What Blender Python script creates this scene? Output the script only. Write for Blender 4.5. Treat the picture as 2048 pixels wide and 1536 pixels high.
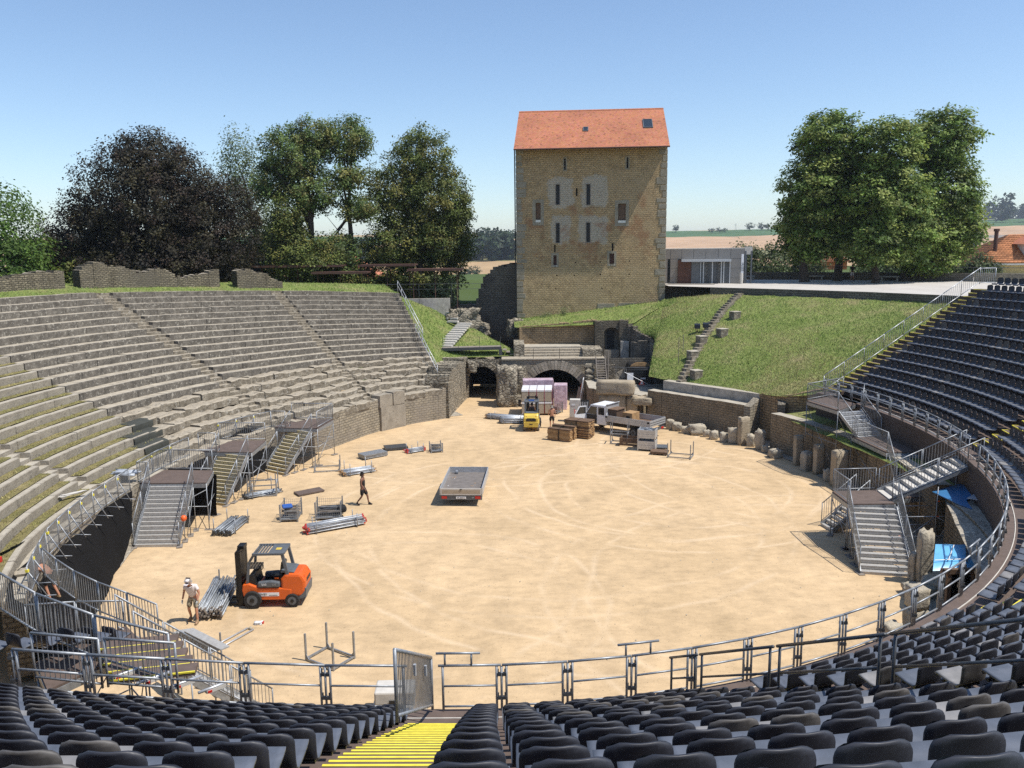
import bpy, math, random
import numpy as np
from mathutils import Matrix, Vector
sc = bpy.context.scene
for _o in list(bpy.data.objects): bpy.data.objects.remove(_o)
R = math.radians
# ---------------------------------------------------------------- camera, sky, sun, exposure
cam = bpy.data.cameras.new('camera'); cam.sensor_width = 36; cam.lens = 36*1640/2048
cam.clip_start = .1; cam.clip_end = 20000
camo = bpy.data.objects.new('camera', cam); sc.collection.objects.link(camo)
camo.matrix_world = Matrix.Translation((0, 0, 13.4)) @ Matrix.Rotation(R(80.5), 4, 'X') @ Matrix.Rotation(R(-.6), 4, 'Z')
sc.camera = camo
SUN_AZ, SUN_EL = (math.cos(R(-19)), math.sin(R(-19))), R(61)     # horizontal direction TOWARDS the sun, elevation
sdir = Vector((SUN_AZ[0]*math.cos(SUN_EL), SUN_AZ[1]*math.cos(SUN_EL), math.sin(SUN_EL)))
w = bpy.data.worlds.new('World'); sc.world = w; w.use_nodes = True
nt = w.node_tree; bg = nt.nodes['Background']
sky = nt.nodes.new('ShaderNodeTexSky'); sky.sky_type = 'NISHITA'; sky.sun_disc = False
sky.sun_elevation = SUN_EL; sky.sun_rotation = math.atan2(SUN_AZ[0], SUN_AZ[1])
sky.altitude = 480; sky.air_density = 1.0; sky.dust_density = .5; sky.ozone_density = 3.2
nt.links.new(sky.outputs[0], bg.inputs[0]); bg.inputs[1].default_value = .15
sl = bpy.data.lights.new('sun', 'SUN'); sl.energy = 5.0; sl.angle = R(.53); sl.color = (1, .955, .88)
so = bpy.data.objects.new('sun', sl); sc.collection.objects.link(so)
so.rotation_euler = (-sdir).to_track_quat('-Z', 'Y').to_euler()
sc.view_settings.view_transform = 'Standard'; sc.view_settings.look = 'None'
sc.view_settings.exposure = .16; sc.view_settings.gamma = 1
sc.cycles.max_bounces = 6; sc.cycles.transparent_max_bounces = 8; sc.cycles.use_denoising = False; sc.cycles.sample_clamp_indirect = 4
sc.cycles.volume_bounces = 0

# ---------------------------------------------------------------- helpers
COL = sc.collection
rnd = random.Random(7)
def ordn(n):
    W = ['zeroth','first','second','third','fourth','fifth','sixth','seventh','eighth','ninth','tenth','eleventh','twelfth','thirteenth','fourteenth','fifteenth','sixteenth','seventeenth','eighteenth','nineteenth']
    if n < 20: return W[n]
    T = {2:'twent',3:'thirt',4:'fort',5:'fift',6:'sixt',7:'sevent',8:'eight',9:'ninet'}
    return T[n//10]+'ieth' if n % 10 == 0 else T[n//10]+'y-'+W[n % 10]
def tag(o, label=None, cat=None, group=None, kind=None):
    if label: o['label'] = label
    if cat: o['category'] = cat
    if group: o['group'] = group
    if kind: o['kind'] = kind
    return o
def thing(name, label, cat, loc=(0,0,0), rz=0, group=None):
    o = bpy.data.objects.new(name, None); COL.objects.link(o); o.empty_display_size = .2
    o.location = loc; o.rotation_euler = (0,0,rz)
    return tag(o, label, cat, group)
def link(name, me, parent=None, loc=(0,0,0), rz=0, mat=None):
    o = bpy.data.objects.new(name, me); COL.objects.link(o)
    o.location = loc; o.rotation_euler = (0,0,rz)
    if parent: o.parent = parent
    return o
def copy_tree(o, parent=None):
    c = o.copy(); COL.objects.link(c); c.parent = parent
    for ch in list(o.children): copy_tree(ch, c)
    return c
V = Vector
class MB:
    def __init__(s): s.v = []; s.f = []; s.m = []; s.uv = None; s.mi = 0
    def add(s, vs, fs):
        n = len(s.v) if len(vs) else 0; s.v += [tuple(a) for a in vs]
        for f in fs: s.f.append([i+n for i in f]); s.m.append(s.mi)
        return s
    def box(s, x0, x1, y0, y1, z0, z1):
        vs = [(x,y,z) for z in (z0,z1) for y in (y0,y1) for x in (x0,x1)]
        return s.add(vs, [(0,2,3,1),(4,5,7,6),(0,1,5,4),(2,6,7,3),(0,4,6,2),(1,3,7,5)])
    def obox(s, c, size, rz=0, rx=0, ry=0):
        M = Matrix.Translation(c) @ Matrix.Rotation(rz,4,'Z') @ Matrix.Rotation(ry,4,'Y') @ Matrix.Rotation(rx,4,'X')
        a,b,d = (q/2 for q in size)
        vs = [M @ V((x,y,z)) for z in (-d,d) for y in (-b,b) for x in (-a,a)]
        return s.add(vs, [(0,2,3,1),(4,5,7,6),(0,1,5,4),(2,6,7,3),(0,4,6,2),(1,3,7,5)])
    def tube(s, p, q, r, n=6, r2=None, caps=True):
        p, q = V(p), V(q); d = q-p
        if d.length < 1e-6: return s
        d.normalize(); a = d.orthogonal().normalized(); b = d.cross(a); r2 = r if r2 is None else r2
        vs = [p+(a*math.cos(t)+b*math.sin(t))*r for t in [2*math.pi*i/n for i in range(n)]]
        vs += [q+(a*math.cos(t)+b*math.sin(t))*r2 for t in [2*math.pi*i/n for i in range(n)]]
        fs = [(i,(i+1)%n,n+(i+1)%n,n+i) for i in range(n)]
        if caps: fs += [tuple(range(n-1,-1,-1)), tuple(range(n,2*n))]
        return s.add(vs, fs)
    def path(s, pts, r, n=6):
        for a,b in zip(pts[:-1], pts[1:]): s.tube(a,b,r,n)
        return s
    def beam(s, p, q, wd, ht, up=(0,0,1)):
        p, q = V(p), V(q); d = (q-p).normalized(); sx = d.cross(V(up)).normalized(); u = sx.cross(d)
        vs = [o+sx*a*wd/2+u*b*ht/2 for o in (p,q) for b in (-1,1) for a in (-1,1)]
        return s.add(vs, [(0,2,3,1),(4,5,7,6),(0,1,5,4),(2,6,7,3),(0,4,6,2),(1,3,7,5)])
    def prism(s, poly, y0, y1, axis='y'):
        n = len(poly)
        mk = {'y': lambda a,b,t: (a,t,b), 'x': lambda a,b,t: (t,a,b), 'z': lambda a,b,t: (a,b,t)}[axis]
        vs = [mk(a,b,y0) for a,b in poly]+[mk(a,b,y1) for a,b in poly]
        return s.add(vs, [(i,(i+1)%n,n+(i+1)%n,n+i) for i in range(n)]+[tuple(range(n-1,-1,-1)), tuple(range(n,2*n))])
    def cyl(s, c, r, h, axis='z', n=16):
        c = V(c); d = {'x':V((1,0,0)),'y':V((0,1,0)),'z':V((0,0,1))}[axis]*h/2
        return s.tube(c-d, c+d, r, n)
    def mesh(s, name, mats, smooth=False):
        me = bpy.data.meshes.new(name); me.from_pydata(s.v, [], s.f)
        mats = mats if isinstance(mats,(list,tuple)) else [mats]
        for m in mats: me.materials.append(MAT[m] if isinstance(m,str) else m)
        if len(mats) > 1: me.polygons.foreach_set('material_index', s.m)
        if s.uv is not None:
            ul = me.uv_layers.new(name='UVMap')
            uv = [s.uv[vi] for p in me.polygons for vi in p.vertices]
            ul.data.foreach_set('uv', [c for t in uv for c in t])
        if smooth: me.polygons.foreach_set('use_smooth', [True]*len(me.polygons))
        me.update(); return me
    def build(s, name, mats, parent=None, smooth=False, loc=(0,0,0), rz=0, bevel=0, fix=False):
        me = s.mesh(name, mats, smooth)
        if fix:
            import bmesh; b = bmesh.new(); b.from_mesh(me); bmesh.ops.recalc_face_normals(b, faces=b.faces); b.to_mesh(me); b.free()
        o = link(name, me, parent, loc, rz)
        if bevel:
            m = o.modifiers.new('bevel','BEVEL'); m.width = bevel; m.segments = 2; m.limit_method = 'ANGLE'; m.angle_limit = R(40)
        return o
def np_mesh(name, verts, faces, mats, colors=None, smooth=False, mi=None):
    """verts (n,3), faces (m,k)"""
    me = bpy.data.meshes.new(name); n, (m, k) = len(verts), faces.shape
    me.vertices.add(n); me.vertices.foreach_set('co', np.asarray(verts, np.float32).ravel())
    me.loops.add(m*k); me.loops.foreach_set('vertex_index', np.asarray(faces, np.int32).ravel())
    me.polygons.add(m); me.polygons.foreach_set('loop_start', np.arange(0, m*k, k, dtype=np.int32)); me.polygons.foreach_set('loop_total', np.full(m, k, np.int32))
    for q in (mats if isinstance(mats,(list,tuple)) else [mats]): me.materials.append(MAT[q])
    if mi is not None: me.polygons.foreach_set('material_index', np.asarray(mi, np.int32))
    if colors is not None:
        a = me.color_attributes.new('Col','FLOAT_COLOR','POINT'); c = np.ones((n,4), np.float32); c[:,:3] = colors
        a.data.foreach_set('color', c.ravel())
    if smooth: me.polygons.foreach_set('use_smooth', np.ones(m, bool))
    me.update(calc_edges=True); return me

# ---------------------------------------------------------------- materials
MAT = {}
class NT:
    def __init__(s, name, rough=.8, metal=0., spec=.5):
        s.m = bpy.data.materials.new(name); s.m.use_nodes = True; MAT[name] = s.m
        s.t = s.m.node_tree; s.b = s.t.nodes['Principled BSDF']; s.pos = None
        s.b.inputs['Roughness'].default_value = rough; s.b.inputs['Metallic'].default_value = metal
        s.b.inputs['Specular IOR Level'].default_value = spec
    def n(s, typ, **k):
        x = s.t.nodes.new('ShaderNode'+typ)
        for a, v in k.items():
            if isinstance(v, (str, bool, int)) and hasattr(x, a) and a not in x.inputs: setattr(x, a, v)
            else: x.inputs[a].default_value = v
        return x
    def L(s, a, b): s.t.links.new(a, b); return s
    def P(s):
        if s.pos is None: s.pos = s.n('NewGeometry').outputs['Position']
        return s.pos
    def noise(s, scale, detail=4, rough=.55, vec=None, stretch=None):
        x = s.n('TexNoise', Scale=scale, Detail=float(detail), Roughness=rough); v = vec or s.P()
        if stretch:
            mp = s.n('Mapping', Scale=stretch); s.L(v, mp.inputs['Vector']); v = mp.outputs[0]
        s.L(v, x.inputs['Vector']); return x.outputs['Fac']
    def ramp(s, fac, stops):
        x = s.n('ValToRGB'); e = x.color_ramp.elements
        while len(e) < len(stops): e.new(.5)
        for q, (p, c) in zip(e, stops): q.position = p; q.color = (*c, 1) if not isinstance(c,(int,float)) else (c,c,c,1)
        s.L(fac, x.inputs[0]); return x.outputs[0]
    def mix(s, fac, a, b, mode='MIX'):
        x = s.n('Mix'); x.data_type = 'RGBA'; x.blend_type = mode
        for v, i in ((fac,0),(a,6),(b,7)):
            if isinstance(v,(int,float)): x.inputs[i].default_value = v
            elif isinstance(v,tuple): x.inputs[i].default_value = (*v,1)
            else: s.L(v, x.inputs[i])
        return x.outputs[2]
    def math(s, op, a, b=0., c=None):
        x = s.n('Math'); x.operation = op
        for i, v in enumerate((a,b) if c is None else (a,b,c)):
            if isinstance(v,(int,float)): x.inputs[i].default_value = v
            else: s.L(v, x.inputs[i])
        return x.outputs[0]
    def col(s, c):
        if isinstance(c, tuple): s.b.inputs['Base Color'].default_value = (*c,1)
        else: s.L(c, s.b.inputs['Base Color'])
        return s
    def bump(s, h, strength=.5, dist=.02):
        x = s.n('Bump', Strength=strength, Distance=dist); s.L(h, x.inputs['Height']); s.L(x.outputs[0], s.b.inputs['Normal']); return s
    def rough(s, f): s.L(f, s.b.inputs['Roughness']); return s
def vary(c, k): return tuple(min(1, a*k) for a in c)
def simple(name, c, rough=.6, metal=0., var=.25, scale=6., bump=0., bs=60., spec=.5, dirt=None):
    m = NT(name, rough, metal, spec)
    n1 = m.ramp(m.noise(scale, 5), [(.3, vary(c,1-var)), (.7, vary(c,1+var))])
    if dirt: n1 = m.mix(m.ramp(m.noise(scale*.45, 6, .65), [(.5,0),(.68,1)]), n1, dirt)
    m.col(n1)
    if bump: m.bump(m.noise(bs, 3), bump, .01)
    return m
simple('steel', (.30,.315,.33), .5, .55, .25, 9, spec=.5)
simple('tube_grey', (.33,.35,.37), .55, .35, .3, 5)
simple('tube_pale', (.50,.52,.54), .5, .3, .25, 5)
simple('tube_dull', (.20,.215,.23), .6, .3, .3, 5)
simple('steel_dark', (.10,.105,.11), .45, .6, .2, 9)
simple('alu', (.50,.51,.52), .45, .5, .15, 9)
simple('tread_metal', (.40,.385,.36), .6, .25, .15, 9)
simple('plywood', (.115,.082,.066), .7, 0, .16, 4, .15, 40)
simple('fascia', (.060,.042,.034), .7, 0, .2, 2)
simple('yellow', (.72,.62,.06), .6, 0, .12, 8)
simple('black_plastic', (.010,.010,.011), .5, 0, .3, 6)
simple('black_metal', (.012,.012,.013), .42, .2, .4, 6)
simple('rubber', (.018,.017,.016), .85, 0, .3, 20, .3)
simple('rubber_dusty', (.16,.135,.105), .9, 0, .3, 8, .3)
simple('white_paint', (.74,.75,.76), .35, 0, .05, 3)
simple('orange_paint', (.62,.105,.012), .32, 0, .08, 3, dirt=None)
simple('yellow_paint', (.66,.48,.08), .35, 0, .1, 3)
simple('cloth_dark_green', (.045,.047,.038), .9, 0, .2, 2)
simple('grey_paint', (.10,.11,.12), .5, 0, .15, 5)
simple('glass_dark', (.02,.025,.028), .06, 0, 0, 3, spec=.8)
simple('red_plastic', (.45,.02,.015), .35, 0, .1, 5)
simple('orange_plastic', (.75,.12,.02), .4, 0, .05, 5)
simple('stair_wood', (.52,.43,.22), .7, 0, .15, 6)
simple('wood_light', (.44,.29,.14), .75, 0, .25, 5, .2, 50)
simple('wood', (.36,.22,.10), .75, 0, .25, 5, .2, 50)
simple('wood_dark', (.14,.085,.05), .75, 0, .3, 5, .2, 50)
simple('wood_grey', (.22,.19,.16), .85, 0, .3, 6, .2, 50)
simple('cardboard', (.36,.30,.22), .8, 0, .12, 4)
simple('concrete', (.40,.37,.32), .85, 0, .18, 3, .3, 30, dirt=(.22,.20,.17))
simple('concrete_pale', (.52,.49,.44), .85, 0, .12, 3, .2, 30)
simple('trailer_floor', (.16,.14,.125), .7, 0, .2, 3)
simple('panel_grey', (.23,.22,.205), .55, .0, .08, 1.5)
simple('tarp_black', (.0085,.008,.0078), .85, 0, .2, .6, .15, 5, spec=.12)
simple('tarp_blue', (.15,.44,.72), .35, 0, .1, 2, .35, 5)
simple('tarp_blue_shade', (.035,.15,.33), .5, 0, .15, 2, .35, 5)  # darker blue: shade under the stand put into the colour
simple('tarp_pale', (.36,.39,.43), .4, 0, .1, 2)
simple('white_plastic', (.72,.72,.72), .4, 0, .04, 4)
simple('skin', (.42,.20,.12), .55, 0, .1, 10)
simple('skin_dark', (.20,.095,.06), .55, 0, .1, 10)
simple('cloth_black', (.012,.012,.013), .9, 0, .3, 12)
simple('cloth_white', (.68,.62,.60), .9, 0, .08, 12)
simple('hair_dark', (.012,.009,.007), .8, 0, .2, 40)
simple('hair_grey', (.28,.25,.22), .8, 0, .2, 40)
simple('leather', (.26,.17,.09), .7, 0, .2, 20)
simple('glove', (.35,.36,.35), .9, 0, .2, 20)
simple('clay', (.45,.16,.075), .8, 0, .2, 3)
simple('rust', (.085,.04,.028), .8, 0, .3, 4)
simple('plaster_yellow', (.55,.44,.20), .85, 0, .1, 1)
simple('plaster_orange', (.60,.20,.07), .85, 0, .1, 1)
simple('plaster_white', (.70,.68,.62), .85, 0, .08, 1)
simple('bark', (.075,.055,.042), .9, 0, .4, 5, .8, 14)
simple('lichen_red', (.5,.05,.04), .5, 0, .1, 5)
simple('blue_plastic', (.03,.10,.35), .5, 0, .1, 5)
simple('brown_box', (.10,.062,.04), .7, 0, .2, 5)
m = NT('camo', .9); m.col(m.ramp(m.noise(9,2), [(.42,(.12,.10,.07)),(.5,(.42,.36,.27)),(.62,(.20,.19,.12))]))
m = NT('pink_wrap', .3); m.col(m.ramp(m.noise(4,5), [(.35,(.42,.30,.36)),(.65,(.66,.52,.58))])); m.bump(m.noise(7,5), .6, .03)
m = NT('seat', .42, 0, .6); m.col(m.ramp(m.noise(3,4), [(.3,(.016,.0175,.024)),(.7,(.029,.031,.042))])); m.rough(m.ramp(m.noise(25,4), [(.3,.48),(.7,.66)]))
m = NT('seat_pan', .5, 0, .55); m.col(m.ramp(m.noise(5,5), [(.3,(.070,.079,.098)),(.7,(.115,.128,.158))]))
m = NT('seat_pan_faded', .6, 0, .5); m.col(m.ramp(m.noise(5,5), [(.3,(.17,.165,.16)),(.7,(.25,.24,.235))]))
m = NT('seat_faded', .6, 0, .5); m.col(m.ramp(m.noise(7,5), [(.3,(.055,.05,.047)),(.7,(.115,.107,.10))]))
# sand of the arena
m = NT('sand', .95, 0, .2)
a = m.ramp(m.noise(.11,6,.6), [(.25,(.485,.348,.198)),(.5,(.54,.39,.228)),(.75,(.595,.435,.262))])
b = m.ramp(m.noise(.55,8,.68,stretch=(1,.55,1)), [(.34,.84),(.55,1.0),(.75,1.07)])
a = m.mix(1., a, b, 'MULTIPLY')
a = m.mix(1., a, m.ramp(m.noise(1.7,7,.7,stretch=(.7,1.25,1)), [(.36,.86),(.5,1.0),(.68,1.13)]), 'MULTIPLY')
# curved tyre tracks: rings around turning points, broken up with noise
tr = None
for i,(cx,cy,rr,sp,ht) in enumerate([(9,44,7.0,1.5,.9),(8.5,45,9.6,1.5,.9),(2,40,11,1.6,.8),(-1,62,16,1.7,.8),(14,30,12,1.5,.7),(6,38,13.5,1.6,.9),(-4,30,7,1.5,.7),(22,52,17,1.6,.8)]):
    mp = m.n('Mapping', Location=(-cx,-cy,0)); m.L(m.P(), mp.inputs['Vector']); sx = m.n('SeparateXYZ'); m.L(mp.outputs[0], sx.inputs[0])
    d = m.math('SQRT', m.math('ADD', m.math('POWER', sx.outputs[0], 2.), m.math('POWER', sx.outputs[1], 2.)))
    d = m.math('ADD', d, m.math('MULTIPLY', m.noise(.18,2), 1.6))
    k = None
    for off in (0, sp):
        q = m.math('ABSOLUTE', m.math('SUBTRACT', d, rr+off)); q = m.math('SUBTRACT', 1., m.math('MULTIPLY', q, 5.)); q = m.math('MAXIMUM', q, 0.)
        k = q if k is None else m.math('MAXIMUM', k, q)
    k = m.math('MULTIPLY', k, ht); tr = k if tr is None else m.math('MAXIMUM', tr, k)
tr = m.math('MULTIPLY', tr, m.ramp(m.noise(.35,4), [(.40,0),(.58,1)]))
a = m.mix(m.math('MULTIPLY', tr, .5), a, (.70,.545,.37))
sp = m.ramp(m.noise(14,2,.5), [(.27,0.45),(.33,1)])
a = m.mix(1., a, sp, 'MULTIPLY'); m.col(a)
m.bump(m.math('ADD', m.noise(3,8,.7), m.math('MULTIPLY', tr, -.25)), .55, .05)
m = NT('gravel', .95, 0, .2); vv = m.n('TexVoronoi', Scale=9.); m.L(m.P(), vv.inputs['Vector'])
m.col(m.mix(1., m.ramp(m.noise(.8,4), [(.3,(.33,.29,.23)),(.7,(.48,.43,.35))]), m.ramp(vv.outputs['Color'], [(0,.55),(1,1.15)]), 'MULTIPLY')); m.bump(vv.outputs['Distance'], .8, .05)
# masonry with courses (uses UV in metres)
def masonry(name, c1, c2, cm, bw=.34, rh=.13, mort=.018, patch=None, bumpd=.03, warp=.09):
    m = NT(name, .92, 0, .2); uv = m.n('UVMap').outputs[0]
    nn = m.n('TexNoise', Scale=2.6, Detail=5., Roughness=.65); m.L(uv, nn.inputs['Vector'])
    w = m.n('VectorMath', operation='SCALE'); m.L(nn.outputs['Color'], w.inputs[0]); w.inputs['Scale'].default_value = warp
    ad = m.n('VectorMath', operation='ADD'); m.L(uv, ad.inputs[0]); m.L(w.outputs[0], ad.inputs[1])
    br = m.n('TexBrick'); m.L(ad.outputs[0], br.inputs['Vector'])
    for k_, v_ in (('Scale',1.),('Mortar Size',mort),('Mortar Smooth',.35),('Brick Width',bw),('Row Height',rh),('Bias',0.)): br.inputs[k_].default_value = v_
    br.inputs['Color1'].default_value = (*c1,1); br.inputs['Color2'].default_value = (*c2,1); br.inputs['Mortar'].default_value = (*cm,1)
    br.offset_frequency = 2
    c = m.mix(1., br.outputs['Color'], m.ramp(m.noise(1.3,7,.65,uv), [(.28,.62),(.5,1.),(.75,1.28)]), 'MULTIPLY')
    c = m.mix(.8, c, m.ramp(m.noise(11,4,.6,uv), [(.3,.6),(.7,1.3)]), 'MULTIPLY')
    if patch: c = m.mix(m.ramp(m.noise(.28,5,.6,uv), [(.45,0),(.62,.75)]), c, patch)
    m.col(c); hh = m.math('ADD', m.math('MULTIPLY', br.outputs['Fac'], -1.), m.math('MULTIPLY', m.noise(9,5,.65,uv), 1.1)); m.bump(hh, .9, bumpd)
    return m
masonry('mas_tower', (.54,.395,.215), (.42,.30,.165), (.37,.27,.155), .36, .19, .03, (.43,.325,.19), .045, .20)
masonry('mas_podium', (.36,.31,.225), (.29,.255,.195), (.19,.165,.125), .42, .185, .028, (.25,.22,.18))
masonry('mas_brown', (.38,.27,.15), (.31,.22,.13), (.20,.15,.095), .42, .18, .028)
masonry('mas_ruin', (.29,.245,.17), (.19,.16,.115), (.10,.087,.065), .34, .14, .03, (.14,.122,.095), .06, .22)
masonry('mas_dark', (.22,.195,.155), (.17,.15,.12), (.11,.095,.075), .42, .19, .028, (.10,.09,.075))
masonry('mas_fascia_wall', (.30,.235,.155), (.25,.20,.135), (.18,.145,.10), .40, .17, .025, (.20,.165,.12))
# rubble / weathered stone (world position)
def rubble(name, c1, c2, sc_=3.2, dark=.45, bumpd=.08):
    m = NT(name, .95, 0, .2); mp = m.n('Mapping', Scale=(1,1,1.7)); m.L(m.P(), mp.inputs['Vector'])
    nn = m.n('TexNoise', Scale=3., Detail=3.); m.L(mp.outputs[0], nn.inputs['Vector'])
    w = m.n('VectorMath', operation='SCALE'); m.L(nn.outputs['Color'], w.inputs[0]); w.inputs['Scale'].default_value = .18
    ad = m.n('VectorMath', operation='ADD'); m.L(mp.outputs[0], ad.inputs[0]); m.L(w.outputs[0], ad.inputs[1])
    v1 = m.n('TexVoronoi', Scale=sc_); v1.feature = 'DISTANCE_TO_EDGE'; v2 = m.n('TexVoronoi', Scale=sc_)
    m.L(ad.outputs[0], v1.inputs['Vector']); m.L(ad.outputs[0], v2.inputs['Vector'])
    c = m.mix(m.ramp(v2.outputs['Color'], [(.1,0),(.9,1)]), c1, c2)
    c = m.mix(1., c, m.ramp(v1.outputs['Distance'], [(0.,dark),(.09,1.)]), 'MULTIPLY')
    c = m.mix(.7, c, m.ramp(m.noise(1.1,6,.65), [(.3,.6),(.7,1.3)]), 'MULTIPLY'); m.col(c)
    e = m.ramp(v1.outputs['Distance'], [(0,0),(.16,1)]); m.bump(m.math('ADD', e, m.math('MULTIPLY', m.noise(14,4), .5)), 1., bumpd); return m
rubble('rubble', (.40,.35,.265), (.25,.22,.17), 2.6)
rubble('rubble_dark', (.24,.21,.165), (.15,.13,.105), 3.0)
def stone(name, c1, c2, c3, specks=None, s=1.6, bumpd=.04):
    m = NT(name, .95, 0, .2); c = m.ramp(m.noise(s,8,.68), [(.28,c1),(.5,c2),(.74,c3)])
    if specks: c = m.mix(m.ramp(m.noise(specks[1],4,.7), [(.56,0),(.66,.85)]), c, specks[0])
    m.col(c); m.bump(m.noise(9,8,.7), .9, bumpd); return m
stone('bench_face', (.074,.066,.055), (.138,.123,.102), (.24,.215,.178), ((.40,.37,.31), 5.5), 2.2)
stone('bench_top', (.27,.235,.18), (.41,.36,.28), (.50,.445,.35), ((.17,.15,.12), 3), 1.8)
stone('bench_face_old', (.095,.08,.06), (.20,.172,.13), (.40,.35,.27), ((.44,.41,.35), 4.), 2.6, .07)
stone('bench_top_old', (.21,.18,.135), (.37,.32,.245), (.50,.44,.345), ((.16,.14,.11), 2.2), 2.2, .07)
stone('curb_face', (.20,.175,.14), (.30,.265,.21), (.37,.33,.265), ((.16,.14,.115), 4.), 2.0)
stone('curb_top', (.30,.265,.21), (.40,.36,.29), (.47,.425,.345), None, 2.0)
stone('boulder', (.27,.235,.18), (.42,.37,.285), (.52,.465,.375), ((.20,.18,.15), 3.), 1.5, .06)
stone('slab_stone', (.27,.225,.16), (.36,.30,.215), (.43,.36,.265), ((.20,.17,.13), 2.2), 1.2, .05)
stone('voussoir_dark', (.21,.18,.14), (.30,.265,.205), (.37,.33,.26), ((.12,.105,.085), 3.), 1.6, .05)
stone('voussoir', (.28,.245,.19), (.40,.35,.275), (.48,.425,.34), ((.15,.13,.105), 3.), 1.6, .05)
stone('quoin', (.20,.175,.13), (.28,.245,.185), (.35,.31,.24), ((.19,.16,.11), 2.), 1.1, .05)
stone('plaza', (.40,.37,.335), (.46,.43,.39), (.51,.48,.435), None, .5, .01)
def grassmat(name, c1, c2, c3, s=.25):
    m = NT(name, .9, 0, .2); a = m.ramp(m.noise(s,6,.62), [(.3,c1),(.52,c2),(.72,c3)])
    b = m.ramp(m.noise(5,5,.7), [(.3,.55),(.7,1.35)]); m.col(m.mix(1., a, b, 'MULTIPLY')); m.bump(m.noise(6,6,.75), 1., .18); return m
grassmat('grass', (.17,.23,.05), (.23,.27,.08), (.33,.285,.14), .4)
grassmat('grass_dry', (.20,.19,.065), (.29,.245,.105), (.36,.30,.15), .6)
m = NT('blade', .8, 0, .3); at = m.n('VertexColor', layer_name='Col'); m.col(at.outputs['Color'])
m.b.inputs['Subsurface Weight'].default_value = 0
m = NT('leaf', .62, 0, .35); at = m.n('VertexColor', layer_name='Col')
g_ = m.n('BsdfTranslucent'); m.L(at.outputs['Color'], g_.inputs['Color']); m.col(at.outputs['Color'])
mx = m.n('MixShader'); mx.inputs[0].default_value = .36; m.L(m.b.outputs[0], mx.inputs[1]); m.L(g_.outputs[0], mx.inputs[2])
m.L(mx.outputs[0], m.t.nodes['Material Output'].inputs['Surface'])
m = NT('roof_tile', .8, 0, .3); at = m.n('VertexColor', layer_name='Col'); m.col(m.mix(.55, at.outputs['Color'], m.ramp(m.noise(.30,5,.6), [(.3,.66),(.6,1.1)]), 'MULTIPLY')); m.bump(m.noise(20,3), .3, .01)
# ================================================================ SETTING
from mathutils import noise as mn
nrng = np.random.default_rng(11)
def lerp(a, b, f): return tuple(x+(y-x)*f for x, y in zip(a, b))
def catmull(P, t):
    n = len(P)-1; t = min(max(t, 0), n-1e-6); i = int(t); f = t-i
    p = [np.array(P[max(0, min(n, i+k))], float) for k in (-1,0,1,2)]
    return .5*((2*p[1])+(-p[0]+p[2])*f+(2*p[0]-5*p[1]+4*p[2]-p[3])*f*f+(-p[0]+3*p[1]-3*p[2]+p[3])*f**3)
def resample(pts, step):
    out = [V((*pts[0], 0))]
    for a, b in zip(pts[:-1], pts[1:]):
        a, b = V((*a[:2],0)), V((*b[:2],0)); n = max(1, int(round((b-a).length/step)))
        out += [a+(b-a)*i/n for i in range(1, n+1)]
    return out
def wall(name, pts, z0, z1, th, mat, parent=None, step=.5, jag=0., course=.13, seed=1, topmat=None):
    """wall along a plan polyline, front face on its right-hand side seen walking along it; z0, z1 numbers or functions of arc share"""
    P = resample(pts, step); n = len(P); r = random.Random(seed)
    s = [0.]
    for a, b in zip(P[:-1], P[1:]): s.append(s[-1]+(b-a).length)
    mb = MB(); mb.uv = []
    g = lambda q, i: q(s[i]/s[-1]) if callable(q) else q
    seg_top = []
    for i in range(n-1):
        zt = .5*(g(z1,i)+g(z1,i+1))
        seg_top.append(zt + (round(r.uniform(-jag,jag)/course)*course+r.uniform(-.02,.02) if jag > .06 else 0))
    NB = []
    for i in range(n):
        d = (P[min(i+1,n-1)]-P[max(i-1,0)]).normalized(); NB.append(V((-d.y, d.x, 0)))
    for i in range(n-1):
        k = len(mb.v); step_ = jag > .06; w = r.uniform(-.025,.025) if jag else 0
        for j in (i, i+1):
            p, nb = P[j], NB[j]; b = p+nb*th; zt = seg_top[i] if step_ else g(z1,j)+(random.Random(seed*1000+j).uniform(-jag,jag)); za = g(z0,j); zb = zt+(r.uniform(-jag,jag)*.6 if step_ else 0)
            mb.v += [(p.x,p.y,za),(p.x+nb.x*w,p.y+nb.y*w,zt),(b.x,b.y,zb),(b.x,b.y,za),(p.x+nb.x*w,p.y+nb.y*w,zt),(b.x,b.y,zb)]
            mb.uv += [(s[j],za),(s[j],zt),(s[j],zt+th),(s[j],zt+th+3),(s[j],zt),(s[j]+th,zt)]
        q, w_ = k, k+6
        mb.mi = 0; mb.add([], [(q,w_,w_+1,q+1),(q+2,w_+2,w_+3,q+3)]); mb.mi = 1 if topmat else 0; mb.add([], [(q+1,w_+1,w_+2,q+2)]); mb.mi = 0
        if step_: mb.add([], [(q,q+1,q+2,q+3),(w_+3,w_+2,w_+1,w_)])
    mb.ends = [[0,1,2,3],[len(mb.v)-6,len(mb.v)-5,len(mb.v)-4,len(mb.v)-3]]
    # end caps get own verts for uv
    for i, fl in ((0,0),(n-1,1)):
        k = len(mb.v)
        ix = mb.ends[fl]
        for q in ix: mb.v.append(mb.v[q])
        z_ = [mb.v[q][2] for q in ix]; mb.uv += [(0,z_[0]),(0,z_[1]),(th,z_[2]),(th,z_[3])]
        mb.add([], [(k,k+1,k+2,k+3) if not fl else (k+3,k+2,k+1,k)])
    f0 = mb.f; mb.f = []; mb.m2 = mb.m; 
    mb.f = f0
    return mb.build(name, [mat, topmat] if topmat else mat, parent)
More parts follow.
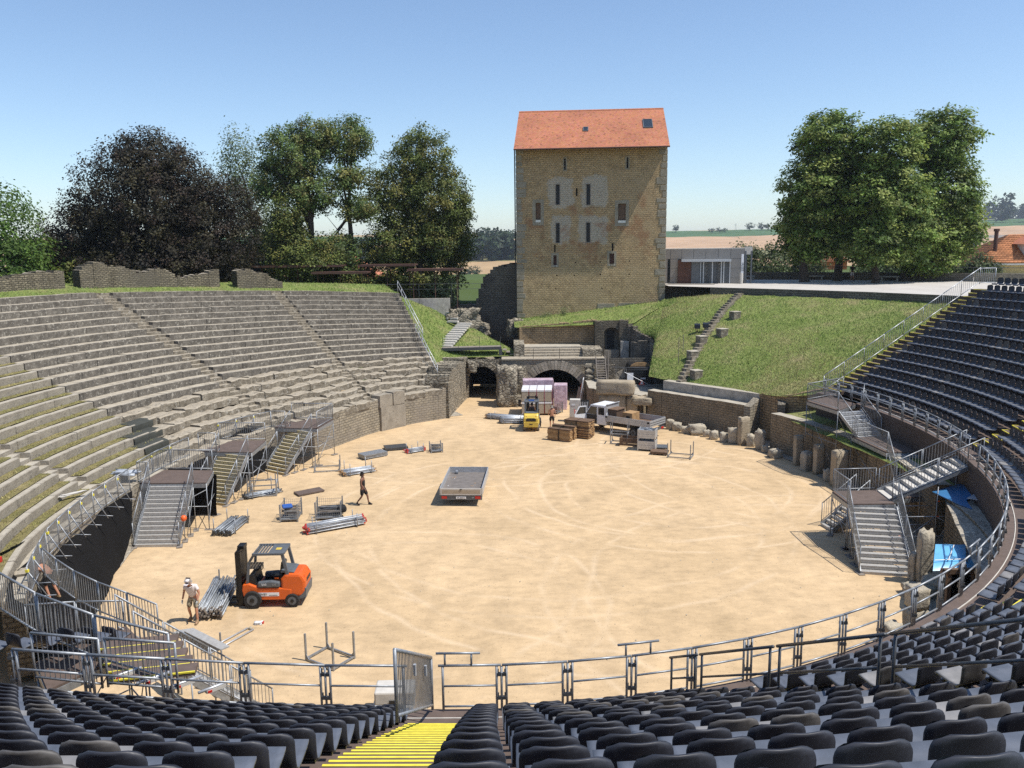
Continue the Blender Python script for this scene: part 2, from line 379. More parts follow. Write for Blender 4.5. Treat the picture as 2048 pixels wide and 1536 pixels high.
def rock_mesh(name, size, seed, mat, disp=.12, n=7, sq=.55, smooth=True):
    """rounded, noisy block: cube grid part-way to a sphere"""
    vs, fs, idx = [], [], {}
    def vid(p):
        k = tuple(round(c,5) for c in p)
        if k not in idx:
            q = V(p); sph = q.normalized(); q = q*sq + sph*(1-sq)*1.1
            o = V((seed*3.1, seed*1.7, seed*.9))
            dd = mn.fractal(q*1.6+o, 1., 2., 4)*disp*2 + mn.noise(q*5+o)*disp*.5
            q = q*(1+dd); idx[k] = len(vs); vs.append((q.x*size[0]/2, q.y*size[1]/2, (q.z+1)*size[2]/2))
        return idx[k]
    L = [-1+2*i/n for i in range(n+1)]
    for ax in range(3):
        for sg in (-1,1):
            for i in range(n):
                for j in range(n):
                    q = []
                    for a, b in ((i,j),(i+1,j),(i+1,j+1),(i,j+1)):
                        p = [0,0,0]; p[ax] = sg; p[(ax+1)%3] = L[a]; p[(ax+2)%3] = L[b]; q.append(vid(p))
                    fs.append(q if sg > 0 else q[::-1])
    mb = MB(); mb.v = vs; mb.f = fs; mb.m = [0]*len(fs)
    return mb.mesh(name, mat, smooth)
def rock(name, loc, size, seed, mat='boulder', rz=0, disp=.12, n=7, sq=.55, parent=None):
    o = link(name, rock_mesh(name, size, seed, mat, disp, n, sq), parent, loc, rz); return o
def facade(W_, H_, ops, depth, mb=None, uvo=(0,0)):
    """vertical face in local x-z at y=0 (facing -y) with rectangular openings [x0,x1,z0,z1]; reveals go to y=depth, closed at the back (material slot 1)"""
    mb = mb or MB(); mb.uv = mb.uv if mb.uv is not None else []
    xs = sorted({0., W_, *[o[0] for o in ops], *[o[1] for o in ops]}); zs = sorted({0., H_, *[o[2] for o in ops], *[o[3] for o in ops]})
    def q(pts, uvs, mi=0):
        k = len(mb.v); mb.v += pts; mb.uv += uvs; mb.mi = mi; mb.add([], [(k,k+1,k+2,k+3)])
    for a, b in zip(xs[:-1], xs[1:]):
        for c, d in zip(zs[:-1], zs[1:]):
            xm, zm = (a+b)/2, (c+d)/2
            if any(o[0] < xm < o[1] and o[2] < zm < o[3] for o in ops): continue
            q([(a,0,c),(b,0,c),(b,0,d),(a,0,d)], [(a+uvo[0],c+uvo[1]),(b+uvo[0],c+uvo[1]),(b+uvo[0],d+uvo[1]),(a+uvo[0],d+uvo[1])])
    for o in ops:
        x0,x1,z0,z1 = o[:4]; D = depth
        for p in ([(x0,0,z0),(x0,D,z0),(x0,D,z1),(x0,0,z1)], [(x1,D,z0),(x1,0,z0),(x1,0,z1),(x1,D,z1)], [(x0,0,z1),(x0,D,z1),(x1,D,z1),(x1,0,z1)], [(x0,D,z0),(x0,0,z0),(x1,0,z0),(x1,D,z0)]):
            q(p, [(v[0]+v[1],v[2]) for v in p])
        q([(x0,D,z0),(x1,D,z0),(x1,D,z1),(x0,D,z1)], [(0,0)]*4, 1)
    return mb
def grid_surface(name, fn, nu, nv, mat, parent=None, smooth=True, uvscale=None):
    mb = MB()
    for i in range(nu+1):
        for j in range(nv+1): mb.v.append(tuple(fn(i/nu, j/nv)))
    mb.add([], [(i*(nv+1)+j, (i+1)*(nv+1)+j, (i+1)*(nv+1)+j+1, i*(nv+1)+j+1) for i in range(nu) for j in range(nv)])
    return mb.build(name, mat, parent, smooth, fix=False)
def scatter(name, pts, h, w, cols, label, cat='grass', lean=.45):
    """grass blades as single triangles at pts (n,3)"""
    n = len(pts); a = nrng.uniform(0, 2*math.pi, n); hh = nrng.uniform(.5,1.2,n)*h
    dx = np.c_[np.cos(a), np.sin(a), np.zeros(n)]*(w*nrng.uniform(.6,1.3,n))[:,None]
    tip = pts + np.c_[nrng.normal(0,lean,n)*hh, nrng.normal(0,lean,n)*hh, hh]
    vs = np.stack([pts-dx, pts+dx, tip], 1).reshape(-1,3); fs = np.arange(3*n).reshape(-1,3)
    cc = np.array(cols)[nrng.integers(0,len(cols),n)]*nrng.uniform(.7,1.3,n)[:,None]*2.1
    o = link(name, np_mesh(name, vs, fs, 'blade', np.repeat(cc,3,0)))
    return tag(o, label, cat, kind='stuff')

# ---------------------------------------------------------------- terrain to the horizon
def sm(a, b, x):
    t = min(1, max(0, (x-a)/(b-a))); return t*t*(3-2*t)
def terrain(x, y):
    q = math.hypot((x+1)/46, (y-43)/52)
    near = 8.6 + .8*sm(0, 40, x)
    z = -1.2 + (near+1.2)*sm(.86, 1.0, q)
    if -8 < x < 16 and 60 < y < 120: z = min(z, 3.0 + 4*sm(74, 90, y))  # dip of the entrance passage
    far = -12 + 23*sm(430, 1000, y) + 25*sm(950, 1520, y) - 30*sm(1600, 3500, y) + 60*sm(2500,5200,y)*sm(200,2500,abs(x))
    far += 7*mn.noise(V((x/420, y/420, 0))) + 2.5*mn.noise(V((x/120, y/120, 3)))
    far += 20*sm(300,900,x)*sm(900,1600,y)
    k = sm(105, 240, max(abs(y-42), abs(x)*1.0))
    return z*(1-k)+far*k
gx = sorted(set([-6000,-4200,-3000,-2200,-1600,-1200,-900,-700,-550,-430,-340,-270,-220,-180]+list(range(-150,151,6))+[180,220,270,340,430,550,700,900,1200,1600,2200,3000,4200,6000]))
gyv = sorted(set([-900,-500,-300,-200,-150]+list(range(-120,156,6))+list(range(170,420,25))+list(range(430,1700,40))+[1800,2000,2300,2700,3200,4000,5200,7000,9500]))
mb = MB()
for x in gx:
    for y in gyv: mb.v.append((x, y, terrain(x, y)))
ny = len(gyv); mb.add([], [(i*ny+j, (i+1)*ny+j, (i+1)*ny+j+1, i*ny+j+1) for i in range(len(gx)-1) for j in range(ny-1)])
m = NT('land', .95, 0, .1); sx = m.n('SeparateXYZ'); m.L(m.P(), sx.inputs[0])
d = m.math('ADD', sx.outputs[1], m.math('MULTIPLY', m.math('SUBTRACT', m.noise(.0035,3), .5), 240.)); d = m.math('ADD', d, m.math('MULTIPLY', sx.outputs[0], -.12)); d = m.math('DIVIDE', d, 2000.)
G1, TAN, PK, CORN = (.075,.105,.035), (.40,.275,.15), (.46,.305,.185), (.075,.135,.055)
rp = m.ramp(d, [(0,G1),(.235,G1),(.25,TAN),(.33,TAN),(.345,(.19,.18,.08)),(.40,(.15,.16,.07)),(.41,PK),(.60,PK),(.607,CORN),(.70,CORN),(.706,(.42,.31,.17)),(.78,(.12,.14,.06)),(1,G1)])
x_ = rp.node; x_.color_ramp.interpolation = 'CONSTANT'
m.col(m.mix(1., rp, m.ramp(m.noise(.02,6,.65), [(.3,.8),(.7,1.15)]), 'MULTIPLY'))
tag(mb.build('ground', 'land', smooth=True), kind='structure')

# ---------------------------------------------------------------- arena floor
ARC, ARA, ARB, ART = (0.4, 41.4), 25.5, 18.6, R(5.5)
def arena_pt(th, d=0.):
    c, s = math.cos(th), math.sin(th); nx, nyy = c/ARB, s/ARA; l = math.hypot(nx, nyy)
    u, v = ARB*c+d*nx/l, ARA*s+d*nyy/l
    return (ARC[0]+u*math.cos(ART)+v*math.sin(ART), ARC[1]-u*math.sin(ART)+v*math.cos(ART))
def arena_z(x, y): return .045*mn.noise(V((x*.35,y*.35,0)))+.02*mn.noise(V((x*1.3,y*1.3,5)))
mb = MB(); mb.box(-26, 26, 12, 90, -.9, -.6)   # packed earth below
tag(mb.build('earth', 'sand'), kind='structure')
mb = MB(); N = 96; rings = [i/16 for i in range(17)]
mb.v.append((ARC[0], ARC[1], 0))
for f in rings[1:]:
    for i in range(N):
        p = arena_pt(2*math.pi*i/N, .6); x = ARC[0]+(p[0]-ARC[0])*f; y = ARC[1]+(p[1]-ARC[1])*f
        mb.v.append((x, y, arena_z(x,y)-.0))
mb.add([], [(0, 1+i, 1+(i+1)%N) for i in range(N)])
for k in range(15):
    a, b = 1+k*N, 1+(k+1)*N; mb.add([], [(a+i, b+i, b+(i+1)%N, a+(i+1)%N) for i in range(N)])
tag(mb.build('arena_floor', 'sand', smooth=True), kind='structure')
# sand of the two passages
tag(grid_surface('passage_floor', lambda u,v: (-5.2+u*12.2, 64+v*14, .012+.25*v*0+arena_z(-5+u*12,64+v*14)*.4), 12, 14, 'sand'), kind='structure')
# gravel strip round the arena edge
def gravel(th0, th1, w_in, w_out, name):
    n = 90
    def fn(u, v):
        th = th0+(th1-th0)*u; k = w_in+(w_out-w_in)*v + (.22*mn.noise(V((u*25,0,th0))) if v == 0 else 0)
        p = arena_pt(th, k); return (p[0], p[1], .035+.03*mn.noise(V((p[0]*2,p[1]*2,1)))+arena_z(*p)*.6)
    return tag(grid_surface(name, fn, n, 5, 'gravel'), kind='structure')
gravel(R(-35), R(62), -1.0, 1.8, 'gravel_strip'); gravel(R(112), R(225), -.75, .9, 'gravel_strip')
# loose pebbles on the gravel and litter on the sand
pts = []
for _ in range(2600):
    th = R(nrng.uniform(-35,62)) if nrng.random() < .55 else R(nrng.uniform(112,225)); p = arena_pt(th, nrng.uniform(-.9,1.2)); pts.append((p[0],p[1],.05))
pts += [(ARC[0]+nrng.uniform(-15,15), ARC[1]+nrng.uniform(-20,18), .015) for _ in range(260)]
P_ = np.array(pts); n = len(P_); s_ = nrng.uniform(.012,.042,n)
o4 = np.array([(1,0,0),(-.5,.87,0),(-.5,-.87,0),(0,0,1.)]); vs = (P_[:,None,:]+o4[None]*s_[:,None,None]*nrng.uniform(.6,1.3,(n,4,1))).reshape(-1,3)
fs = (np.arange(n)[:,None,None]*4+np.array([(0,1,3),(1,2,3),(2,0,3)])[None]).reshape(-1,3)
tag(link('pebbles', np_mesh('pebbles', vs, fs, 'boulder')), 'small pale pebbles scattered along the arena edge', 'pebbles', kind='stuff')

# ---------------------------------------------------------------- left stone seating (cavea)
BA = [(-5.0,63.9),(-7.6,62.0),(-10.1,59.1),(-12.2,54.7),(-15,50),(-16.9,45),(-17.8,40),(-18,35),(-17.4,29.5),(-15.8,25)]
TA = [107.3,115,125,138,152,166,181,195,208,218]
PZ = 2.4
def cav_b(t): return catmull(BA, t)
def cav_t(t):
    a = R(float(catmull([(q,) for q in TA], t)[0])); return np.array([34.2*math.cos(a), 41.4+35.5*math.sin(a)])
def cav_zt(t): return 9.3+1.2*min(1, t/4.)
def cav(t, k, dz=0):
    f = k/20; b, T = cav_b(t), cav_t(t); q = b+(T-b)*f
    return (q[0], q[1], PZ+(cav_zt(t)-PZ)*f+dz)
seating = thing('stone_seating', 'weathered grey stone seating tiers rising on the left side of the arena', 'seating', (-20,50,0))
def sub(o): o.matrix_parent_inverse = o.parent.matrix_world.inverted() if False else Matrix.Translation(-V(o.parent.location)); return o
def bench_row(t0, t1, k, style, seed):
    r = random.Random(seed); mb = MB(); L = 0
    ts = [t0+(t1-t0)*i/40 for i in range(41)]
    # block ends at roughly 1.4-2.2 m
    cuts = [t0]; acc = 0; want = r.uniform(1.2,2.2); pa = cav(t0,k)
    for t in ts[1:]:
        p = cav(t,k); acc += math.hypot(p[0]-pa[0], p[1]-pa[1]); pa = p
        if acc > want: cuts.append(t); acc = 0; want = r.uniform(1.2,2.4)
    if t1-cuts[-1] < .02 and len(cuts) > 1: cuts[-1] = t1
    else: cuts.append(t1)
    old = style == 'old'
    for a, b in zip(cuts[:-1], cuts[1:]):
        e = (b-a)*.006; a_, b_ = a+e, b-e; ns = 5 if old else 3
        jh = r.uniform(-.09,.04) if old else r.uniform(-.018,.012); jf = r.uniform(-.10,.12) if old else r.uniform(-.012,.015)
        base = len(mb.v)
        for i in range(ns+1):
            t = a_+(b_-a_)*i/ns; J = lambda s: r.uniform(-s,s)
            s1 = .065 if old else .008
            kf = jf + J(s1*.8)
            p1 = cav(t, k+kf+(.04 if old else 0), -.02+(PZ*0)); p0 = cav(t, k+kf, 0)
            zl = cav(t, k-1)[2]-.06
            top = cav(t, k, jh+J(s1)); edge = cav(t, k+kf*1.0, 0)
            bk = cav(t, k+1.06, 0)
            zt = top[2]
            ch = .05 if old else .025
            c2 = cav(t, k+kf+ch*2.2, 0)
            mb.v += [(edge[0],edge[1],zl), (edge[0],edge[1],zt-ch), (c2[0],c2[1],zt), (bk[0],bk[1],zt+(J(.03) if old else -.01)), (bk[0],bk[1],zl)]
        for i in range(ns):
            q = base+5*i; w_ = q+5
            mb.mi = 0; mb.add([], [(q,q+1,w_+1,w_)]); mb.mi = 1 if old else 0; mb.add([], [(q+1,q+2,w_+2,w_+1)]); mb.mi = 1; mb.add([], [(q+2,q+3,w_+3,w_+2)])
        mb.mi = 0; q = base; mb.add([], [(q+4,q+3,q+2,q+1,q)]); q = base+5*ns; mb.add([], [(q,q+1,q+2,q+3,q+4)])
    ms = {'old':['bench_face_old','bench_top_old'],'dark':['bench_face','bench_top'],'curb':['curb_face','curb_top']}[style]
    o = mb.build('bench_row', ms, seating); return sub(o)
SW = .075
wedges = [(0.0, 2.05-SW), (2.05+SW, 3.8-SW), (3.8+SW, 5.35), (5.36, 6.75-SW), (6.75+SW, 9.0)]
turf = []
for wi, (a, b) in enumerate(wedges):
    for k in range(0, 21):
        if wi >= 3:
            style = 'curb'
        else: style = 'old' if k < (7 if wi != 2 else 6) else 'dark'
        bench_row(a, b, k, style, wi*50+k)
        if wi >= 3 and k >= 1:
            def fn(u, v, k=k, a=a, b=b):
                t = a+.012+(b-a-.024)*u; p = cav(t, k+.34+.62*v); return (p[0], p[1], cav(t,k)[2]+.035+.03*mn.noise(V((p[0]*2,p[1]*2,0))))
            o = grid_surface('turf_strip', fn, 24, 2, 'grass_dry', seating); sub(o)
            for _ in range(260):
                t = a+(b-a)*rnd.random(); p = cav(t, k+.4+.55*rnd.random()); turf.append((p[0],p[1],cav(t,k)[2]+.03))
for tc in (2.05, 3.8, 6.75):
    for k in range(1, 21):
        for h in (0, 1):
            mb = MB(); a, b = tc-SW, tc+SW
            for t in (a, b):
                p0 = cav(t, k+.5*h+rnd.uniform(-.03,.03)); p1 = cav(t, k+1.03)
                zt = cav(t, k-1+.5*h)[2]+.17+rnd.uniform(-.015,.015)
                mb.v += [(p0[0],p0[1],zt-.5),(p0[0],p0[1],zt),(p1[0],p1[1],zt),(p1[0],p1[1],zt-.5)]
            mb.mi = 0; mb.add([], [(0,1,5,4),(3,2,1,0),(4,5,6,7)]); mb.mi = 1; mb.add([], [(1,2,6,5)])
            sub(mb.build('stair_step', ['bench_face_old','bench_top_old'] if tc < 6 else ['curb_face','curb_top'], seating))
o = scatter('grass_tufts', np.array(turf), .08, .018, [(.13,.12,.04),(.17,.145,.06),(.10,.105,.03)], 'short dry grass on the treads of the concrete-edged tiers'); 
# podium wall in front of the seating
pod = thing('podium_wall', 'low tan rubble podium wall below the grey stone seating', 'wall', (-12,50,0))
ptsL = [tuple(cav_b(t)) for t in np.arange(9.0, -.01, -.125)]
sub(wall('masonry', ptsL, -.3, lambda s: PZ-.06+.05*math.sin(s*60), .7, 'mas_podium', pod, .45, .09, seed=5, topmat='bench_top_old'))
def slab_on_podium(ta, tb, z0, z1, out, th, name='stone_slab'):
    mb = MB(); n = 4
    for i in range(n+1):
        t = ta+(tb-ta)*i/n; p = cav_b(t); q = cav_b(t+.01); d = V((q[0]-p[0], q[1]-p[1],0)).normalized(); nrm = V((-d.y,d.x,0))  # toward arena
        j = rnd.uniform(-.03,.03)
        a = V((p[0],p[1],0))+nrm*out; b = a-nrm*th
        mb.v += [(a.x,a.y,z0),(a.x,a.y,z1+j),(b.x,b.y,z1+j),(b.x,b.y,z0)]
    for i in range(n):
        q = 4*i; w_ = q+4; mb.add([], [(q,q+1,w_+1,w_),(q+1,q+2,w_+2,w_+1),(q+2,q+3,w_+3,w_+2)])
    mb.add([], [(3,2,1,0),(4*n,4*n+1,4*n+2,4*n+3)]); sub(mb.build(name, 'curb_face', pod, fix=True))
slab_on_podium(1.25, 1.88, -.2, 1.75, .18, .5); slab_on_podium(1.27, 1.56, 1.78, 2.75, .2, .9); slab_on_podium(1.58, 1.9, 1.78, 2.68, .17, .9)
# grass crest behind the top tier, sloping gently up to the ruin walls
def crest(u, v):
    t = -.3+u*9.3; p = np.array(cav(max(t,0), 20.6)); b, T = cav_b(max(t,0)), cav_t(max(t,0)); d = (T-b)/np.linalg.norm(T-b)
    q = p[:2]+d*v*16; return (q[0], q[1], cav(max(t,0),20)[2]-.02+.55*sm(0,.3,v)-1.5*sm(.4,1,v)+.07*mn.noise(V((q[0],q[1],0))))
tag(grid_surface('grass_crest', crest, 80, 14, 'grass'), kind='structure')
pts = []
for _ in range(9000):
    p = crest(rnd.uniform(.03,.62), rnd.uniform(.0,.3)); pts.append(p)
scatter('crest_grass', np.array(pts), .16, .02, [(.10,.14,.035),(.14,.15,.05),(.075,.115,.025)], 'green grass along the crest above the stone tiers')
# ruined upper walls: [t, height] profile, along a line just behind the crest
def ruin(prof, off, label, th=.9, seed=1):
    T = []; 
    for t, h in prof:
        b, T_ = cav_b(t), cav_t(t); d = (T_-b)/np.linalg.norm(T_-b); p = np.array(cav(t,20.6)); q = p[:2]+d*off; T.append((q[0],q[1],p[2]+.25+h))
    pts = [(a[0],a[1]) for a in T]; zs = [a[2] for a in T]
    S = [0]
    for a, b in zip(pts[:-1], pts[1:]): S.append(S[-1]+math.dist(a,b))
    f = lambda s: float(np.interp(s*S[-1], S, zs)); base = min(zs)-3
    o = wall('ruin_wall', pts, lambda s: cav_zt(3)-1.0, f, th, 'mas_ruin', None, .24, .11, .09, seed=seed, topmat='bench_top_old')  # paler top faces: sunlight on the wall tops put into the colour
    return tag(o, label, 'wall')
def t_at(px): return px   # profiles below are given directly in seating parameter t
ruin([(5.2,.25),(4.7,.4),(4.48,.6),(4.3,.8),(4.15,.95),(4.0,1.0),(3.92,1.0)], 2.4, 'low ruined stone wall with a sloping top at the far left edge', seed=2)
ruin([(3.79,1.12),(3.74,1.43),(3.72,1.63),(3.57,1.63),(3.55,1.43),(3.39,1.29),(3.30,0.99),(3.22,0.92),(3.18,1.16),(3.05,1.22),(2.99,0.92),(2.94,0.68),(2.87,0.54),(2.77,0.65),(2.64,0.92),(2.59,1.19),(2.51,1.19)], 2.4, 'long ruined stone wall with a jagged notched top below the copper beech', seed=3)
ruin([(2.37,1.26),(2.19,1.22),(2.13,0.95),(2.05,0.88),(1.99,0.54),(1.91,0.34),(1.85,0.10)], 1.7, 'short ruined stone wall stepping down to the right beside the shelters', th=1.2, seed=4)
# ---------------------------------------------------------------- left grass bank beside the entrance
def bank_l(u, v):     # u: along (far-left to near), v: left to right
    a = lerp((-10.3,76.2,9.0), (-6.3,86,6.3), v); c = catmull([(-6.5,67.0,3.1),(-5.9,71.6,3.65),(-4.4,73.0,3.66),(-1.6,73.1,3.68),(1.0,73.3,3.75)], v*4)
    p = lerp(a, c, u); return (p[0], p[1], p[2]-.5*math.sin(math.pi*v)*math.sin(math.pi*u)+.08*mn.noise(V((p[0],p[1],0))))
tag(grid_surface('grass_bank', bank_l, 30, 24, 'grass'), kind='structure')
pts = [bank_l(rnd.random(), rnd.random()) for _ in range(9000)]
scatter('bank_grass', np.array(pts), .16, .02, [(.085,.135,.03),(.12,.15,.045),(.06,.10,.02)], 'lush grass on the small bank left of the entrance arch')
# ---------------------------------------------------------------- right grass slope with plaza wall above
RB = [(10.9,64.5,3.1),(13.6,61,3.1),(16.6,57.2,3.1),(18.4,53.5,3.4),(21.5,52.5,4.2),(24.5,52,5.6)]
RT = [(15.2,81.2,8.1),(19.2,77.8,8.75),(25.0,72.3,8.8),(30.8,66,8.8),(34,61,8.8),(36,57,8.9)]
def slope_r(u, v):
    a, b = catmull(RB, u*5), catmull(RT, u*5); p = a+(b-a)*v
    z = p[2]+.35*math.sin(math.pi*v)+.10*mn.noise(V((p[0]*.7,p[1]*.7,0)))+.05*mn.noise(V((p[0]*2.2,p[1]*2.2,2)))
    return (p[0], p[1], z)
tag(grid_surface('grass_slope', slope_r, 60, 36, 'grass'), kind='structure')
pts = []; 
while len(pts) < 60000: pts.append(slope_r(rnd.random(), rnd.random()))
def slope_cols(P):
    return None
P_ = np.array(pts); dry = np.array([mn.noise(V((p[0]*.16+3,p[1]*.16,p[2]*.3))) for p in pts])
g1 = P_[dry < .12]; g2 = P_[dry >= .12]
scatter('slope_grass', g1, .15, .018, [(.070,.115,.022),(.105,.145,.035),(.055,.09,.018),(.14,.15,.055)], 'long green grass on the slope below the plaza')
scatter('dry_grass', g2, .14, .018, [(.16,.145,.06),(.20,.17,.085),(.12,.125,.045)], 'patches of dry yellowish grass on the slope')
# grass hump between the terrace wall and the tower
def hump(u, v):
    a = lerp((0.3,76.9,5.9), (11.3,75.4,6.35), u); b = lerp((.2,85.2,5.9), (17.2,81.6,8.2), u); p = lerp(a, b, v)
    return (p[0], p[1], p[2]+.25*math.sin(math.pi*v)+.08*mn.noise(V((p[0],p[1],9))))
tag(grid_surface('grass_mound', hump, 24, 10, 'grass'), kind='structure')
def join_s(u, v):
    a = catmull([(10.7,76.0,6.5),(11.2,74.6,5.7),(13.0,72.0,4.9),(13.2,65.6,3.2)], u*3); b = np.array(slope_r(.0, 1-u)); p = np.array(a)*(1-v)+b*v; return (p[0]+.0, p[1], p[2]+.05)
tag(grid_surface('grass_shoulder', join_s, 16, 8, 'grass'), kind='structure')
pts = [hump(rnd.random(), rnd.random()) for _ in range(5000)]+[join_s(rnd.random(), rnd.random()) for _ in range(6000)]
scatter('mound_grass', np.array(pts), .17, .02, [(.085,.13,.028),(.13,.15,.045)], 'grass growing along the foot of the tower')
# plaza
PZZ = 9.42
pl_edge = [(15.6,81.4),(18.9,78.2),(22.6,75.0),(25.2,72.6),(29.5,68),(33.2,62.5),(35.8,57.0),(37.2,50.0),(37.5,38)]
mb = MB(); top = [(x+.35,y+.35) for x,y in pl_edge]; out = [(90,38),(90,112),(16,112)]
poly = [(x,y) for x,y in pl_edge]+out; n = len(poly)
mb.add([(x,y,PZZ) for x,y in poly], [tuple(range(n))]); tag(mb.build('plaza', 'plaza'), kind='structure')
tag(wall('plaza_wall', pl_edge[1:], 7.6, PZZ-.012, .4, 'mas_dark', None, 1.0, 0, seed=8, topmat='concrete_pale'), 'dark retaining wall along the front of the pale plaza', 'wall')
# ================================================================ TOWER, ENTRANCE, ANNEX
TW, TZ0, TZ1 = 14.84, 3.0, 23.3
tower = thing('stone_tower', 'tall square tan stone tower with a steep red tiled roof', 'tower', (.62, 83.9, 0), R(-5.0))
def tz(px, y):   # facade position from drawing measurements
    f = (px-1033)/299.; u = f*TW; return u, (22.77-(y-303)*.0499)*(1-f)+(22.77-(y-294)*.0482)*f
def op(x0, x1, y0, y1):
    u0, z1 = tz(x0, y0); u1, z0 = tz(x1, y1); return [round(u0,3), round(u1,3), round(z0-TZ0,3), round(z1-TZ0,3)]
slits = [op(1129,1132.5,317,339), op(1252.5,1256,314,335)]
talls = [op(1113,1120,368,407), op(1174,1181,367,407), op(1113,1120,444,483), op(1174,1181,443,482)]
sides = [op(1072,1082,404,442), op(1237,1252,405,443)]
lows = [op(1107.5,1114,508,528), op(1220.5,1230,505,526)]
loops = [op(1109,1112,487,502), op(1225,1228.5,484,500), op(1152.5,1156,375,390), op(1232,1237,616,626)]
holes = [op(x-1.3,x+1.3,y-1.3,y+1.3) for x,y in ((1152.7,523),(1202,522),(1260.5,520.5),(1114.4,549),(1150,549),(1202.8,547.5),(1260.6,547.5),(1112,576),(1206,576))]
ops = slits+talls+sides+lows+loops+holes
def m_tower():
    m = MAT['mas_tower']; t = m.node_tree; n = NT.__new__(NT); n.m, n.t, n.b, n.pos = m, t, t.nodes['Principled BSDF'], None
    base = n.b.inputs['Base Color'].links[0].from_socket; uv = n.n('UVMap').outputs[0]; sx = n.n('SeparateXYZ'); n.L(uv, sx.inputs[0])
    wob = n.math('MULTIPLY', n.math('SUBTRACT', n.noise(.9,5,.6,uv), .5), 1.5); wob2 = n.math('MULTIPLY', n.math('SUBTRACT', n.noise(1.3,5,.6,uv), .5), 1.5)
    X, Z = n.math('ADD', sx.outputs[0], wob), n.math('ADD', sx.outputs[1], wob2); mask = None
    for (x0,x1,y0,y1) in ((1098,1146,357,410),(1166,1214,353,411),(1160,1214,430,482),(1104,1140,432,482)):
        u0, z1 = tz(x0,y0); u1, z0 = tz(x1,y1); cx, cz, hx, hz = (u0+u1)/2, (z0+z1)/2-TZ0, (u1-u0)/2, (z1-z0)/2
        d = n.math('MAXIMUM', n.math('DIVIDE', n.math('ABSOLUTE', n.math('SUBTRACT', X, cx)), hx), n.math('DIVIDE', n.math('ABSOLUTE', n.math('SUBTRACT', Z, cz)), hz))
        k = n.math('MULTIPLY', n.math('SUBTRACT', 1.12, d), 6.); k.node.use_clamp = True; mask = k if mask is None else n.math('MAXIMUM', mask, k)
    pal = n.ramp(n.noise(7,5,.7,uv), [(.3,(.27,.215,.155)),(.45,(.46,.415,.335)),(.7,(.53,.485,.40))])
    c = n.mix(n.math('MULTIPLY', mask, .85), base, pal)
    red = n.ramp(n.noise(.45,5,.65,uv), [(.52,0),(.62,.55)]); band = n.ramp(n.math('DIVIDE', sx.outputs[1], 20.), [(.38,0),(.48,1),(.72,1),(.8,0)])
    c = n.mix(n.math('MULTIPLY', red, band), c, (.30,.135,.07)); 
    # upper masonry tinted browner and darker than the coursed lower part
    up = n.ramp(n.math('DIVIDE', n.math('ADD', sx.outputs[1], wob), 20.), [(.40,0),(.43,1)])
    c = n.mix(n.math('MULTIPLY', up, .35), c, n.mix(1., c, (.80,.74,.70), 'MULTIPLY')); n.col(c)
m_tower()
mb = facade(TW, TZ1-TZ0, ops, .45)
# other three sides
for (a, b) in (((TW,0),(TW,12)), ((TW,12),(0,12)), ((0,12),(0,0))):
    k = len(mb.v); L_ = math.dist(a,b); mb.v += [(a[0],a[1],0),(b[0],b[1],0),(b[0],b[1],TZ1-TZ0),(a[0],a[1],TZ1-TZ0)]; mb.uv += [(0,0),(L_,0),(L_,TZ1-TZ0),(0,TZ1-TZ0)]; mb.mi = 0; mb.add([], [(k,k+1,k+2,k+3)])
mb.build('wall', ['mas_tower','black_plastic'], tower, loc=(0,0,TZ0))
# gable ends
for x in (0.02, TW-.02):
    mb = MB(); mb.uv = [(0,0),(12,0),(6,5)]; mb.add([(x,0,TZ1),(x,12,TZ1),(x,6,TZ1+3.9)], [(0,1,2) if x > 1 else (2,1,0)]); mb.build('gable', 'mas_tower', tower)
# quoin stones up both corners
for sx_ in (0, 1):
    z = TZ0+2
    while z < TZ1-.7:
        h = rnd.uniform(.38,.75); w_ = rnd.uniform(.35,1.05); mb = MB()
        x0, x1 = (-.03, w_) if sx_ == 0 else (TW-w_, TW+.03)
        mb.box(x0, x1, -.03-rnd.uniform(0,.02), .5, z+.015, z+h-.015); o = mb.build('quoin_stone', 'quoin', tower, bevel=.02); z += h+rnd.uniform(.0,.12)
# window frames, sills, panes
def frame(o_, t_, mat, name, proud=.03, open_bottom=False):
    x0,x1,z0,z1 = o_; z0 += TZ0; z1 += TZ0; mb = MB()
    mb.box(x0-t_, x0-.004, -proud, .2, z0-t_, z1+t_); mb.box(x1+.004, x1+t_, -proud, .2, z0-t_, z1+t_); mb.box(x0-.002, x1+.002, -proud+.004, .2, z1+.002, z1+t_); mb.box(x0-.002, x1+.002, -proud-.02, .2, z0-t_, z0-.002)
    return mb.build(name, mat, tower)
for o_ in talls:
    f = frame(o_, .06, 'wood_grey', 'window'); x0,x1,z0,z1 = o_
    MB().box(x0,x1,.22,.26,z0+TZ0,z1+TZ0).build('pane', 'black_metal', f)
for i, o_ in enumerate(sides):
    f = frame(o_, .32, 'quoin', 'window_surround', .015); x0,x1,z0,z1 = o_
    MB().box(x0,x1,-.03,.4,z0+TZ0,z0+TZ0+.22).build('sill', 'plaster_white', f)
    MB().box(x0,x1,.28,.33,z0+TZ0+.23,z1+TZ0).build('infill', 'mas_brown' if 0 else 'wood_dark', f)
for o_ in lows:
    f = frame(o_, .22, 'quoin', 'window_surround', .015); x0,x1,z0,z1 = o_
    MB().box(x0,x1,.22,.27,z0+TZ0,z1+TZ0).build('shutter', 'rust', f); MB().box(x0-.03,x1+.03,-.035,.2,z0+TZ0-.16,z0+TZ0-.003).build('sill', 'plaster_white', f)
for o_ in slits: frame(o_, .12, 'quoin', 'slit_surround', .012)
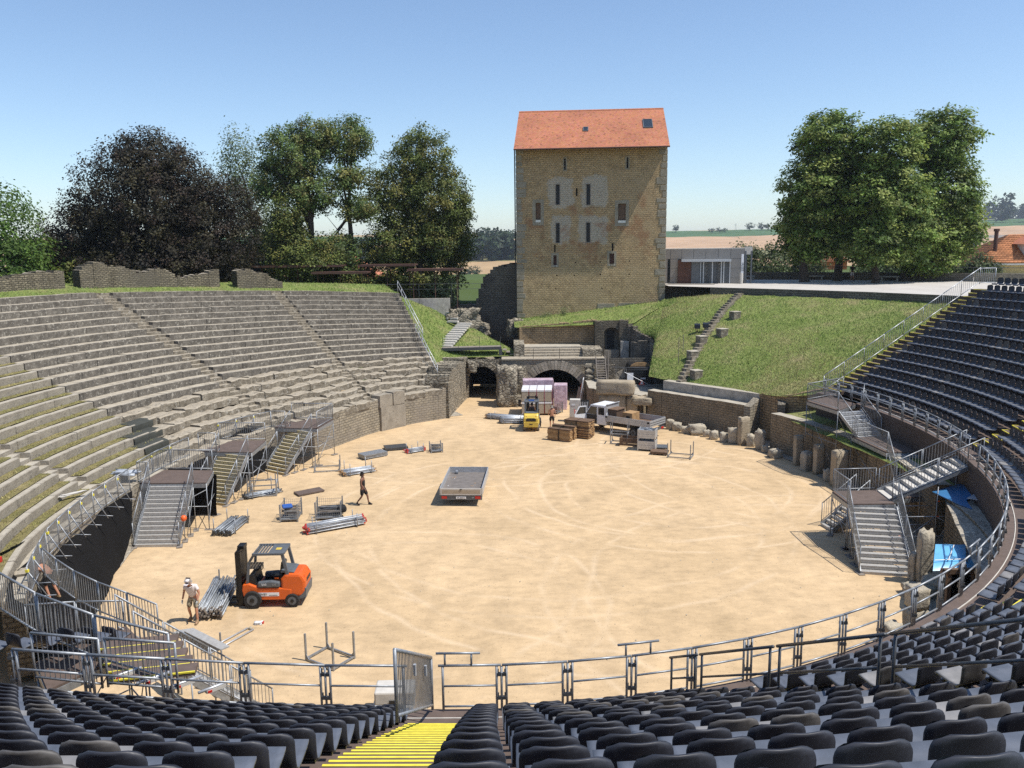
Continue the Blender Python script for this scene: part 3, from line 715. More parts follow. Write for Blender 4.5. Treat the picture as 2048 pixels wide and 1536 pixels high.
# lintel band and blocked doorway above the grass on the right
for (x0,x1,y0,y1) in ((1197,1232,607,626),(1240,1275,606,622)):
    u0,z1 = tz(x0,y0); u1,z0 = tz(x1,y1); MB().box(u0,u1,-.04,.2,z0,z1).build('stone_block', 'quoin', tower, bevel=.03)
# roof of plain tiles, with a flatter skirt at the eave
roof = MB(); EAV = TZ1-.15
prof = [(-1.5, EAV-.42), (.25, EAV+.66), (6.0, TZ1+4.05)]
def slope_pt(d):
    L1 = math.dist(prof[0],prof[1]); L2 = math.dist(prof[1],prof[2])
    if d < L1: f = d/L1; return (prof[0][0]+(prof[1][0]-prof[0][0])*f, prof[0][1]+(prof[1][1]-prof[0][1])*f)
    f = (d-L1)/L2; return (prof[1][0]+(prof[2][0]-prof[1][0])*f, prof[1][1]+(prof[2][1]-prof[1][1])*f)
LT = math.dist(prof[0],prof[1])+math.dist(prof[1],prof[2])
tv, tf, tc_ = [], [], []
rows = int(LT/.215); XL, XR = -.10, TW+.08
for sd in (0, 1):
    for i in range(rows+1):
        d0, d1 = i*.215, min(LT, i*.215+.33); a, b = slope_pt(min(d0,LT-.02)), slope_pt(d1)
        ncol = int((XR-XL)/.18); off = .09 if i % 2 else 0
        for j in range(ncol+1):
            x0 = XL+j*.18-off; x1 = min(x0+.172, XR); x0 = max(x0, XL)
            if x1-x0 < .03: continue
            li = .035+rnd.uniform(-.006,.01)
            ya, za, yb, zb = a[0], a[1]+li, b[0], b[1]+.006
            Y = (lambda y: y) if sd == 0 else (lambda y: 12-y)
            k = len(tv); tv += [(x0,Y(ya),za),(x1,Y(ya),za),(x1,Y(yb),zb),(x0,Y(yb),zb),(x0,Y(ya),za-.03),(x1,Y(ya),za-.03)]
            tf += [(k,k+1,k+2,k+3) if sd == 0 else (k+3,k+2,k+1,k), (k+4,k+5,k+1,k) if sd == 0 else (k,k+1,k+5,k+4)]
            v_ = rnd.uniform(.90,1.10)*(1.03 if rnd.random() > .05 else .68); c = (.48*v_, .185*v_*rnd.uniform(.9,1.12), .10*v_*rnd.uniform(.85,1.2)); tc_ += [c]*6
rf = MB(); rf.prism([(-1.48,EAV-.50),(.25,EAV+.58),(6,TZ1+3.98),(11.75,EAV+.58),(13.48,EAV-.50),(11.9,EAV-.2),(6,TZ1+2.6),(.1,EAV-.2)], XL+.02, XR-.02, 'x')
roofo = rf.build('roof', 'wood_dark', tower, fix=True)
o = link('roof_tiles', np_mesh('roof_tiles', np.array(tv), np.array(tf), 'roof_tile', np.array(tc_)), roofo); o['kind'] = 'stuff'
mb = MB()
for j in range(int((XR-XL)/.4)+1):
    x0 = XL+j*.4; mb.tube((x0,6,TZ1+4.03),(min(x0+.42,XR),6,TZ1+4.05),.13,8,.115)
mb.build('ridge_tiles', 'clay', roofo)
MB().tube((XL,-1.56,EAV-.43),(XR,-1.56,EAV-.43),.07,8).build('gutter', 'rust', roofo)
for (px0,px1,y0,y1) in ((1289,1307,246,263),(1168.5,1178,259.5,267)):
    u0, u1 = (px0-1035)/298*TW, (px1-1035)/298*TW
    f0, f1 = (300-y1)/(300-222), (300-y0)/(300-222); a, b = slope_pt(LT*f0), slope_pt(LT*f1)
    mb = MB(); d = V((0,b[0]-a[0],b[1]-a[1])); nn_ = V((0,-d.z,d.y)).normalized(); h = d.length; ang = math.atan2(d.z,d.y)
    c = V(((u0+u1)/2,(a[0]+b[0])/2,(a[1]+b[1])/2))+nn_*.07
    for q,s_ in (((-(u1-u0)/2,0),(.07,h,.12)),(((u1-u0)/2,0),(.07,h,.12)),((0,-h/2),(u1-u0+.07,.07,.11)),((0,h/2),(u1-u0+.07,.07,.11))):
        mb.obox(c+V((q[0],q[1]*math.cos(ang),q[1]*math.sin(ang))), s_, rx=ang)
    sk = mb.build('skylight', 'grey_paint', roofo); MB().obox(c+nn_*.02, ((u1-u0),h,.02), rx=ang).build('pane', 'glass_dark', sk)
MB().tube((-.12,-.08,TZ0+2.5),(-.12,-.08,EAV),.06,8).build('drain_pipe', 'black_metal', tower)
# tall dark ruin wall on the tower's left
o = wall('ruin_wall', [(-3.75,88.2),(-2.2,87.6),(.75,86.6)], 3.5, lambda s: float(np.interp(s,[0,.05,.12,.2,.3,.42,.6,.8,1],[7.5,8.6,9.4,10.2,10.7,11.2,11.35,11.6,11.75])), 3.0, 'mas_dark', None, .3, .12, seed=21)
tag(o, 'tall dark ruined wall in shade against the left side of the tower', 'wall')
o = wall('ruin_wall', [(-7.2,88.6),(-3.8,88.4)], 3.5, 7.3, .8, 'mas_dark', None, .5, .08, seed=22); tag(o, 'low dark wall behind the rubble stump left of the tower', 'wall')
o = rock('rubble_stump', (-4.7,82.2,4.7), (2.9,1.6,2.6), 31, 'rubble', .1, .22, 9, .62); tag(o, 'pale rubble stump of a wall on the left grass bank', 'ruin')
o = rock('rubble_stump', (-3.1,82.4,4.5), (1.7,1.2,1.3), 33, 'rubble', -.3, .2, 7, .7); tag(o, 'small sloping rubble remnant right of the pale stump', 'ruin')
o = rock('rubble_stump', (.35,81.0,4.6), (1.5,1.4,1.7), 34, 'rubble', .2, .2, 7, .7); tag(o, 'broken rubble corner at the foot of the tower left edge', 'ruin')
# concrete wall at the top of the left bank
o = wall('concrete_wall', [(-10.6,82.6),(-6.15,83.0)], 5.8, lambda s: 8.35, .4, 'concrete', None, 1.1); tag(o, 'smooth pale concrete wall at the top of the left bank', 'wall')
# steps in the left grass bank
bs = thing('garden_steps', 'short flight of pale steps cut into the left grass bank', 'steps', (-6,77,4.2))
for i in range(12):
    f = i/11; p = lerp((-6.3,74.2,4.35), (-4.6,80.3,6.0), f)
    sub(MB().obox((p[0], p[1], p[2]), (1.5-.1*f,.55,.16), R(-14)).build('step', 'concrete_pale', bs))
for i in range(4):
    f = i/3; p = lerp((-5.75,80.6,6.2), (-6.0,83,6.9), f); sub(MB().obox(p, (1.1,.5,.15), R(-14)).build('step', 'concrete_pale', bs))
# footbridge beam over the side passage
fb = thing('footbridge', 'thin steel footbridge beam crossing above the small vaulted passage', 'bridge', (-3.5,74,4.3))
sub(MB().beam((-6.3,73.9,4.42),(-.95,73.9,4.5),1.0,.10).build('deck', 'wood_grey', fb)); sub(MB().beam((-6.3,73.35,4.33),(-.9,73.35,4.41),.10,.26).build('beam', 'steel_dark', fb))
sub(MB().box(-1.15,-.85,73.3,73.6,3.4,4.3).build('support_post', 'steel_dark', fb))
for x in (-6.2,-4.8,-2.9,-1.0): sub(MB().tube((x,73.4,4.45),(x,73.4,5.5),.018).build('rail_post', 'steel_dark', fb))
for i in range(4): sub(MB().box(-.8+i*.32,-.45+i*.32,73.3,74.3,4.2-i*.2,4.26-i*.2).build('step', 'wood_grey', fb))
# ---------------------------------------------------------------- entrance front with main arch
EY = 71.6
ent = thing('arched_entrance', 'stone entrance front with a wide round arch and dark tunnel', 'gateway', (3.75, EY, 0))
def arch_face(x0, x1, zt, cx, cz, r, y, name, mat, parent, seg=28, jag=0.05):
    mb = MB(); mb.uv = []
    A = [math.pi*i/seg for i in range(seg+1)]
    prev = None
    xs = sorted([x0]+[cx-r*math.cos(a) for a in A]+[x1])
    def low(x): return cz+math.sqrt(max(0,r*r-(x-cx)**2)) if abs(x-cx) < r else -.3
    for a, b in zip(xs[:-1], xs[1:]):
        if b-a < 1e-5: continue
        mid = (a+b)/2; la, lb = (low(a), low(b)) if abs(mid-cx) < r else (-.3,-.3)
        k = len(mb.v); za, zb = zt, zt
        mb.v += [(a,y,la),(b,y,lb),(b,y,zb),(a,y,za)]; mb.uv += [(a,la),(b,lb),(b,zb),(a,za)]; mb.add([], [(k,k+1,k+2,k+3)])
    return mb.build(name, mat, parent)
def barrel(cx, cz, r, y0, y1, name, mat, parent, z0=-.3, seg=16):
    mb = MB(); mb.uv = []; pr_ = [(cx-r,z0)]+[(cx-r*math.cos(math.pi*i/seg), cz+r*math.sin(math.pi*i/seg)) for i in range(seg+1)]+[(cx+r,z0)]; s = 0
    for a, b in zip(pr_[:-1], pr_[1:]):
        L_ = math.dist(a,b); k = len(mb.v); mb.v += [(a[0],y0,a[1]),(b[0],y0,b[1]),(b[0],y1,b[1]),(a[0],y1,a[1])]; mb.uv += [(y0,s),(y0,s+L_),(y1,s+L_),(y1,s)]; s += L_; mb.add([], [(k,k+1,k+2,k+3)])
    return mb.build(name, mat, parent)
CX, CR = 3.75, 2.72
sub(arch_face(-.9, 8.2, 3.55, CX, 0, CR, EY, 'front_wall', 'mas_podium', ent))
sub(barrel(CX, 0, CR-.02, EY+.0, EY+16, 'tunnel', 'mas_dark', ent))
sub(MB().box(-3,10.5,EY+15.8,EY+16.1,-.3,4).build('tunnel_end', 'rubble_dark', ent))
sub(MB().box(1.9,4.9,EY+7,EY+7.05,1.55,2.45).build('backstage_panel', 'panel_grey', ent))
for x in (1.0,1.85,4.95,5.9): sub(MB().tube((x,EY+6.9,-.1),(x,EY+6.9,2.6),.05).build('backstage_post', 'steel_dark', ent))
sub(MB().tube((1,EY+6.9,1.5),(5.9,EY+6.9,1.5),.05).build('backstage_bar', 'steel_dark', ent))
nv = 34
for i in range(nv):
    a0, a1 = math.pi*(i+.04)/nv, math.pi*(i+.96)/nv; ro = CR+.78+rnd.uniform(-.05,.05); mb = MB(); y0 = EY-.05-rnd.uniform(0,.05)
    pts = [(CX-r*math.cos(a), r*math.sin(a)) for r, a in ((CR-.03,a0),(ro,a0),(ro,a1),(CR-.03,a1))]; mb.prism(pts, y0, EY+.5); sub(mb.build('voussoir', ['voussoir','voussoir_dark'][(i*7)%3 == 0], ent, fix=True))
# terrace over the arch: ledge, wide steps, brick back wall, niche
sub(MB().box(-.9,8.2,EY-.08,EY+3.0,3.552,3.66).build('terrace_ledge', 'bench_top_old', ent))
for i in range(4): sub(MB().box(1.15,6.35,EY+1.4+i*.55,EY+6.0,3.664+i*.17-(.0 if i == 0 else .168),3.664+i*.17+.0+.17-.0).build('terrace_step', 'curb_top' if i == 3 else 'bench_top_old', ent))
sub(MB().box(.2,1.15,EY+1.5,EY+6,3.6,4.75).build('side_pier', 'rubble', ent)); sub(MB().box(6.35,8.1,EY+1.0,EY+6,3.6,4.3).build('side_pier', 'rubble', ent))
sub(wall('brick_wall', [(.75,EY+5.2),(1.0,EY+5.25),(8.0,EY+4.95)], 3.6, lambda s: 5.95+.62*s, .8, 'mas_brown', ent, .45, .07, seed=41))
sub(wall('return_wall', [(7.72,EY+5.0),(7.75,EY+3.9),(8.55,EY+3.75)], 3.2, lambda s: 6.55, .7, 'mas_ruin', ent, .4, .07, seed=42))
NX, NR = 9.25, .78
sub(arch_face(8.4, 10.15, 6.62, NX, 5.2, NR, EY+3.9, 'niche_front', 'mas_ruin', ent, 12))
sub(barrel(NX, 5.2, NR, EY+3.9, EY+4.9, 'niche_vault', 'mas_podium', ent, 3.0, 12))
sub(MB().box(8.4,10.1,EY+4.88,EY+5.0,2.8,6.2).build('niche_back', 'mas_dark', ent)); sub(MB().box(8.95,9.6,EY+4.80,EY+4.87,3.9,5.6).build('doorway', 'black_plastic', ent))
sub(MB().box(8.5,10.0,EY+3.95,EY+4.8,2.9,3.85).build('niche_sill', 'curb_face', ent))
sub(wall('jamb_wall', [(9.95,EY+3.7),(10.75,EY+3.6)], 2.5, 6.75, .9, 'mas_ruin', ent, .4, .1, seed=43))
sub(wall('jamb_wall', [(10.0,EY+3.2),(10.75,EY+3.1)], 2.5, 4.75, .5, 'concrete', ent, .4))
# retaining wall with the smaller vault on the right of the arch
rv = thing('side_vault', 'dark rubble wall with a small vaulted opening right of the main arch', 'ruin', (10.5,70,0))
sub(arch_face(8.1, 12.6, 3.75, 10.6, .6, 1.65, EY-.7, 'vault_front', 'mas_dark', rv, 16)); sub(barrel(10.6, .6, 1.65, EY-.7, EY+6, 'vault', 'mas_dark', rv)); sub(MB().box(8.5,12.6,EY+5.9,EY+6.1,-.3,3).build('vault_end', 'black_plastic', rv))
sub(wall('vault_wall', [(8.15,EY-.75),(8.3,EY-1.0),(9.0,EY-.95)], -.3, lambda s: 3.3, .9, 'rubble_dark', rv, .4, .15, seed=51))
sub(wall('vault_wall', [(10.7,EY+1.6),(12.7,EY+1.0)], 2.0, lambda s: 4.75+.2*s, .8, 'mas_dark', rv, .3, .12, seed=52))
sub(wall('vault_wall', [(12.35,EY+1.2),(12.5,EY-3.2)], 1.0, lambda s: 4.9-1.2*s, .8, 'rubble', rv, .3, .14, seed=53)); sub(wall('vault_wall', [(12.25,EY-3.4),(13.1,EY-3.5)], 1.0, lambda s: 4.0, .8, 'mas_ruin', rv, .3, .14, seed=54))
for i in range(9):
    a0, a1 = math.pi*(i+.05+1.5)/12, math.pi*(i+.95+1.5)/12; mb = MB(); pts = [(10.6-r*math.cos(a), .6+r*math.sin(a)) for r, a in ((1.62,a0),(2.3+rnd.uniform(-.1,.1),a0),(2.3+rnd.uniform(-.1,.1),a1),(1.62,a1))]
    mb.prism(pts, EY-.85, EY-.4); sub(mb.build('voussoir', 'voussoir', rv, fix=True))
# small vaulted passage on the left with rubble piers
sv = thing('side_passage', 'small vaulted rubble passage left of the main arch with sunlit floor', 'ruin', (-2.6,73,0))
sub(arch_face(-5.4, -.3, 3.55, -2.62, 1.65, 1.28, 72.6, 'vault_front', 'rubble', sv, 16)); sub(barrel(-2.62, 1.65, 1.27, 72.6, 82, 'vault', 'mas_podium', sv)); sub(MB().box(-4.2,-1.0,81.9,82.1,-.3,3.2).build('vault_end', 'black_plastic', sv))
o = rock('vault_rim', (-3.55,72.2,2.45), (.75,.9,.95), 61, 'rubble', .2, .15, 6, .7, sv); sub(o)
for i in range(13):
    a0, a1 = math.pi*(i+.06)/13, math.pi*(i+.94)/13; mb = MB(); ro = 1.75+rnd.uniform(-.12,.12); mb.prism([(-2.62-r*math.cos(a), 1.65+r*math.sin(a)) for r,a in ((1.26,a0),(ro,a0),(ro,a1),(1.26,a1))], 72.35-rnd.uniform(0,.15), 72.9); sub(mb.build('voussoir', 'rubble', sv, fix=True))
sub(wall('passage_wall', [(-5.0,63.7),(-4.75,66.5),(-4.35,70),(-3.95,73.2)], -.3, lambda s: float(np.interp(s,[0,.06,.2,.5,1],[2.5,3.3,3.75,3.6,3.7])), 1.9, 'rubble', sv, .35, .15, seed=62))
o = rock('rubble_pier', (-.45,69.3,-.15), (1.65,2.6,3.5), 63, 'rubble', .06, .10, 10, .8); tag(o, 'thick rubble pier standing between the small passage and the main arch', 'ruin')
o = rock('rubble_pier', (.55,70.9,-.15), (1.2,1.6,3.1), 64, 'rubble', -.1, .12, 9, .8); tag(o, 'ragged rubble edge directly left of the main arch', 'ruin')
for i in range(3): o = MB().box(-.05-.0*i,.75,68.6+i*.5,69.1+i*.5,-.05,.22*(i+1)).build('stone_step', 'curb_face', ent); sub(o)
sub(wall('retaining_wall', [(10.55,75.3),(11.25,74.2),(12.6,72.4),(13.15,70.6),(13.3,65.4)], 1.0, lambda s: float(np.interp(s,[0,.12,.33,.5,1],[6.5,5.75,5.15,4.6,3.3])), .6, 'rubble_dark', rv, .35, .1, seed=55))
# low podium wall right of the arch and platform behind it
rp_ = thing('podium_wall', 'brown podium wall between the main arch and the big stone slabs', 'wall', (7,65,0))
sub(wall('masonry', [(6.35,71.4),(6.3,66.2),(6.9,65.2),(8.6,63.6),(10.0,62.4)], -.3, lambda s: 1.95, .7, 'mas_fascia_wall', rp_, .5, .03, seed=71, topmat='curb_top'))
sub(MB().prism([(6.5,71.3),(6.6,66.2),(8.6,64.0),(10.4,62.9),(13.4,64.5),(12.6,70.8)], 1.6, 1.9, 'z').build('platform', 'curb_top', rp_))
# timber stair up to the terrace
ws = thing('timber_stair', 'steep timber stair leaning up to the terrace right of the arch', 'stairs', (7.6,69.8,1.9))
for i in range(9): sub(MB().obox((7.72,69.3+i*.16,2.05+i*.185),(.72,.24,.06)).build('tread', 'wood_grey', ws))
sub(MB().beam((8.12,69.2,1.9),(8.12,70.9,3.9),.05,.2).build('stringer', 'wood_grey', ws)); sub(MB().beam((7.32,69.2,1.9),(7.32,70.9,3.9),.05,.2).build('stringer', 'wood_grey', ws)); sub(MB().tube((8.2,69.1,1.9),(8.2,69.1,4.6),.05).build('newel_post', 'wood_grey', ws))
for i in range(3):
    o = rock('rubble_step', (6.75,70.3+i*.35,1.85+.45*i), (.8,.7,.5), 80+i, 'rubble', 0, .15, 6, .75); tag(o, 'mossy rubble step beside the timber stair, %s from the bottom' % ordn(i+1), 'stone')
# great standing slabs in front
gs = [((7.95,62.1,2.15),(2.9,1.1,1.05),'upper great stone block lying on top of the slabs behind the truck'),((7.75,62.3,-.1),(2.1,.7,2.25),'broad upright stone slab under the upper block behind the truck'),((9.25,62.2,-.1),(.9,.6,2.1),'narrow upright stone slab at the right end of the block group'),((10.05,62.0,1.35),(1.5,1.2,.55),'tilted stone cap slab right of the great block')]
for i,(l,s_,lab) in enumerate(gs):
    o = rock('stone_slab', l, s_, 90+i, 'slab_stone', -.25, .04, 6, .9); tag(o, lab, 'stone')
# curved right podium wall, its kerb, and the cross wall by the recess
o = wall('curved_wall', [(10.4,61.9),(11.6,60.6),(13.1,59.0),(14.8,57.1),(16.3,55.1)], -.3, lambda s: 2.45, .75, 'mas_fascia_wall', None, .5, .02, seed=75, topmat='curb_top'); tag(o, 'curved brown podium wall behind the row of boulders', 'wall')
o = wall('stone_kerb', [(11.6,62.0),(13.4,60.0),(15.0,58.4),(17.2,56.0)], 2.2, 3.15, .7, 'concrete', None, 2.2, .01, seed=76, topmat='curb_top'); tag(o, 'long pale stone kerb above the curved podium wall', 'kerb')
o = wall('cross_wall', [(16.3,55.0),(18.6,57.3)], -.3, lambda s: 2.4+1.2*s, .5, 'mas_podium', None, .35, .04, seed=77); tag(o, 'short sloping wall lit by the sun beside the recess', 'wall')
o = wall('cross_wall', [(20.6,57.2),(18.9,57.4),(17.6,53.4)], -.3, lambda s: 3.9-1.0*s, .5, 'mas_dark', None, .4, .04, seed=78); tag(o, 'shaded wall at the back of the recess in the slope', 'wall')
o = wall('podium_wall', [(16.95,52.6),(17.9,50.2),(18.7,47.4),(19.3,44),(19.6,40.5),(19.3,36)], -.3, lambda s: 2.5, .7, 'mas_fascia_wall', None, .5, .03, seed=79, topmat='curb_top'); tag(o, 'brown podium wall running behind the scaffold on the right', 'wall')
o = wall('podium_wall', [(18.9,34.4),(18.4,31.5),(17.6,28.6),(16.2,25.6),(14.5,23.2)], -.3, lambda s: 2.45, .9, 'mas_fascia_wall', None, .5, .03, seed=80, topmat='gravel'); tag(o, 'brown podium wall under the grandstand at the right, by the tarpaulins', 'wall')
o = wall('retaining_wall', [(p[0],p[1]) for p in RB[2:]], -.3, lambda s: float(np.interp(s,[0,.33,.65,1],[3.05,3.35,4.15,5.5])), .6, 'mas_brown', None, .4, .05, seed=81); tag(o, 'brown retaining wall at the foot of the grass slope beside the recess', 'wall')
tag(grid_surface('earth_bank', lambda u,v: (lambda p: (p[0], p[1], 2.3+.25*v+.1*mn.noise(V((p[0],p[1],0)))))(lerp(lerp((18.9,34.6),(14.6,23.3),u), lerp((24,37),(18,19),u), v)), 14, 8, 'gravel'), kind='structure')
tag(grid_surface('earth_bank', lambda u,v: (lambda p: (p[0], p[1], 2.35+.35*v+.1*mn.noise(V((p[0],p[1],0)))))(lerp(lerp((17.3,52.8),(19.8,36),u), lerp((21.6,53),(24,37),u), v)), 14, 8, 'grass'), kind='structure')
# ================================================================ TEMPORARY GRANDSTAND
SC, SBX, SAY = (-1.0, 42.5), 22.06, 27.16
def st(th, d=0.):            # left of the middle aisle the rows run almost straight
    p = st_e(th, d)
    return p if p.x > -1.5 else V((p.x, 15.345-d+.012*(p.x+1.5)**2, 0))
def st_e(th, d=0.):
    c, s = math.cos(th), math.sin(th); nx, nyy = c/SBX, s/SAY; l = math.hypot(nx, nyy)
    return V((SC[0]+SBX*c+d*nx/l, SC[1]+SAY*s+d*nyy/l, 0))
def stn(th):
    q = st_e(th)
    if q.x < -1.5: return V((.024*(q.x+1.5), -1, 0)).normalized()
    c, s = math.cos(th), math.sin(th); return V((c/SBX, s/SAY, 0)).normalized()
def th_step(th, d, ds):     # angle after moving ds metres along the curve at offset d
    a, b = st(th, d), st(th+1e-3, d); return th+ds*1e-3/(b-a).length
RW, RR, NR_, FZ = .80, .45, 15, 4.0
TH0, TH1 = R(-124), R(20)
def row_d(k): return .25+RW*k          # front edge of row floor
def row_z(k): return FZ+RR*k
AIS = [R(-91.25), R(-77.0), R(-56.5), R(-33), R(-13)]       # aisle centre angles on the front rail
AWF, AWT = 1.28, 1.28
AW = 1.2
def ais_th(i, d):            # the middle aisle runs slightly askew of the radius
    return AIS[i]+(R(.95)*min(1.2,d/11) if i == 0 else 0)
def ais_w(d, i=0): return 1.7 if i == 1 else AWF+(AWT-AWF)*min(1,max(0,d/11))
stand = thing('grandstand', 'steel and plywood temporary grandstand curving round the near and right side', 'grandstand', (10,10,0))
def arc_pts(d, th0=TH0, th1=TH1, step=.7):
    out, th = [th0], th0
    while True:
        th = th_step(th, d, step)
        if th >= th1: break
        out.append(th)
    out.append(th1); return out
for k in range(NR_):
    d0, d1, z = row_d(k), row_d(k+1)+.03, row_z(k)
    if k == 0: d0 = -.25
    A = arc_pts(max(d0,0)); mb = MB()
    for th in A:
        a, b = st(th,d0), st(th,d1); zl = z-(RR+.02 if k else .18)
        mb.v += [(a.x,a.y,zl),(a.x,a.y,z),(b.x,b.y,z),(b.x,b.y,z-.04)]
    for i in range(len(A)-1):
        q, w_ = 4*i, 4*i+4; mb.mi = 1; mb.add([], [(w_,w_+1,q+1,q)]); mb.mi = 0; mb.add([], [(w_+1,w_+2,q+2,q+1)])
    mb.mi = 1; mb.add([], [(0,1,2,3)]); q = 4*(len(A)-1); mb.add([], [(q+3,q+2,q+1,q)])
    sub(mb.build('row_floor', ['plywood','fascia'], stand))
# brown fascia under the front edge, back closure, end closure of the stand
mb = MB(); A = arc_pts(0)
for th in A:
    a, b = st(th,-.20), st(th,-.14); mb.v += [(a.x,a.y,2.25),(a.x,a.y,3.97),(b.x,b.y,3.97)]
for i in range(len(A)-1):
    q, w_ = 3*i, 3*i+3; mb.add([], [(w_,w_+1,q+1,q),(w_+1,w_+2,q+2,q+1)])
sub(mb.build('fascia_board', 'fascia', stand))
mb = MB()
for i in range(0, len(A)-1):
    a, b = st(A[i],.1), st(A[i+1],.1); mb.tube((a.x,a.y,4.006),(b.x,b.y,4.006),.018,4)
sub(mb.build('edge_line', 'concrete_pale', stand))
dend = row_d(NR_)+.2
for th in (TH1,):
    mb = MB(); pts = [(row_d(0)-.4,0)]
    poly = []
    for k in range(NR_): poly += [(row_d(k), row_z(k)-.05), (row_d(k+1), row_z(k)-.05)]
    poly = [(row_d(0),1.5)]+poly+[(row_d(NR_),1.5)]; n = len(poly)
    mb.add([(*(st(th-.0008,d)[:2]), z) for d,z in poly], [tuple(range(n))]); sub(mb.build('end_panel', 'steel_dark', stand))
mb = MB(); A = arc_pts(dend)
for th in A:
    a = st(th, dend-.15); mb.v += [(a.x,a.y,0),(a.x,a.y,row_z(NR_-1))]
mb.add([], [(2*i,2*i+1,2*i+3,2*i+2) for i in range(len(A)-1)]); sub(mb.build('back_panel', 'steel_dark', stand))
# scaffold legs under the front edge on the right
for th in np.arange(R(-45), R(18), R(4.2)):
    mb = MB()
    for d in (.05, 1.8): a = st(th,d); mb.tube((a.x,a.y,.3),(a.x,a.y,3.8),.035)
    a, b = st(th,.05), st(th,1.8); mb.tube((a.x,a.y,.8),(b.x,b.y,3.4),.025); sub(mb.build('scaffold_leg', 'steel', stand))
# aisle steps with yellow edges
step_me = MB().box(-AW/2,AW/2,0,RW*.5,-.24,0).mesh('step', 'plywood'); edge_me = MB().box(-AW/2,AW/2,-.012,.020,-.03,.006).box(-AW/2-.012,-AW/2+.03,.021,RW*.5,-.03,.006).mesh('yellow_edge', 'yellow')
def aisle(i, th=None):
    for k in range(1, NR_):
        for h in (0,1):
            if i is not None: th = ais_th(i, row_d(k)-RW*.25)
            n = stn(th)
            p = st(th, row_d(k)-RW*.5+h*RW*.5); z = row_z(k-1)+RR*.5*(h+1)+.004
            rz = math.atan2(n.y, n.x)-math.pi/2
            o = link('aisle_step', step_me, stand, (p.x,p.y,z), rz); sub(o); o.scale.x = ais_w(row_d(k), i)/AW; link('yellow_edge', edge_me, o)
for a in range(len(AIS)): aisle(a)
aisle(None, th_step(TH1, 3, -.7))
# ---------------------------------------------------------------- seats
def seat_mesh(name, nx, nz, mats):
    """one-piece plastic shell; x across, +y towards the arena (front), z up, origin on the floor under the backrest"""
    vs, fs = [], []
    Wd = .240
    prof = []    # (y, z, halfwidth factor) from front lip over the pan and up the back
    P = [(.455,.385,.86),(.465,.425,.93),(.44,.445,.97),(.34,.440,1.),(.18,.425,1.),(.07,.425,1.),(.02,.455,.99),(-.006,.525,.985),(-.024,.61,.985),(-.040,.70,.985),(-.050,.755,.96),(-.056,.79,.89),(-.060,.812,.74)]
    for (y,z,wf) in P:
        for i in range(nx+1):
            u = -1+2*i/nx; x = u*Wd*wf; back = max(0,(z-.45)/.35)
            yy = y + back*.055*(u*u) - (.012*(1-u*u) if z < .445 else 0)*0; zz = z - (.016*(1-u*u) if .1 < y < .4 else 0) - (back*.03*u**4 if z > .7 else 0)
            vs.append((x,yy,zz))
    n1 = nx+1; m_ = len(P)
    for j in range(m_-1):
        for i in range(nx): fs.append((j*n1+i, j*n1+i+1, (j+1)*n1+i+1, (j+1)*n1+i))
    nb = len(vs)      # back/under shell
    for j,(y,z,wf) in enumerate(P):
        for i in range(n1):
            x,yy,zz = vs[j*n1+i]; bk = j >= 6
            vs.append((x*.985, yy-(.015 if bk else .0), zz-(.003 if bk else .035)))
    for j in range(m_-1):
        for i in range(nx): fs.append((nb+j*n1+i, nb+(j+1)*n1+i, nb+(j+1)*n1+i+1, nb+j*n1+i+1))
    for j in range(m_-1):
        a, b = j*n1, (j+1)*n1; fs.append((a,b,nb+b,nb+a)); a, b = a+nx, b+nx; fs.append((a,nb+a,nb+b,b))
    for i in range(nx):
        fs.append((i,nb+i,nb+i+1,i+1)); a = (m_-1)*n1+i; fs.append((a,a+1,nb+a+1,nb+a))
    return np.array(vs), np.array(fs), m_, n1
sv_, sf_, m_, n1 = seat_mesh('seat', 8, 12, 'seat')
# split into pan (rows 0..6) and backrest (rows 5..) as two part meshes
def part_mesh(name, mat, lo, hi):
    cz = sv_[sf_].mean(1); row = np.array([[(v % (m_*n1))//n1 for v in f] for f in sf_]); keep = (row.min(1) >= lo) & (row.max(1) <= hi)
    f = sf_[keep]; used = np.unique(f); mp = -np.ones(len(sv_), int); mp[used] = np.arange(len(used)); return np_mesh(name, sv_[used], mp[f], mat, smooth=True)
seat_parts = {c: (part_mesh('seat_pan', c.replace('seat','seat_pan'), 0, 6), part_mesh('backrest', c, 6, m_-1)) for c in ('seat','seat_faded')}
bracket = MB().box(-.03,.03,.05,.12,0,.41).box(-.2,.2,.05,.10,.36,.395).mesh('bracket', 'steel_dark')
slots = []      # (row, block, index, x, y, z, rz)
bounds = [TH0]+AIS+[TH1]
for k in range(NR_):
    d = row_d(k)+.62; z = row_z(k)
    for bi in range(len(bounds)-1):
        a, b = bounds[bi], bounds[bi+1]
        half = ais_w(d,bi-1)/2+.27; half2 = ais_w(d,bi)/2+.27
        a, b = (ais_th(bi-1,d) if bi > 0 else a), (ais_th(bi,d) if bi < len(AIS) else b)
        a2 = th_step(a, d, half if bi > 0 else .3); b2 = th_step(b, d, -half2 if bi < len(bounds)-2 else -1.75)
        L_ = 0; th = a2; q = []
        # arc length
        pa = st(a2,d); tt = a2; ln = 0
        for i in range(1,60):
            t2 = a2+(b2-a2)*i/59; p = st(t2,d); ln += (p-pa).length; pa = p
        cnt = int(ln/.555)+1; ex = (ln-(cnt-1)*.555)
        # keep seats tight to the aisle side, leave slack at the far end
        th = th_step(a2, d, 0)
        for i in range(cnt):
            p = st(th,d); n = stn(th)
            slots.append((k, bi, i, cnt, p.x, p.y, z, math.atan2(-n.y,-n.x)-math.pi/2)); th = th_step(th, d, ln/max(1,cnt-1))
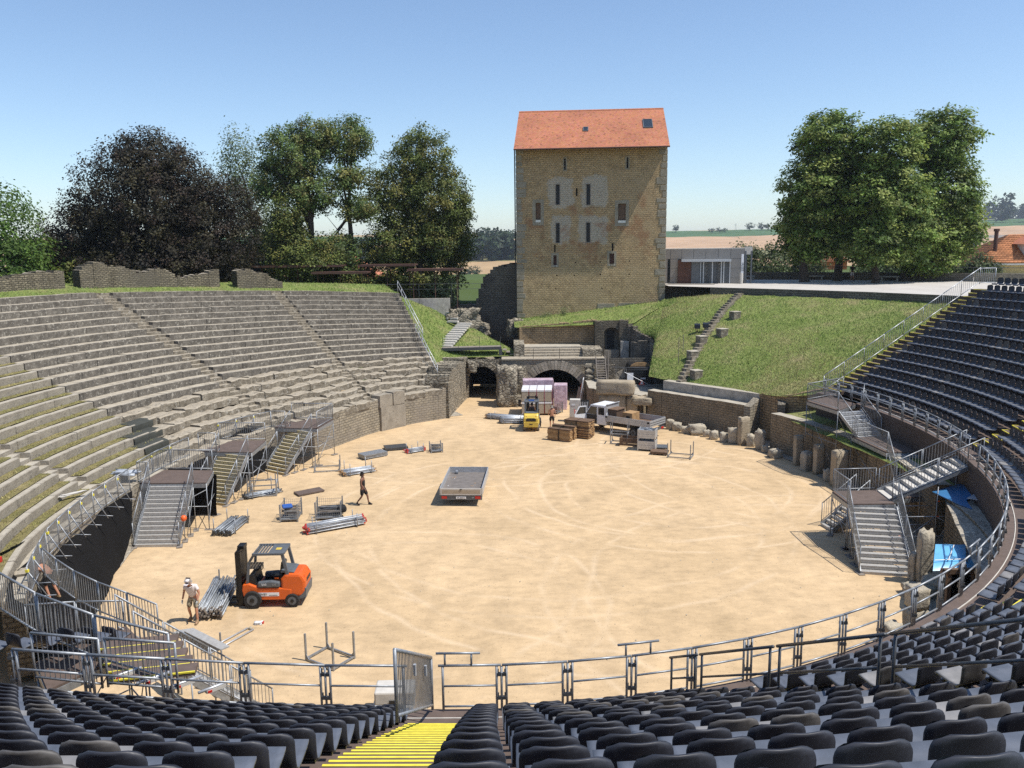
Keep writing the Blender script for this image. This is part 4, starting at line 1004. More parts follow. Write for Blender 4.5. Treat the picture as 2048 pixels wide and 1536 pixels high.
def cam_px(x, y, z):
    c, s = math.cos(R(9.5)), math.sin(R(9.5)); z -= 13.4; dep = y*c-z*s
    if dep < .3: return None
    return (1024+1640*x/dep, 768-1640*(y*s+z*c)/dep, dep)
vis = []
for s_ in slots:
    q = cam_px(s_[4], s_[5], s_[6]+.6)
    if q and -90 < q[0] < 2140 and q[1] < 1620: vis.append((q[2], s_))
vis.sort(key=lambda a: a[0]); near = [s_ for _, s_ in vis[:300]]; nearset = set((s_[0],s_[1],s_[2]) for s_ in near)
AN = ['left of the middle yellow-edged aisle','right of the middle yellow-edged aisle','beyond the aisle with the dark handrail','in the curved block at the right','in the block by the access stairs','in the far right end block']
for (k,bi,i,cnt,x,y,z,rz) in near:
    faded = rnd.random() < (.11 if k % 3 else .17); c = 'seat_faded' if faded else 'seat'
    if bi == 0: pos = 'the %s seat left of the middle yellow-edged aisle' % ordn(cnt-i)
    elif bi == 1: pos = 'the %s seat right of the middle yellow-edged aisle' % ordn(i+1)
    elif bi == 2: pos = 'the %s seat beyond the dark-handrail aisle' % ordn(i+1)
    else: pos = 'the %s seat %s' % (ordn(i+1), AN[bi])
    t = thing('stadium_seat', '%s seat, %s row up, %s' % ('faded grey' if faded else 'black', ordn(k+1), pos.replace('the ','',1)), 'seat', (x,y,z), rz+rnd.uniform(-.012,.012), 'plastic seats of the grandstand')
    for nm, me in zip(('seat_pan','backrest'), seat_parts[c]): link(nm, me, t)
    link('bracket', bracket, t)
lv, lf, lm_, ln1 = seat_mesh('s', 3, 12, 'seat')
far = [s_ for s_ in slots if (s_[0],s_[1],s_[2]) not in nearset]
n = len(far); rz = np.array([s_[7] for s_ in far]); C_, S_ = np.cos(rz), np.sin(rz); P_ = np.array([s_[4:7] for s_ in far])
vs = np.empty((n,len(lv),3)); vs[:,:,0] = P_[:,0,None]+C_[:,None]*lv[None,:,0]-S_[:,None]*lv[None,:,1]; vs[:,:,1] = P_[:,1,None]+S_[:,None]*lv[None,:,0]+C_[:,None]*lv[None,:,1]; vs[:,:,2] = P_[:,2,None]+lv[None,:,2]
fs = (np.arange(n)[:,None,None]*len(lv)+lf[None]).reshape(-1,4); fd = (nrng.random(n) < .07).astype(int); lrow = np.array([[(v % (lm_*ln1))//ln1 for v in f] for f in lf]).max(1) <= 6; mi = (fd[:,None]+2*lrow[None,:].astype(int)).ravel()
tag(link('distant_seats', np_mesh('distant_seats', vs.reshape(-1,3), fs, ['seat','seat_faded','seat_pan','seat_pan_faded'], smooth=True, mi=mi)), 'many rows of small black plastic seats on the right of the grandstand', 'seats', kind='stuff')
# ---------------------------------------------------------------- railings
def plain_panel(a, b, za, zb, label, group, mat='steel', h=(.10,.55,1.0), r=.026, stubs=True, mid=True, name='guard_railing'):
    """open tube panel between plan points a and b"""
    a, b = V((a[0],a[1],za)), V((b[0],b[1],zb)); t = thing(name, label, 'railing', a, 0, group); u = (b-a); L_ = u.length; e = u/L_
    up = V((0,0,1)); i0, i1 = e*.10, u-e*.10
    MB().tube(up*h[2]+e*.01, u-e*.01+up*h[2], r*1.05, 8).build('top_rail', mat, t, True)
    if mid: MB().tube(i0+up*h[1], i1+up*h[1], r*.85, 8).build('mid_rail', mat, t, True)
    MB().tube(i0+up*h[0], i1+up*h[0], r*.85, 8).build('bottom_rail', mat, t, True)
    for p in (i0, i1): MB().tube(p+up*.02, p+up*(h[2]-.02), r, 8).build('post', mat, t, True)
    return t
def clamp_post(p, z, label, group, h=.97):
    t = thing('clamp_post', label, 'post', (p[0],p[1],z), rnd.uniform(-.2,.2), group)
    MB().tube((0,0,.0),(0,0,h),.026,8).build('pole', 'steel', t, True)
    for zz in (.28,.80): MB().obox((0,0,zz),(.19,.05,.07)).obox((-.07,0,zz+.05),(.03,.03,.12)).obox((.07,0,zz+.05),(.03,.03,.12)).build('clamp', 'steel_dark', t)
    return t
def bar_panel(a, b, za, zb, label, group, mat='steel', h=1.05, sp=.13, r=.022, br=.0105, name='bar_railing', low=.10, ends=True):
    a, b = V((a[0],a[1],za)), V((b[0],b[1],zb)); t = thing(name, label, 'railing', a, 0, group); u = b-a; L_ = V((u.x,u.y,0)).length; up = V((0,0,1))
    MB().tube(up*h, u+up*h, r*1.1, 7).build('top_rail', mat, t, True); MB().tube(up*low, u+up*low, r, 7).build('bottom_rail', mat, t, True)
    for f in (0,1): MB().tube(u*f+up*.0, u*f+up*(h), r, 7).build('post', mat, t, True)
    n = max(2, int(L_/sp)); mb = MB()
    for i in range(1,n): mb.tube(u*(i/n)+up*low, u*(i/n)+up*h, br, 4, caps=False)
    mb.build('bars', mat, t); return t
# front rail round the stand, panels of about 1.32 m, split at the middle aisle opening and at the stairs on the right
FR = -.18
th = R(-105.6); panels = []
while th < TH1-R(3):
    t2 = th_step(th, FR, 1.36); panels.append((th, min(t2,TH1-R(1.5)))); th = t2
th_gate = AIS[0]; kR = kL = 0; gate_right = th_step(th_gate, FR, -.10); gate_left = th_step(th_gate, FR, -.70)
def front_panel(a, b, lab):
    p, q = st(a,FR), st(b,FR); plain_panel(p, q, FZ, FZ, lab, 'front railing panels'); 
# right of the gate
th, i = gate_right, 0; thB = (R(-20.6), R(-16.2))
while th < TH1-R(2):
    t2 = th_step(th, FR, 1.36 if i else 1.30)
    if not (thB[0] < (th+t2)/2 < thB[1]):
        front_panel(th, t2, 'grey tube railing panel, %s to the right of the middle aisle opening' % ordn(i+1))
        clamp_post(st(t2,FR), FZ, 'short clamp post between railing panels, %s right of the middle aisle opening' % ordn(i+1), 'railing clamp posts')
    i += 1; th = t2
th, i = gate_left, 0
while th > R(-103.5):
    t2 = th_step(th, FR, -1.72); front_panel(t2, th, 'grey tube railing panel, %s to the left of the middle aisle opening' % ordn(i+1))
    clamp_post(st(t2,FR), FZ, 'short clamp post between railing panels, %s left of the middle aisle opening' % ordn(i+1), 'railing clamp posts'); th = t2; i += 1
TH_L = th
# sloping railing of vertical bars along the left side of the middle aisle
g0, g1 = V((-1.70,15.5,0)), V((-1.76,11.2,0))
g = bar_panel(g0, g1, FZ+.05, FZ+2.45, 'sloping railing of vertical bars along the left side of the yellow-edged aisle', None, h=1.15, sp=.14, r=.028, br=.011, name='bar_railing')
for f in (.3,.62): MB().tube((g1-g0)*f+V((.05,0,.75+2.4*f)), (g1-g0)*f+V((.05,0,.95+2.4*f)), .03, 6).build('clamp', 'alu', g)
# small raised hoops clamped on the front rail
for thh, lab in ((th_step(gate_right,FR,.42),'small raised tube hoop clamped on the railing just right of the middle aisle'), (R(-80.6),'raised tube hoop on the railing near the dark handrail'), (R(-51.5),'raised tube hoop on the curved railing at the right')):
    a, b = st(th_step(thh,FR,-.45),FR), st(th_step(thh,FR,.45),FR); t = thing('rail_hoop', lab, 'railing', (a.x,a.y,FZ+1.0))
    u = b-a; MB().tube(u*.0+V((0,0,.27)), u+V((0,0,.27)), .026, 8).build('bar', 'steel', t, True)
    for f in (.2,.8): MB().tube(u*f, u*f+V((0,0,.27)), .022, 8).build('leg', 'steel', t, True)
# rails up the side of the aisles (dark on the right, grey on the left)
def aisle_rail(th, side, ks, mat, label, group, r=.026):
    thx = th
    for j,(k0,k1) in enumerate(ks):
        a = st(th_step(thx, row_d(k0), side*.9), row_d(k0)); b = st(th_step(thx, row_d(k1), side*.9), row_d(k1))
        t = plain_panel(a, b, row_z(k0)+.02, row_z(k1)+.02, label % ordn(j+1), group, mat, (.18,.62,1.08), r)
aisle_rail(AIS[1], -1, [(0,1.4),(1.5,4.4),(4.5,7.4),(7.5,10.4)], 'steel_dark', 'dark tube handrail panel along the right aisle, %s up from the front', 'dark aisle handrails', .024)
pL = st(TH_L, FR); pts_ = [(pL.x,pL.y),(pL.x-1.75,pL.y+.22),(pL.x-3.5,pL.y+.5)]
for j,(a,b) in enumerate(zip(pts_[:-1],pts_[1:])):
    plain_panel(b, a, FZ, FZ, 'grey tube railing panel at the lower left, %s beyond the curved front railing' % ordn(j+1), 'front railing panels', 'steel', (.10,.55,1.0), .032); clamp_post(b, FZ, 'clamp post at the lower left railing, %s beyond the curve' % ordn(j+1), 'railing clamp posts')
    bar_panel((b[0]+.1,b[1]+.55), (a[0],a[1]+.5), FZ-.05, FZ-.05, 'grey bar railing right behind the lower left railing, %s from the curve' % ordn(j+1), 'lower left bar railings', h=1.15, sp=.125, r=.028, br=.011)
# low yellow-edged boards and a few seats of the left corner platform beyond that railing
for j in range(5):
    o = link('platform_board', MB().box(-.9,.9,0,.42,-.1,0).mesh('platform_board','plywood'), stand, (-8.1-j*.28,17.0+j*.42,4.03-j*.03), R(12)); sub(o); link('yellow_edge', MB().box(-.9,.9,-.01,.03,-.03,.006).mesh('yellow_edge','yellow'), o)
k_ = 0
for r_ in range(3):
    for q in range(4):
        t = thing('stadium_seat', 'black seat in the left corner block beyond the railing, %s row, %s from the left' % (ordn(r_+1), ordn(q+1)), 'seat', (-12.2+q*.56+r_*.1,17.7+r_*.75+q*.12,FZ-.1-r_*.35), R(-20), 'plastic seats of the grandstand')
        for nm, me in zip(('seat_pan','backrest'), seat_parts['seat']): link(nm, me, t)
# end rail of the right block
e0 = None
for j in range(8):
    k0, k1 = j*1.85, (j+1)*1.85; a, b = st(TH1-R(.1), row_d(k0)), st(TH1-R(.1), row_d(k1))
    bar_panel(a, b, row_z(k0), row_z(k1), 'pale sloping bar railing along the end of the right block, %s from the bottom' % ordn(j+1), 'end railing of the right block', 'alu', 1.05, .16, .024, .010)
a, b = st(TH1-R(.1), row_d(14.8)), st(TH1-R(.1), row_d(14.8)+1.3); bar_panel(a, b, row_z(14.8)-.05, row_z(14.8)-.05, 'short level bar railing at the very top of the right block', None, 'alu', 1.05, .16, .024, .010)
# railings on the far front-left block (beyond the left aisle)
for j in range(3):
    a, b = st_e(R(-107.5-j*6),FR), st_e(R(-107.5-(j+1)*6+.2),FR); bar_panel(b, a, FZ, FZ, 'bar railing in front of the left corner block, %s from the left aisle' % ordn(j+1), 'left corner bar railings', h=1.15, sp=.14, r=.028, br=.010)
# ---------------------------------------------------------------- stairs and scaffold platforms
def flight(name, label, top, bot, width, n, mat='tread_metal', edge=None, rails=(1,1), legs=True, solid=True):
    """top/bot: centre points of the top edge and foot; open steel stair with nosings"""
    top, bot = V(top), V(bot); t = thing(name, label, 'stairs', (bot.x,bot.y,0)); d = V((bot.x-top.x, bot.y-top.y, 0)); run = d.length; e = d/run; sd = V((-e.y,e.x,0)); o = V((bot.x,bot.y,0))
    rise = (top.z-bot.z)/n; rn = run/n; rz = math.atan2(e.y,e.x)
    for i in range(n):
        c = top+e*(rn*(i+.5))-V((0,0,rise*(i+1)))-o; 
        s_ = MB().obox(c, (rn*1.02,width,.045), rz).build('tread', mat, t)
        if solid: MB().obox(c+e*(rn*.48)-V((0,0,.065)), (.012,width,.11), rz).build('nosing', edge or mat, s_)
        if edge: MB().obox(c+e*(rn*.46)+V((0,0,.026)), (.06,width,.012), rz).build('edge_strip', edge, s_)
    for q in (-1,1):
        p0, p1 = top+sd*q*width/2-o, bot+sd*q*width/2-o; MB().beam(p0-V((0,0,.12)), p1+V((0,0,-.02)), .05, .18).build('stringer', 'steel', t)
    for q, on in zip((-1,1), rails):
        if not on: continue
        p0, p1 = top+sd*q*(width/2+.04)-o, bot+sd*q*(width/2+.04)-o; up = V((0,0,1.0)); nseg = max(1, int(round((p1-p0).length/1.9)))
        for s2 in range(nseg):
            a, b = p0+(p1-p0)*(s2/nseg), p0+(p1-p0)*((s2+1)/nseg-.015)
            rl = MB().tube(a+up, b+up, .024, 7).build('handrail', 'steel', t, True); MB().tube(a+V((0,0,.12)), b+V((0,0,.12)), .018, 6).build('lower_rail', 'steel', t, True)
            mb = MB(); nb = max(3, int((b-a).length/.14))
            for i in range(1,nb): f = i/nb; p = a+(b-a)*f; mb.tube(p+V((0,0,.12)), p+up, .0105, 4, caps=False)
            mb.build('bars', 'steel', t)
            for p in (a, b): MB().tube(p+V((0,0,-.05)), p+up*1.02, .022, 6).build('post', 'steel', t, True)
    if legs:
        for q in (-1,1):
            for f in (.04,.36,.68,.98):
                p = top+(bot-top)*f+sd*q*(width/2+.03)-o; zt = p.z-.12
                if zt > .12: MB().tube((p.x,p.y,.02), (p.x,p.y,zt), .022, 6).build('leg', 'steel', t, True)
                MB().obox((p.x,p.y,.02),(.5,.25,.04), rz+.3).build('base_board', 'wood_grey', t)
            a = top+sd*q*(width/2+.03)-o; MB().tube((a.x,a.y,a.z-.2), (bot+sd*q*(width/2+.03)-o+V((0,0,.1)))*.55+V((a.x,a.y,.1))*.45, .018, 6).build('brace', 'steel', t, True)
    return t
def deck(label, corners, z, legs=True, zg=0., mat='plywood', name='scaffold_deck'):
    c = V((sum(p[0] for p in corners)/len(corners), sum(p[1] for p in corners)/len(corners), zg)); t = thing(name, label, 'platform', c); P = [V((p[0],p[1],0))-V((c.x,c.y,0)) for p in corners]; z -= zg
    MB().prism([(p.x,p.y) for p in P], z-.06, z, 'z').build('deck', mat, t, fix=True)
    n = len(P)
    for i in range(n):
        a, b = P[i], P[(i+1)%n]; MB().beam((a.x,a.y,z-.16),(b.x,b.y,z-.16),.05,.19).build('edge_beam', 'steel', t)
        if legs:
            MB().tube((a.x,a.y,.02),(a.x,a.y,z-.05),.024,6).build('leg', 'steel', t, True); MB().obox((a.x,a.y,.02),(.45,.25,.04), i).build('base_board', 'wood_grey', t)
            MB().tube((a.x,a.y,.35),(b.x,b.y,z-.35),.018,6).build('brace', 'steel', t, True); MB().tube((a.x,a.y,z*.5),(b.x,b.y,z*.5),.02,6).build('ledger', 'steel', t, True)
    return t
# --- left access stairs: three flights, each from its own deck at podium height
DZ = 2.38
LS = [((-16.4,38.1,DZ),(-16.35,35.85,.1),2.0,14,[(-14.75,38.1),(-15.2,40.3),(-18.0,40.5),(-18.0,38.1)],'nearest',None),
      ((-15.4,44.1,DZ),(-16.15,42.2,.1),1.9,14,[(-14.4,44.0),(-14.45,46.8),(-17.1,46.9),(-17.4,44.3)],'middle','stair_wood'),
      ((-13.2,50.1,DZ),(-14.45,48.2,.1),1.85,13,[(-12.15,49.9),(-11.75,52.6),(-14.5,52.9),(-15.1,50.3)],'farthest','stair_wood')]
for (tp, ft, wd, n, cs, word, edge) in LS:
    flight('access_stair', 'steel access stair with bar handrails, %s of three on the left' % word, tp, ft, wd, n, 'tread_metal', edge)
    deck('brown scaffold deck at the head of the %s left access stair' % word, cs, DZ)
G_ = 'bar railings on the left podium'
def run_panels(pts, z, L_, lab, group=G_, h=1.05, brace=None, **kw):
    P = resample(pts, 1e6); tot = [V((p[0],p[1],0)) for p in pts]; S = [0.]
    for a, b in zip(tot[:-1], tot[1:]): S.append(S[-1]+(b-a).length)
    n = max(1, round(S[-1]/L_)); X, Y = [p.x for p in tot], [p.y for p in tot]
    at = lambda s: (float(np.interp(s,S,X)), float(np.interp(s,S,Y)))
    for i in range(n):
        a, b = at(S[-1]*i/n), at(S[-1]*(i+.97)/n); t = bar_panel(a, b, z, z, lab % ordn(i+1), group, h=h, **kw)
        if brace:
            e = (V((*b,0))-V((*a,0))).normalized(); nr = V((e.y,-e.x,0))*brace
            MB().tube((0,0,.9), nr*.55+V((0,0,-.15)), .022, 6).build('brace', 'steel', t, True); MB().obox((0,0,.9),(.09,.09,.09)).build('clip', 'yellow', t)
            MB().tube(nr*.05, nr*.75+V((0,0,-.05)), .02, 6).build('outrigger', 'steel', t, True)
pp = lambda t, o=.12: (lambda b, T: tuple(b-(T-b)/np.linalg.norm(T-b)*o))(cav_b(t), cav_t(t))
run_panels([pp(t) for t in (8.95,8.6,8.2)], DZ-.05, 1.15, 'bar railing at the worker on the left podium, panel %s from the near end', brace=1, sp=.11)
run_panels([pp(t) for t in (8.15,7.8,7.4,7.0,6.6)], DZ-.05, 1.25, 'bar railing above the black cloth, panel %s from the bent worker', brace=1, sp=.11)
run_panels([pp(t,-.2) for t in (6.05,5.7,5.35)], DZ, 1.5, 'bar railing behind the gap between nearest and middle decks, panel %s from the near side', brace=-1, sp=.12)
run_panels([(-17.2,46.9),(-16.2,48.6),(-15.1,50.3)], DZ, 1.5, 'bar railing between middle and farthest decks, panel %s from the near side', brace=-1, sp=.12)
for (a, b, lab) in [((-18.0,38.1),(-17.45,38.1),'short bar railing left of the nearest stair head'),((-18.0,40.5),(-15.2,40.3),'bar railing at the back of the nearest deck'),((-17.4,44.3),(-16.4,44.2),'short bar railing left of the middle stair head'),((-17.1,46.9),(-14.45,46.8),'bar railing at the back of the middle deck'),((-15.1,50.3),(-14.2,50.2),'short bar railing left of the farthest stair head'),((-14.5,52.9),(-11.75,52.6),'bar railing at the back of the farthest deck'),((-11.75,52.6),(-12.15,49.9),'bar railing on the right side of the farthest deck'),((-18.0,38.1),(-18.0,40.5),'bar railing on the seating side of the nearest deck')]:
    bar_panel(a, b, DZ, DZ, lab, G_, sp=.115)
# black cloth hung from the left railing down to the arena edge
def cloth_surface(name, label, top, bot, nu=36, nv=12, wav=.05, sag=.0, bulge=.0, mat='tarp_black', cat='cloth'):
    def fn(u, v):
        a, b = catmull(top, u*(len(top)-1)), catmull(bot, u*(len(bot)-1)); p = a+(b-a)*v
        k = wav*mn.noise(V((u*14, v*2.2, len(name))))*(.3+v*.7); return (p[0]+k, p[1]+k*.7, max(.03, p[2]-sag*math.sin(math.pi*v)+k*.8))
    o = grid_surface(name, fn, nu, nv, mat); return tag(o, label, cat)
cloth_surface('black_cloth', 'big black cloth sheet sloping from the left railing down to the sand', [(-15.6,23.8,2.6),(-17.0,26.2,2.5),(-17.45,28.2,2.45),(-17.75,30.5,2.3),(-18.0,33,2.2),(-17.9,35.2,2.3),(-17.8,37.0,2.35)], [(-12.9,24.6,.06),(-14.3,26.6,.06),(-15.4,28.2,.06),(-16.0,30.4,.06),(-16.7,32.5,.06),(-17.1,34.2,.06),(-17.3,35.6,.8)], wav=.07)
cloth_surface('black_cloth', 'black cloth spread over the stone edge left of the bent worker', [(-18.0,27.2,3.0),(-18.0,28.6,2.9),(-18.4,29.8,2.7)], [(-18.8,24.5,2.55),(-19.2,26.4,2.6),(-18.6,28.6,2.6)], 14, 8, .12)
cloth_surface('black_cloth', 'black cloth hanging in the gap between the nearest and middle decks', [(-17.7,40.8,2.35),(-17.5,42.6,2.15),(-17.2,44.2,2.3)], [(-16.9,40.8,.05),(-16.6,42.6,.05),(-16.3,44.4,.05)], 14, 8, .2)
cloth_surface('black_cloth', 'black cloth draped behind the railing between the middle and farthest decks', [(-17.0,47.0,2.3),(-16.2,48.6,2.7),(-15.3,50.3,2.3)], [(-15.6,47.2,.05),(-15.0,48.9,.05),(-14.3,50.6,.05)], 14, 8, .2)
cloth_surface('black_cloth', 'black cloth under the nearest deck behind the stair', [(-18.1,38.3,2.2),(-16.4,40.2,2.2),(-15.0,40.2,2.2)], [(-17.6,38.2,.05),(-16.4,40.1,.05),(-15.1,40.1,.05)], 14, 8, .08)
# dark board pieces lying on the lower tiers
for i,(k,t0,t1,lab) in enumerate(((4,5.12,5.42,'upper dark cloth lying on the left lower tiers'),(3,5.18,5.62,'middle dark cloth lying on the left lower tiers'),(2,5.30,5.70,'lower dark cloth lying on the left lower tiers'))):
    o = grid_surface('dark_cloth', lambda u,v,k=k,t0=t0,t1=t1: (lambda t: (lambda p: (p[0],p[1],(cav(t,k)[2]+.05 if v > .4 else cav(t,k-1)[2]+.05+v/.4*.3)))(cav(t, k-.10 if v < .4 else k-.08+1.0*(v-.4)/.6)))(t0+(t1-t0)*u), 10, 5, 'cloth_dark_green', smooth=False); tag(o, lab, 'cloth')
# ---------------------------------------------------------------- near-left access stair below the left corner block
flight('access_stair', 'perforated steel stair descending to the sand in front of the left corner', (-9.9,19.6,3.6), (-7.3,22.0,.1), 1.3, 15, 'tread_metal', None, (1,1), True, False)
deck('small brown landing deck at the near left corner behind the bar railings', [(-11.6,18.5),(-10.3,20.4),(-9.3,19.3),(-10.6,17.2)], 3.6)
run_panels([(-15.2,25.2),(-13.6,23.6),(-12.2,22.5),(-10.8,21.6),(-9.6,20.8)], 3.0, 1.35, 'bar railing of the left corner landing, panel %s from the black cloth', 'left corner landing railings', 1.0, sp=.13)
run_panels([(-12.8,20.2),(-11.4,20.4),(-10.3,20.4)], 3.3, 1.3, 'inner bar railing of the left corner landing, panel %s from the left', 'left corner landing railings', 1.0, sp=.12)
st2 = thing('step_unit', 'stacked perforated stair treads standing at the left corner landing', 'stairs', (-9.6,22.9,0))
for i in range(6): MB().obox((.12*i,-.1*i,1.9+.06*i),(1.9,.28,.04),R(-38)).build('tread', 'tread_metal', st2)
for x in (-.6,.7): MB().tube((x,.3,0),(x,.3,2.0),.03).build('leg', 'steel', st2)
for i in range(4):
    t = thing('white_tube_bracket', 'pale angled tube with a red sticker behind the left railing, %s from the left' % ordn(i+1), 'bracket', (-9.0+i*.75,16.75-i*.2,4.05), 0, 'tubes with red stickers')
    MB().tube((0,0,.05),(.55,.5,.05),.035,8).build('tube', 'alu', t, True); MB().obox((.3,.24,-.0),(.42,.02,.07),R(42)).build('board', 'concrete_pale', t); MB().obox((.2,.13,.0),(.09,.024,.05),R(42)).build('sticker', 'red_plastic', t)
# ---------------------------------------------------------------- right access decks and flights
deck('high brown scaffold deck at the end of the right block', [(17.9,48.9),(20.9,51.0),(21.2,48.6),(18.6,45.9)], FZ)
flight('access_stair', 'bright steel flight going down from the high right deck', (19.4,46.3,FZ), (19.9,44.6,2.75), 1.5, 7, 'alu', None, (1,1), False)
deck('middle brown scaffold deck below the grandstand fascia on the right', [(19.0,44.8),(20.9,44.9),(21.0,41.2),(19.3,41.1)], 2.75)
flight('access_stair', 'bright steel flight going down from the middle right deck', (20.2,41.2,2.75), (19.9,39.4,1.4), 1.5, 8, 'alu', None, (1,1), False)
flight('access_stair', 'steel flight descending leftwards from the grandstand to the right landing', (20.55,35.5,FZ), (16.75,35.7,2.15), 1.5, 11, 'concrete_pale', None, (1,1), False)
deck('brown landing deck at the foot of the right leftward flight', [(14.75,34.6),(14.75,36.5),(16.75,36.6),(16.75,34.6)], 2.12)
flight('access_stair', 'wide steel stair from the right landing down to the sand', (15.75,34.6,2.1), (15.2,31.7,.1), 2.0, 12, 'tread_metal')
flight('access_stair', 'short steel flight going down left behind the right landing', (16.6,37.6,1.45), (14.9,37.3,.1), 1.0, 7, 'tread_metal', None, (1,1), False)
deck('narrow brown link deck behind the right landing', [(16.7,37.1),(16.7,38.4),(20.2,39.4),(20.4,37.6)], 1.5)
G_ = 'bar railings on the right access decks'
for (a,b,z,lab) in [((17.9,48.9),(20.9,51.0),FZ,'bar railing at the back of the high right deck'),((17.9,48.9),(18.6,45.9),FZ,'bar railing on the arena side of the high right deck'),((20.3,46.6),(21.2,48.6),FZ,'bar railing on the grandstand side of the high right deck'),((19.0,44.8),(19.3,41.1),2.75,'bar railing on the arena side of the middle right deck'),((20.9,44.9),(21.0,41.2),2.75,'bar railing against the fascia of the middle right deck'),((14.75,36.5),(16.75,36.6),2.12,'bar railing at the back of the right landing'),((14.75,34.6),(14.75,36.5),2.12,'bar railing on the sand side of the right landing')]:
    bar_panel(a, b, z, z, lab, G_, sp=.115)
# scaffold frame under the leftward flight
sf = thing('scaffold_tower', 'galvanised scaffold frame under the leftward flight on the right', 'scaffold', (18.6,35.2,0))
for x in (-1.7,0,1.6):
    for y in (-.6,.9): MB().tube((x,y,0),(x,y,2.0+(x+1.7)*.5),.026).build('standard', 'steel', sf, True)
for z in (.6,1.5):
    for y in (-.6,.9): MB().tube((-1.7,y,z),(1.6,y,z),.024).build('ledger', 'alu', sf, True)
for a,b in (((-1.7,-.6,.2),(0,-.6,1.5)),((0,-.6,.2),(1.6,-.6,2.8)),((0,-.6,1.5),(1.6,-.6,.6))): MB().tube(a,b,.022).build('brace', 'steel', sf, True)
for z,x in ((1.5,0),(.6,-1.6),(2.2,0)): MB().tube((x,-.6,z),(x+.12,-.6,z),.032).build('coupler', 'orange_plastic', sf)
# tarpaulins, posts and stones under the right grandstand
def tarp(name, label, pts, mat='tarp_blue', th=.03):
    mb = MB(); n = len(pts); mb.add([p for p in pts]+[(p[0],p[1],p[2]-th) for p in pts], [tuple(range(n)), tuple(range(2*n-1,n-1,-1))]+[(i,n+i,n+(i+1)%n,(i+1)%n) for i in range(n)]); return tag(mb.build(name, mat, fix=True), label, 'tarpaulin')
tb = grid_surface('blue_tarpaulin', lambda u,v: (15.2+2.25*u+1.15*v, 28.2+2.1*v-.1*u, 1.86+.03*mn.noise(V((u*4,v*4,0)))-.22*max(0,.12-v)/.12), 14, 10, 'tarp_blue'); tag(tb, 'bright blue tarpaulin stretched over a frame under the right railing', 'tarpaulin')
for a,b in (((16.9,30.0,1.93),(15.9,28.5,1.93)),((15.4,28.5,1.93),(16.6,28.6,1.93))): MB().tube(a,b,.018).build('rope', 'white_plastic', tb)
for x0,y0 in ((16.9,28.4),(17.3,28.4)): MB().obox((x0,y0+.7,1.93),(.07,1.7,.02),-.5).build('strap', 'red_plastic' if x0 < 16.8 else 'grey_paint', tb)
o = tarp('blue_tarpaulin', 'crumpled blue tarpaulin lying on the wall top under the stand', [(18.5,34.9,2.55),(20.0,35.4,2.75),(20.3,34.3,2.7),(19.3,33.6,2.55),(19.0,32.6,2.5),(18.8,33.2,2.5)], 'tarp_blue_shade'); 
o = tarp('pale_tarpaulin', 'pale folded tarpaulin end beside the crumpled blue one', [(19.2,33.4,2.72),(20.2,34.1,2.85),(20.3,33.3,2.8),(20.0,32.6,2.75)], 'tarp_pale')
tf_ = thing('timber_trestle', 'dark timber frame carrying the blue tarpaulin', 'frame', (16.6,28.7,0))
for x in (-.9,0,.9):
    MB().box(x-.07,x+.07,-.75,-.6,0,1.78).build('post', 'wood_dark', tf_)
MB().box(-1.2,1.2,-.78,-.62,1.62,1.8).build('beam', 'wood_dark', tf_); MB().box(-.9,1.2,-.55,-.5,0,1.6).build('back_cloth', 'tarp_black', tf_)
BOULDERS = [(10.47,64.36,0.68,0.61), (11.20,63.93,0.96,0.45), (11.87,63.90,0.68,0.45), (12.43,62.72,0.66,0.52), (11.64,59.19,0.55,0.79), (12.05,58.67,0.66,0.64), (12.53,57.83,0.61,0.55), (13.25,57.47,1.11,0.77), (13.74,56.66,0.46,0.54), (14.05,55.88,0.56,0.64), (14.58,55.11,0.55,0.70), (15.11,54.65,0.72,1.15), (15.60,54.06,0.68,2.00), (15.98,53.62,0.50,0.89), (16.33,52.78,0.60,1.38), (16.45,51.97,0.42,0.53), (16.69,50.67,0.76,0.62), (17.48,48.82,0.52,1.94), (17.60,47.67,0.66,1.22), (17.99,46.78,0.56,1.86), (17.99,45.31,0.46,0.76), (18.22,44.31,0.84,2.11), (16.06,31.24,0.36,1.23), (16.32,30.98,0.52,2.24), (12.65,25.78,0.61,0.89), ]
# ================================================================ OBJECTS IN THE ARENA
ORD = ['nearest the truck']
slabs = {12,17,19,21}
for i,(x,y,w_,h) in enumerate(BOULDERS):
    tall = h > 1.3*w_
    lab = ('tall upright standing stone' if h > 1.7 else 'upright stone slab' if tall else 'rough tan boulder')+', %s stone along the right arena edge counting from the truck' % ordn(i+1)
    if i >= 22: lab = ['slim upright rough rock beside the wide right stair','tall rough pillar of rock under the right stairs','pale boulder at the foot of the stand below the right railing'][i-22]
    o = rock('boulder' if not tall else 'standing_stone', (x,y,-.06), (w_*1.05, w_*(.55 if i in slabs else .8), h), 200+i, 'slab_stone' if i in slabs else 'boulder', rnd.uniform(-.5,.5) if i not in slabs else .35, .03 if i in slabs else (.09 if i >= 22 else .15), 6, .97 if i in slabs else (.7 if i >= 22 else .5))
    tag(o, lab, 'stone', 'stones along the right arena edge')
t = thing('stone_pillar', 'tall squared stone pillar standing under the right railing', 'pillar', (13.55,26.0,0), .1)
for i,(z,h) in enumerate(((0,1.25),(1.27,.75))): link('block', rock_mesh('block', (.62-.06*i,.6,h), 240+i, 'boulder', .05, 6, .9), t, (0,0,z))
